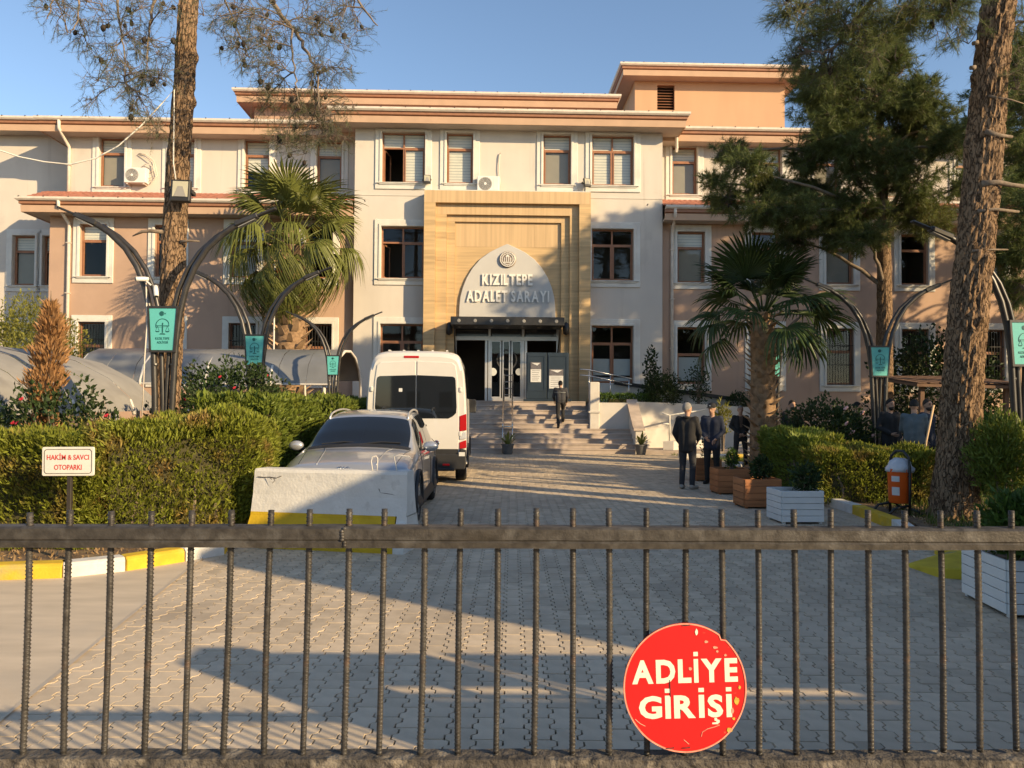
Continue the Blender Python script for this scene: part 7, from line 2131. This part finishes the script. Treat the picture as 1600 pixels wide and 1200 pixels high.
def minibus(label, loc, rotz):
    """high-roof panel minibus, rear doors at y = 0 facing -y"""
    t = thing("minibus", label, "van", loc, rotz)
    def sec(w, zb, zt_, lean=0.0): 
        h = zt_ - zb
        return [(0, zb), (w * .93, zb), (w * .985, zb + .12), (w, zb + .45), (w, zb + .95), (w * .985, zb + 1.35), (w * .945, zb + 1.85), (w * .90, zt_ - .28), (w * .82, zt_ - .09), (w * .62, zt_ - .02), (w * .3, zt_), (0, zt_)]
    def front(w, zb, zs_): return [(0, zb), (w * .93, zb), (w * .985, zb + .12)] + [(w * q, z) for q, z in zs_]
    stn = [(.0, sec(.985, .46, 2.62)), (.05, sec(1.02, .42, 2.70)), (.18, sec(1.032, .40, 2.745)), (1.2, sec(1.035, .40, 2.77)), (2.6, sec(1.035, .40, 2.77)), (3.7, sec(1.035, .40, 2.75)),
           (4.15, sec(1.03, .40, 2.66)), (4.55, front(1.02, .38, [(1, .85), (1, 1.3), (.97, 1.55), (.92, 1.85), (.86, 2.1), (.80, 2.22), (.62, 2.29), (.3, 2.32), (0, 2.32)])),
           (5.05, front(1.0, .36, [(1, .80), (1, 1.1), (.96, 1.28), (.90, 1.42), (.84, 1.5), (.78, 1.56), (.6, 1.61), (.3, 1.64), (0, 1.65)])),
           (5.55, front(.97, .34, [(1, .72), (.99, .9), (.93, 1.02), (.85, 1.1), (.78, 1.14), (.72, 1.17), (.55, 1.2), (.3, 1.22), (0, 1.22)])),
           (5.8, front(.90, .36, [(1, .62), (.97, .75), (.9, .84), (.82, .9), (.74, .93), (.66, .95), (.5, .97), (.3, .98), (0, .98)]))]
    Lf = Loft(stn)
    bd = Lf.body(4, 4).build("body", MAT["paint_white"], t, smooth=True)
    wy = (1.10, 4.75); r_ = .355
    cut_wheels(bd, [(y, r_) for y in wy], .42, .66, 1.3)
    for sd in (-1, 1):
        for y in wy: wheel(t, sd * .90, y, r_, .235, sd, 6)
        for (s0, s1) in ((2.35, 3.02), (3.06, 3.55), (3.62, 4.35), (4.42, 5.15), (5.25, 6.05)):
            b = MB(); V, Fc = Lf.patch(s0, s1, 5.05, lambda u: 6.75, .004, 8, 6, sd); b.add(V, Fc); b.build("side_window", MAT["car_glass"], t, smooth=True)
        b = MB(); V, Fc = Lf.patch(6.2, lambda v: 7.5 - .5 * v, 5.0, 6.4, .004, 8, 6, sd); b.add(V, Fc); b.build("cab_window", MAT["car_glass"], t, smooth=True)
        mr = MB().box(sd * 1.06 - .1, sd * 1.06 + .14 * sd + (.1 if sd < 0 else 0), 4.75, 4.85, 1.42, 1.78).build("mirror", MAT["plastic_black"], t, bevel=.03, seg=2)
        # tail light stack: red, clear, red
        for z0, z1, mm in ((1.10, 1.46, "lamp_red"), (.93, 1.095, "lamp_clear"), (.74, .925, "lamp_red")):
            x0, x1 = sd * .885, sd * 1.022
            q = [(x0, z0), (x1 + sd * .006, z0 + .02), (x1, z1), (x0 + sd * .0, z1 - .05)]
            MB().prism(q, -.022, .16, 'xz').build("tail_light", MAT[mm], t, bevel=.012, seg=2)
        # hinges
        for z in (1.05, 1.95):
            MB().box(sd * .90 - .03, sd * .90 + .03, -.03, .04, z - .05, z + .05).build("hinge", MAT["paint_white"], t, bevel=.012)
        # lower cladding and flares
        for y in wy:
            pts_ = [(sd * 1.035, y + .435 * math.cos(a), r_ + .435 * math.sin(a)) for a in np.linspace(-.1, math.pi + .1, 22)]
            MB().tube(pts_, .03, 6, flat=.7).build("arch_flare", MAT["plastic_black"], t, smooth=True)
        b = MB(); V, Fc = Lf.patch(2.4, 7.0, 1.4, 2.6, .006, 16, 4, sd); b.add(V, Fc); b.build("side_moulding", MAT["plastic_black"], t, smooth=True)
    V, Fc = Lf.patch(6.1, 7.85, 6.9, 11, .005, 12, 10, 1); b = MB(); b.add(V, Fc); V, Fc = Lf.patch(6.1, 7.85, 6.9, 11, .005, 12, 10, -1); b.add(V, Fc); b.build("windscreen", MAT["car_glass"], t, smooth=True)
    # rear doors: panels with a gap between, big window, handles, bumper, step
    for sd in (-1, 1):
        def X(x): return sd * x
        q = [(X(.012), .60), (X(.865), .60), (X(.875), 1.3), (X(.845), 2.1), (X(.80), 2.44), (X(.73), 2.50), (X(.012), 2.53)]
        dr_ = MB().prism(q, -.020, .03, 'xz').build("rear_door", MAT["paint_white"], t, bevel=.012, seg=2)
        q = [(X(.010), 1.36), (X(.66), 1.36), (X(.74), 1.40), (X(.815), 1.47), (X(.825), 1.60), (X(.80), 2.13), (X(.785), 2.19), (X(.74), 2.215), (X(.010), 2.24)]
        MB().prism(q, -.030, -.019, 'xz').build("rear_window", MAT["car_glass"], dr_, bevel=.004)
    MB().box(.02, .22, -.034, -.018, 1.20, 1.235).build("door_handle", MAT["plastic_black"], t, bevel=.006)
    MB().lathe([(.0, -.03), (.05, -.028), (.058, -.02)], 18, (.42, 0, .86), 'y').build("maker_badge", MAT["chrome"], t)
    MB().prism([(-1.0, .33), (1.0, .33), (1.025, .44), (1.025, .72), (.90, .76), (.88, .64), (-.88, .64), (-.90, .76), (-1.025, .72), (-1.025, .44)], -.075, .12, 'xz').build("rear_bumper", MAT["plastic_black"], t, bevel=.02, seg=2)
    MB().box(-.86, .86, -.035, -.02, .60, .74).build("bumper_top", MAT["plastic_black"], t)
    MB().box(-.80, .80, -.12, -.02, .30, .36).build("rear_step", MAT["plastic_black"], t, bevel=.012)
    for sd in (-1, 1): MB().box(sd * .62 - .07, sd * .62 + .07, -.085, -.07, .40, .445).build("fog_light", MAT["lamp_red"], t, bevel=.005)
    MB().box(.88, 1.0, -.082, -.074, .60, .68).build("number_sticker", MAT["paper"], t)
    MB().box(-.28, .28, -.085, -.074, .46, .57).build("number_plate", MAT["board_white"], t)
    MB().box(-.26, .05, -.012, .04, 2.585, 2.635).build("brake_light", MAT["lamp_red"], t, bevel=.01)
    MB().box(-.35, -.28, -.034, -.030, 1.90, 1.97).build("window_sticker", MAT["paper"], t)
    MB().box(-.8, .8, .3, 5.2, .28, .42).build("underbody", MAT["plastic_black"], t)
    b = MB()
    for x in (-.6, -.3, 0, .3, .6): b.box(x - .02, x + .02, .4, 4.0, 2.755, 2.78)
    b.build("roof_swage", MAT["paint_white"], t)
    return t
minibus("white high-roof minibus seen from behind, parked by the stairs", (-1.95, 15.65, 0), R(2.4))
# ------------------------------------------------------------------ people
def skin(name, col): return mat(name, col, .6, .06, 9, spec=.3)
skin("skin_tan", (0.42, 0.25, 0.17)); skin("skin_pale", (0.50, 0.32, 0.23))
for nm, c in (("cloth_black", (.024, .023, .023)), ("cloth_charcoal", (.040, .040, .044)), ("cloth_navy", (.026, .032, .052)), ("cloth_greyblue", (.10, .13, .15)), ("cloth_darkgrey", (.045, .045, .048)), ("cloth_denim", (.03, .04, .06)), ("cloth_brown", (.09, .06, .045))):
    mat(nm, c, .9, .2, 7, .4, 40)
mat("hair_black", (.010, .009, .008), .7, .3, 40, .4, 90); mat("hair_grey", (.22, .21, .195), .8, .2, 40, .4, 90); mat("hair_dark", (.03, .022, .016), .7, .3, 40, .4, 90)
mat("shoe_tan", (.34, .30, .25), .8, .1, 8); mat("shoe_black", (.012, .011, .010), .5, .1, 8); mat("eye_dark", (.02, .015, .012), .3, 0, 1); mat("lip", (.28, .12, .09), .6, 0, 1)
mat("hivis", (.16, .17, .17), .8, .1, 6)

def capsule(b, a, c, ra, rc, n=12, flat=1.0):
    a = Vector(a); c = Vector(c); d = c - a
    L_ = d.length
    if L_ < 1e-6: d = Vector((0, 0, 1))
    else: d = d.normalized()
    pts = []; rad = []
    for k in range(4): th = math.pi / 2 * (1 - k / 4); pts.append(a - d * ra * math.sin(th)); rad.append(max(1e-3, ra * math.cos(th)))
    for k in range(1, 4): pts.append(a.lerp(c, k / 4)); rad.append(ra + (rc - ra) * k / 4)
    for k in range(5): th = math.pi / 2 * k / 4; pts.append(c + d * rc * math.sin(th)); rad.append(max(1e-3, rc * math.cos(th)))
    b.tube(pts, rad, n, flat=flat)
def meld(b, name, m, parent, voxel=.016, smooth=4):
    """one continuous surface over all the shapes in b"""
    o = b.build(name, m, parent, fix=False)
    r = o.modifiers.new("meld", 'REMESH'); r.mode = 'VOXEL'; r.voxel_size = voxel; r.use_smooth_shade = True
    s_ = o.modifiers.new("smooth", 'SMOOTH'); s_.iterations = smooth; s_.factor = .5
    bake(o)
    if len(o.data.materials) == 0: o.data.materials.append(m)
    o.data.polygons.foreach_set("use_smooth", [True] * len(o.data.polygons))
    return o

BASE = dict(pelvis=(0, .0, .95), waist=(0, .01, 1.10), chest=(0, 0, 1.28), neck=(0, .015, 1.44), head=(0, -.01, 1.605),
            shL=(-.170, .01, 1.395), shR=(.170, .01, 1.395), elL=(-.212, .04, 1.13), elR=(.212, .04, 1.13), wrL=(-.20, -.05, .90), wrR=(.20, -.05, .90),
            hipL=(-.09, 0, .92), hipR=(.09, 0, .92), knL=(-.10, -.02, .50), knR=(.10, -.02, .50), anL=(-.105, .03, .085), anR=(.105, .03, .085), toL=(-.125, -.14, .035), toR=(.125, -.14, .035))
def person(label, loc, facing, height, pose=None, top="cloth_black", legs="cloth_black", shoes="shoe_black", hair="hair_black", sk="skin_tan", cap=None, coat=False, beard=None, headturn=0.0, headtilt=0.0, shirt=None, stripe=None, group="people in front of the courthouse", name="person", build=1.0, bald=False):
    """facing: angle about z; 0 looks towards -y (the gate)"""
    J = {k: Vector(v) for k, v in BASE.items()}
    for k, v in (pose or {}).items(): J[k] = Vector(v)
    sc = height / 1.72
    B = build
    body = MB()
    # torso, limbs
    capsule(body, J['pelvis'] + Vector((-.055, 0, 0)), J['waist'] + Vector((-.05, 0, 0)), .105 * B, .10 * B); capsule(body, J['pelvis'] + Vector((.055, 0, 0)), J['waist'] + Vector((.05, 0, 0)), .105 * B, .10 * B)
    capsule(body, J['waist'] + Vector((-.05, 0, 0)), J['chest'] + Vector((-.075, 0, .02)), .10 * B, .105 * B); capsule(body, J['waist'] + Vector((.05, 0, 0)), J['chest'] + Vector((.075, 0, .02)), .10 * B, .105 * B)
    for s in 'LR':
        capsule(body, J['chest'] + Vector((.05 if s == 'R' else -.05, 0, .06)), J['sh' + s], .09, .062)
        capsule(body, J['sh' + s], J['el' + s], .055, .043); capsule(body, J['el' + s], J['wr' + s], .042, .028)
        capsule(body, J['hip' + s], J['kn' + s], .088, .056); capsule(body, J['kn' + s], J['an' + s], .054, .036)
        capsule(body, J['an' + s] + Vector((0, .01, -.03)), J['to' + s], .04, .03)
    capsule(body, J['chest'] + Vector((0, .01, .08)), J['neck'], .075, .055)
    H = J['head']
    HR = Matrix.Rotation(headturn, 3, 'Z') @ Matrix.Rotation(headtilt, 3, 'X')
    capsule(body, J['neck'], H + Vector((0, .01, -.06)), .055, .052)
    def hp(x, y, z): return H + HR @ Vector((x, y, z))
    body.ell(hp(0, .01, .02), (.076, .096, .105), 16, 12, HR); body.ell(hp(0, -.02, -.055), (.056, .066, .062), 14, 10, HR); body.ell(hp(0, -.055, -.092), (.024, .022, .022), 10, 8, HR)
    body.ell(hp(0, -.098, -.018), (.014, .020, .026), 8, 6, HR); body.ell(hp(0, -.084, .03), (.05, .012, .012), 8, 6, HR)
    for s in (-1, 1): body.ell(hp(s * .077, .012, -.005), (.010, .022, .032), 8, 6, HR)
    root = meld(body, name, MAT[sk], None, .0145, 3)
    # hands: palm, four bent fingers and a thumb, added to the same mesh
    hb = MB()
    for s in 'LR':
        w = J['wr' + s]; d = (w - J['el' + s]).normalized()
        fwd = (pose or {}).get('hand' + s)
        if fwd is not None: d = Vector(fwd).normalized()
        sg = -1 if s == 'L' else 1
        side = d.cross(Vector((sg, 0, 0)))
        if side.length < .1: side = Vector((0, -1, 0))
        side.normalize(); nrm = d.cross(side).normalized()
        capsule(hb, w, w + d * .035, .026, .028, 8); 
        pc = w + d * .065
        hb.ell(pc, (.018, .018, .018), 6, 4)
        for q in (-1.5, -.5, .5, 1.5):
            k0 = w + d * .04 + side * q * .010; k1 = w + d * .095 + side * q * .019
            capsule(hb, k0, k1, .014, .011, 6)
            L_ = .040 - .004 * abs(q - .3)
            e1 = k1 + d * L_ - nrm * sg * .010; e2 = e1 + d * L_ * .7 - nrm * sg * .020
            capsule(hb, k1, e1, .0098, .0088, 6); capsule(hb, e1, e2, .0088, .0070, 6)
        t0 = w + d * .03 - side * .024; t1 = w + d * .065 - side * .048 - nrm * sg * .008; t2 = t1 + d * .030 - side * .006 - nrm * sg * .008
        capsule(hb, t0, t1, .013, .0105, 6); capsule(hb, t1, t2, .0105, .0085, 6)
    o2 = hb.build("hands", MAT[sk], None, smooth=True, fix=False)
    bm = bmesh.new(); bm.from_mesh(root.data); bm.from_mesh(o2.data); bm.to_mesh(root.data); bm.free(); bpy.data.objects.remove(o2)
    root.data.polygons.foreach_set("use_smooth", [True] * len(root.data.polygons))
    tag(root, label, "person", group)
    # face details
    for s in (-1, 1):
        MB().ell(hp(s * .031, -.083, .012), (.011, .006, .006), 8, 6, HR).build("eye", MAT["eye_dark"], root, smooth=True)
        MB().ell(hp(s * .032, -.089, .032), (.019, .006, .005), 8, 5, HR).build("eyebrow", MAT[hair], root, smooth=True)
    MB().ell(hp(0, -.083, -.062), (.022, .008, .006), 8, 5, HR).build("mouth", MAT["lip"], root, smooth=True)
    # hair shell
    hs = MB(); n_, m_ = 18, 10; V = []; Fc = []
    for i in range(m_ + 1):
        for k in range(n_):
            a = 2 * math.pi * k / n_
            front = max(0, -math.sin(a))     # towards the face
            tmax = 2.05 - 1.05 * front - (.25 * abs(math.cos(a)) ** 4)
            th = tmax * i / m_
            q = 1.0 + .03 * noise.noise((math.cos(a) * 6, math.sin(a) * 6, th * 5))
            V.append(tuple(hp(.083 * q * math.sin(th) * math.cos(a), .012 + .103 * q * math.sin(th) * math.sin(a), .022 + .114 * q * math.cos(th))))
    for i in range(m_):
        for k in range(n_): Fc.append((i * n_ + k, (i + 1) * n_ + k, (i + 1) * n_ + (k + 1) % n_, i * n_ + (k + 1) % n_))
    hs.add(V, Fc); hs.build("hair", MAT[hair], root, smooth=True, fix=False)
    if beard:
        bb = MB(); bb.ell(hp(0, -.028, -.072), (.060, .066, .050), 14, 10, HR); bb.build("beard", MAT[beard], root, smooth=True)
        MB().ell(hp(0, -.094, -.046), (.028, .008, .008), 8, 5, HR).build("moustache", MAT[beard], root, smooth=True)
    if cap:
        cb = MB(); cb.ell(hp(0, .01, .062), (.092, .112, .075), 18, 10, HR); cb.build("cap", MAT[cap], root, smooth=True)
        pk = MB(); pk.ell(hp(0, -.115, .045), (.068, .065, .012), 14, 6, HR); pk.build("cap_peak", MAT[cap], root, smooth=True)
        MB().ell(hp(0, -.098, .078), (.022, .008, .016), 10, 6, HR).build("cap_badge", MAT["steel"], root, smooth=True)
    # trousers
    tb = MB()
    for s in 'LR':
        capsule(tb, J['hip' + s], J['kn' + s], .100, .070); capsule(tb, J['kn' + s], J['an' + s] + Vector((0, 0, .03)), .068, .056)
        capsule(tb, J['an' + s] + Vector((0, 0, .045)), J['an' + s] + Vector((0, -.005, -.005)), .056, .055)
    capsule(tb, J['pelvis'] + Vector((-.055, 0, 0)), J['waist'] + Vector((-.05, 0, -.03)), .116 * B, .108 * B); capsule(tb, J['pelvis'] + Vector((.055, 0, 0)), J['waist'] + Vector((.05, 0, -.03)), .116 * B, .108 * B)
    meld(tb, "trousers", MAT[legs], root, .017, 3)
    # jacket or sweater
    jb = MB(); low = .82 if coat else .93
    for sx in (-.06, .06):
        capsule(jb, J['pelvis'] + Vector((sx, 0, low - .95)), J['waist'] + Vector((sx * .95, 0, 0)), .124 * B if coat else .118 * B, .117 * B)
        capsule(jb, J['waist'] + Vector((sx * .95, 0, 0)), J['chest'] + Vector((sx * 1.3, 0, .02)), .117 * B, .117 * B)
    for s in 'LR':
        capsule(jb, J['chest'] + Vector((.05 if s == 'R' else -.05, 0, .06)), J['sh' + s], .100, .074)
        capsule(jb, J['sh' + s], J['el' + s], .066, .056); capsule(jb, J['el' + s], J['wr' + s] - (J['wr' + s] - J['el' + s]).normalized() * .02, .055, .043)
    capsule(jb, J['chest'] + Vector((0, .02, .10)), J['neck'] + Vector((0, .012, -.03)), .09, .068)
    jo = meld(jb, "jacket" if coat else "top", MAT[top], root, .017, 3)
    if coat:
        # open collar and hem
        MB().tube([tuple(J['neck'] + Vector((.072 * math.cos(a), .02 + .072 * math.sin(a), .0 - .03 * max(0, -math.sin(a))))) for a in np.linspace(-.9, math.pi + .9, 14)], .020, 7).build("collar", MAT[top], jo, smooth=True)
    if shirt:
        c_ = J['chest']; MB().prism([(-.028, -.16), (.028, -.16), (.045, .15), (-.045, .15)], -.155, -.10).build("shirt", MAT[shirt], root).location = c_
    if stripe:
        MB().tube([tuple(J['chest'] + Vector((.205 * B * math.cos(a), .140 * B * math.sin(a), .0))) for a in np.linspace(0, 2 * math.pi, 24)], .018, 6).build("chest_stripe", MAT[stripe], root, smooth=True)
    for s in 'LR':
        sb = MB(); capsule(sb, J['an' + s] + Vector((0, .02, -.035)), J['to' + s], .052, .042); capsule(sb, J['an' + s], J['an' + s] + Vector((0, .01, -.03)), .05, .05)
        so = meld(sb, "shoe", MAT[shoes], root, .012, 2)
    root.location = loc; root.rotation_euler = (0, 0, facing); root.scale = (sc, sc, sc)
    return root

def foot(px, py): p = gp(px, py); return (p.x, p.y, 0)
# three men standing by the planters
person("grey-haired man in a black jacket and pale shoes, back turned, beside the planters", foot(1074, 764), R(150), 1.70,
       dict(elL=(-.24, -.02, 1.13), wrL=(-.17, -.16, .98), elR=(.25, .05, 1.12), wrR=(.20, -.08, .93), knL=(-.11, -.01, .50), toL=(-.16, -.12, .035)), "cloth_black", "cloth_charcoal", "shoe_tan", "hair_grey", coat=True, headturn=R(-35), build=1.0)
p = gp(1104, 752); person("man in a dark peaked cap and dark uniform behind the farthest planter", (p.x - .02, 16.3, 0), R(-28), 1.70,
       dict(elL=(-.24, -.0, 1.13), wrL=(-.10, -.17, 1.0), elR=(.24, .0, 1.12), wrR=(.12, -.15, .97)), "cloth_navy", "cloth_black", cap="cloth_black", hair="hair_grey", coat=True, headtilt=R(8), headturn=R(-10), build=1.0)
p = gp(1157, 729); person("bald-fronted man in a dark open jacket with hands clasped in front", (p.x, p.y, 0), R(-8), 1.64,
       dict(elL=(-.27, .02, 1.14), wrL=(-.05, -.17, .93), elR=(.27, .02, 1.14), wrR=(.05, -.17, .93), handL=(.8, -.3, -.4), handR=(-.8, -.3, -.4), knL=(-.13, -.02, .5), anL=(-.15, .03, .085), toL=(-.19, -.13, .035), knR=(.13, -.02, .5), anR=(.15, .03, .085), toR=(.19, -.13, .035)), "cloth_black", "cloth_black", hair="hair_grey", coat=True, shirt="cloth_brown", build=1.0)
# man climbing the stairs
k_st = 4
yy = 25.75 + GO * 4.6
p = at(876, 640, yy + .1)
person("man in a dark blue sweater climbing the entrance stairs", (p.x, yy, RISE * 5), R(180), 1.72,
       dict(pelvis=(0, -.10, .98), waist=(0, -.13, 1.10), chest=(0, -.20, 1.27), neck=(0, -.26, 1.42), head=(0, -.31, 1.57), shL=(-.185, -.2, 1.385), shR=(.185, -.2, 1.385), elL=(-.24, -.12, 1.13), wrL=(-.22, -.26, .93), elR=(.25, -.26, 1.13), wrR=(.20, -.40, .98),
            hipL=(-.09, -.10, .94), hipR=(.09, -.10, .94), knL=(-.10, -.40, .70), anL=(-.10, -.33, .30), toL=(-.11, -.50, .25), knR=(.10, -.06, .50), anR=(.09, .10, .10), toR=(.10, -.05, .035)), "cloth_charcoal", "cloth_black", hair="hair_black", stripe="hivis")
# group in the garden on the right
p = at(1238, 640, 19.0); person("dark-haired man in black standing behind the pink rose bush", (p.x, 19.0, .05), R(-10), 1.74, None, "cloth_black", "cloth_black", hair="hair_dark", coat=True, beard="hair_dark", headturn=R(20))
p = at(1306, 652, 18.6); person("man in dark green mostly hidden behind the rose leaves", (p.x, 18.4, .05), R(-70), 1.60, None, "cloth_charcoal", "cloth_black", hair="hair_dark", headtilt=R(20))
p = at(1354, 640, 18.4); person("person in black half hidden by the lamp post before the pine", (p.x, 18.9, .05), R(60), 1.70, None, "cloth_black", "cloth_black", hair="hair_black", coat=True)
p = at(1391, 640, 16.2); person("bearded man in a black coat standing right of the middle lamp post", (p.x, 16.2, .09), R(12), 1.72,
       dict(elL=(-.27, .03, 1.13), wrL=(-.12, -.17, 1.0), handL=(.6, -.3, -.2)), "cloth_black", "cloth_black", hair="hair_black", beard="hair_black", coat=True, build=1.08)
p = at(1428, 640, 14.6); person("man in a grey-blue sweater seen from behind beside the leaning pole", (p.x, 14.6, .09), R(148), 1.70,
       dict(head=(0, -.03, 1.60), elL=(-.22, -.08, 1.14), wrL=(-.08, -.20, 1.08), elR=(.22, -.08, 1.14), wrR=(.08, -.20, 1.04)), "cloth_greyblue", "cloth_denim", hair="hair_black", headtilt=R(14), build=1.08)
p = at(1449, 640, 15.7); person("man in a navy jacket behind the one in grey-blue", (p.x, 15.7, .09), R(35), 1.72, None, "cloth_navy", "cloth_black", hair="hair_dark", coat=True, beard="hair_dark", headturn=R(-20))
# ------------------------------------------------------------------ houses across the street behind the camera (seen only mirrored in the windows)
mat("house_render", (0.55, 0.48, 0.40), .9, .08, 1)
for (x0, x1, y, h, lab) in ((-26, -9, -30, 9.5, "three-storey house across the street behind the camera, facing the drive's left side"), (-6, 9, -33, 7.5, "two-storey house across the street straight behind the camera"), (13, 30, -30, 10.0, "three-storey house across the street behind the camera, facing the gatehouse")):
    t = thing("street_house", lab, "house", (0, 0, 0))
    MB().box(x0, x1, y - 10, y, 0, h).build("wall", MAT["house_render"], t)
    MB().box(x0 - .4, x1 + .4, y - 10.4, y + .4, h, h + .3).build("roof", MAT["roof_tile"], t)
    z = 1.2
    while z < h - 1.5:
        x = x0 + 1.2
        while x < x1 - 1.8:
            w_ = MB().box(x, x + 1.3, y, y + .06, z, z + 1.5).build("window", MAT["trim_white"], t)
            MB().box(x + .08, x + 1.22, y + .06, y + .066, z + .08, z + 1.42).build("pane", MAT["canopy_glass"], w_)
            x += 2.7
        z += 3.0
bpy.data.scenes.remove(WORK)
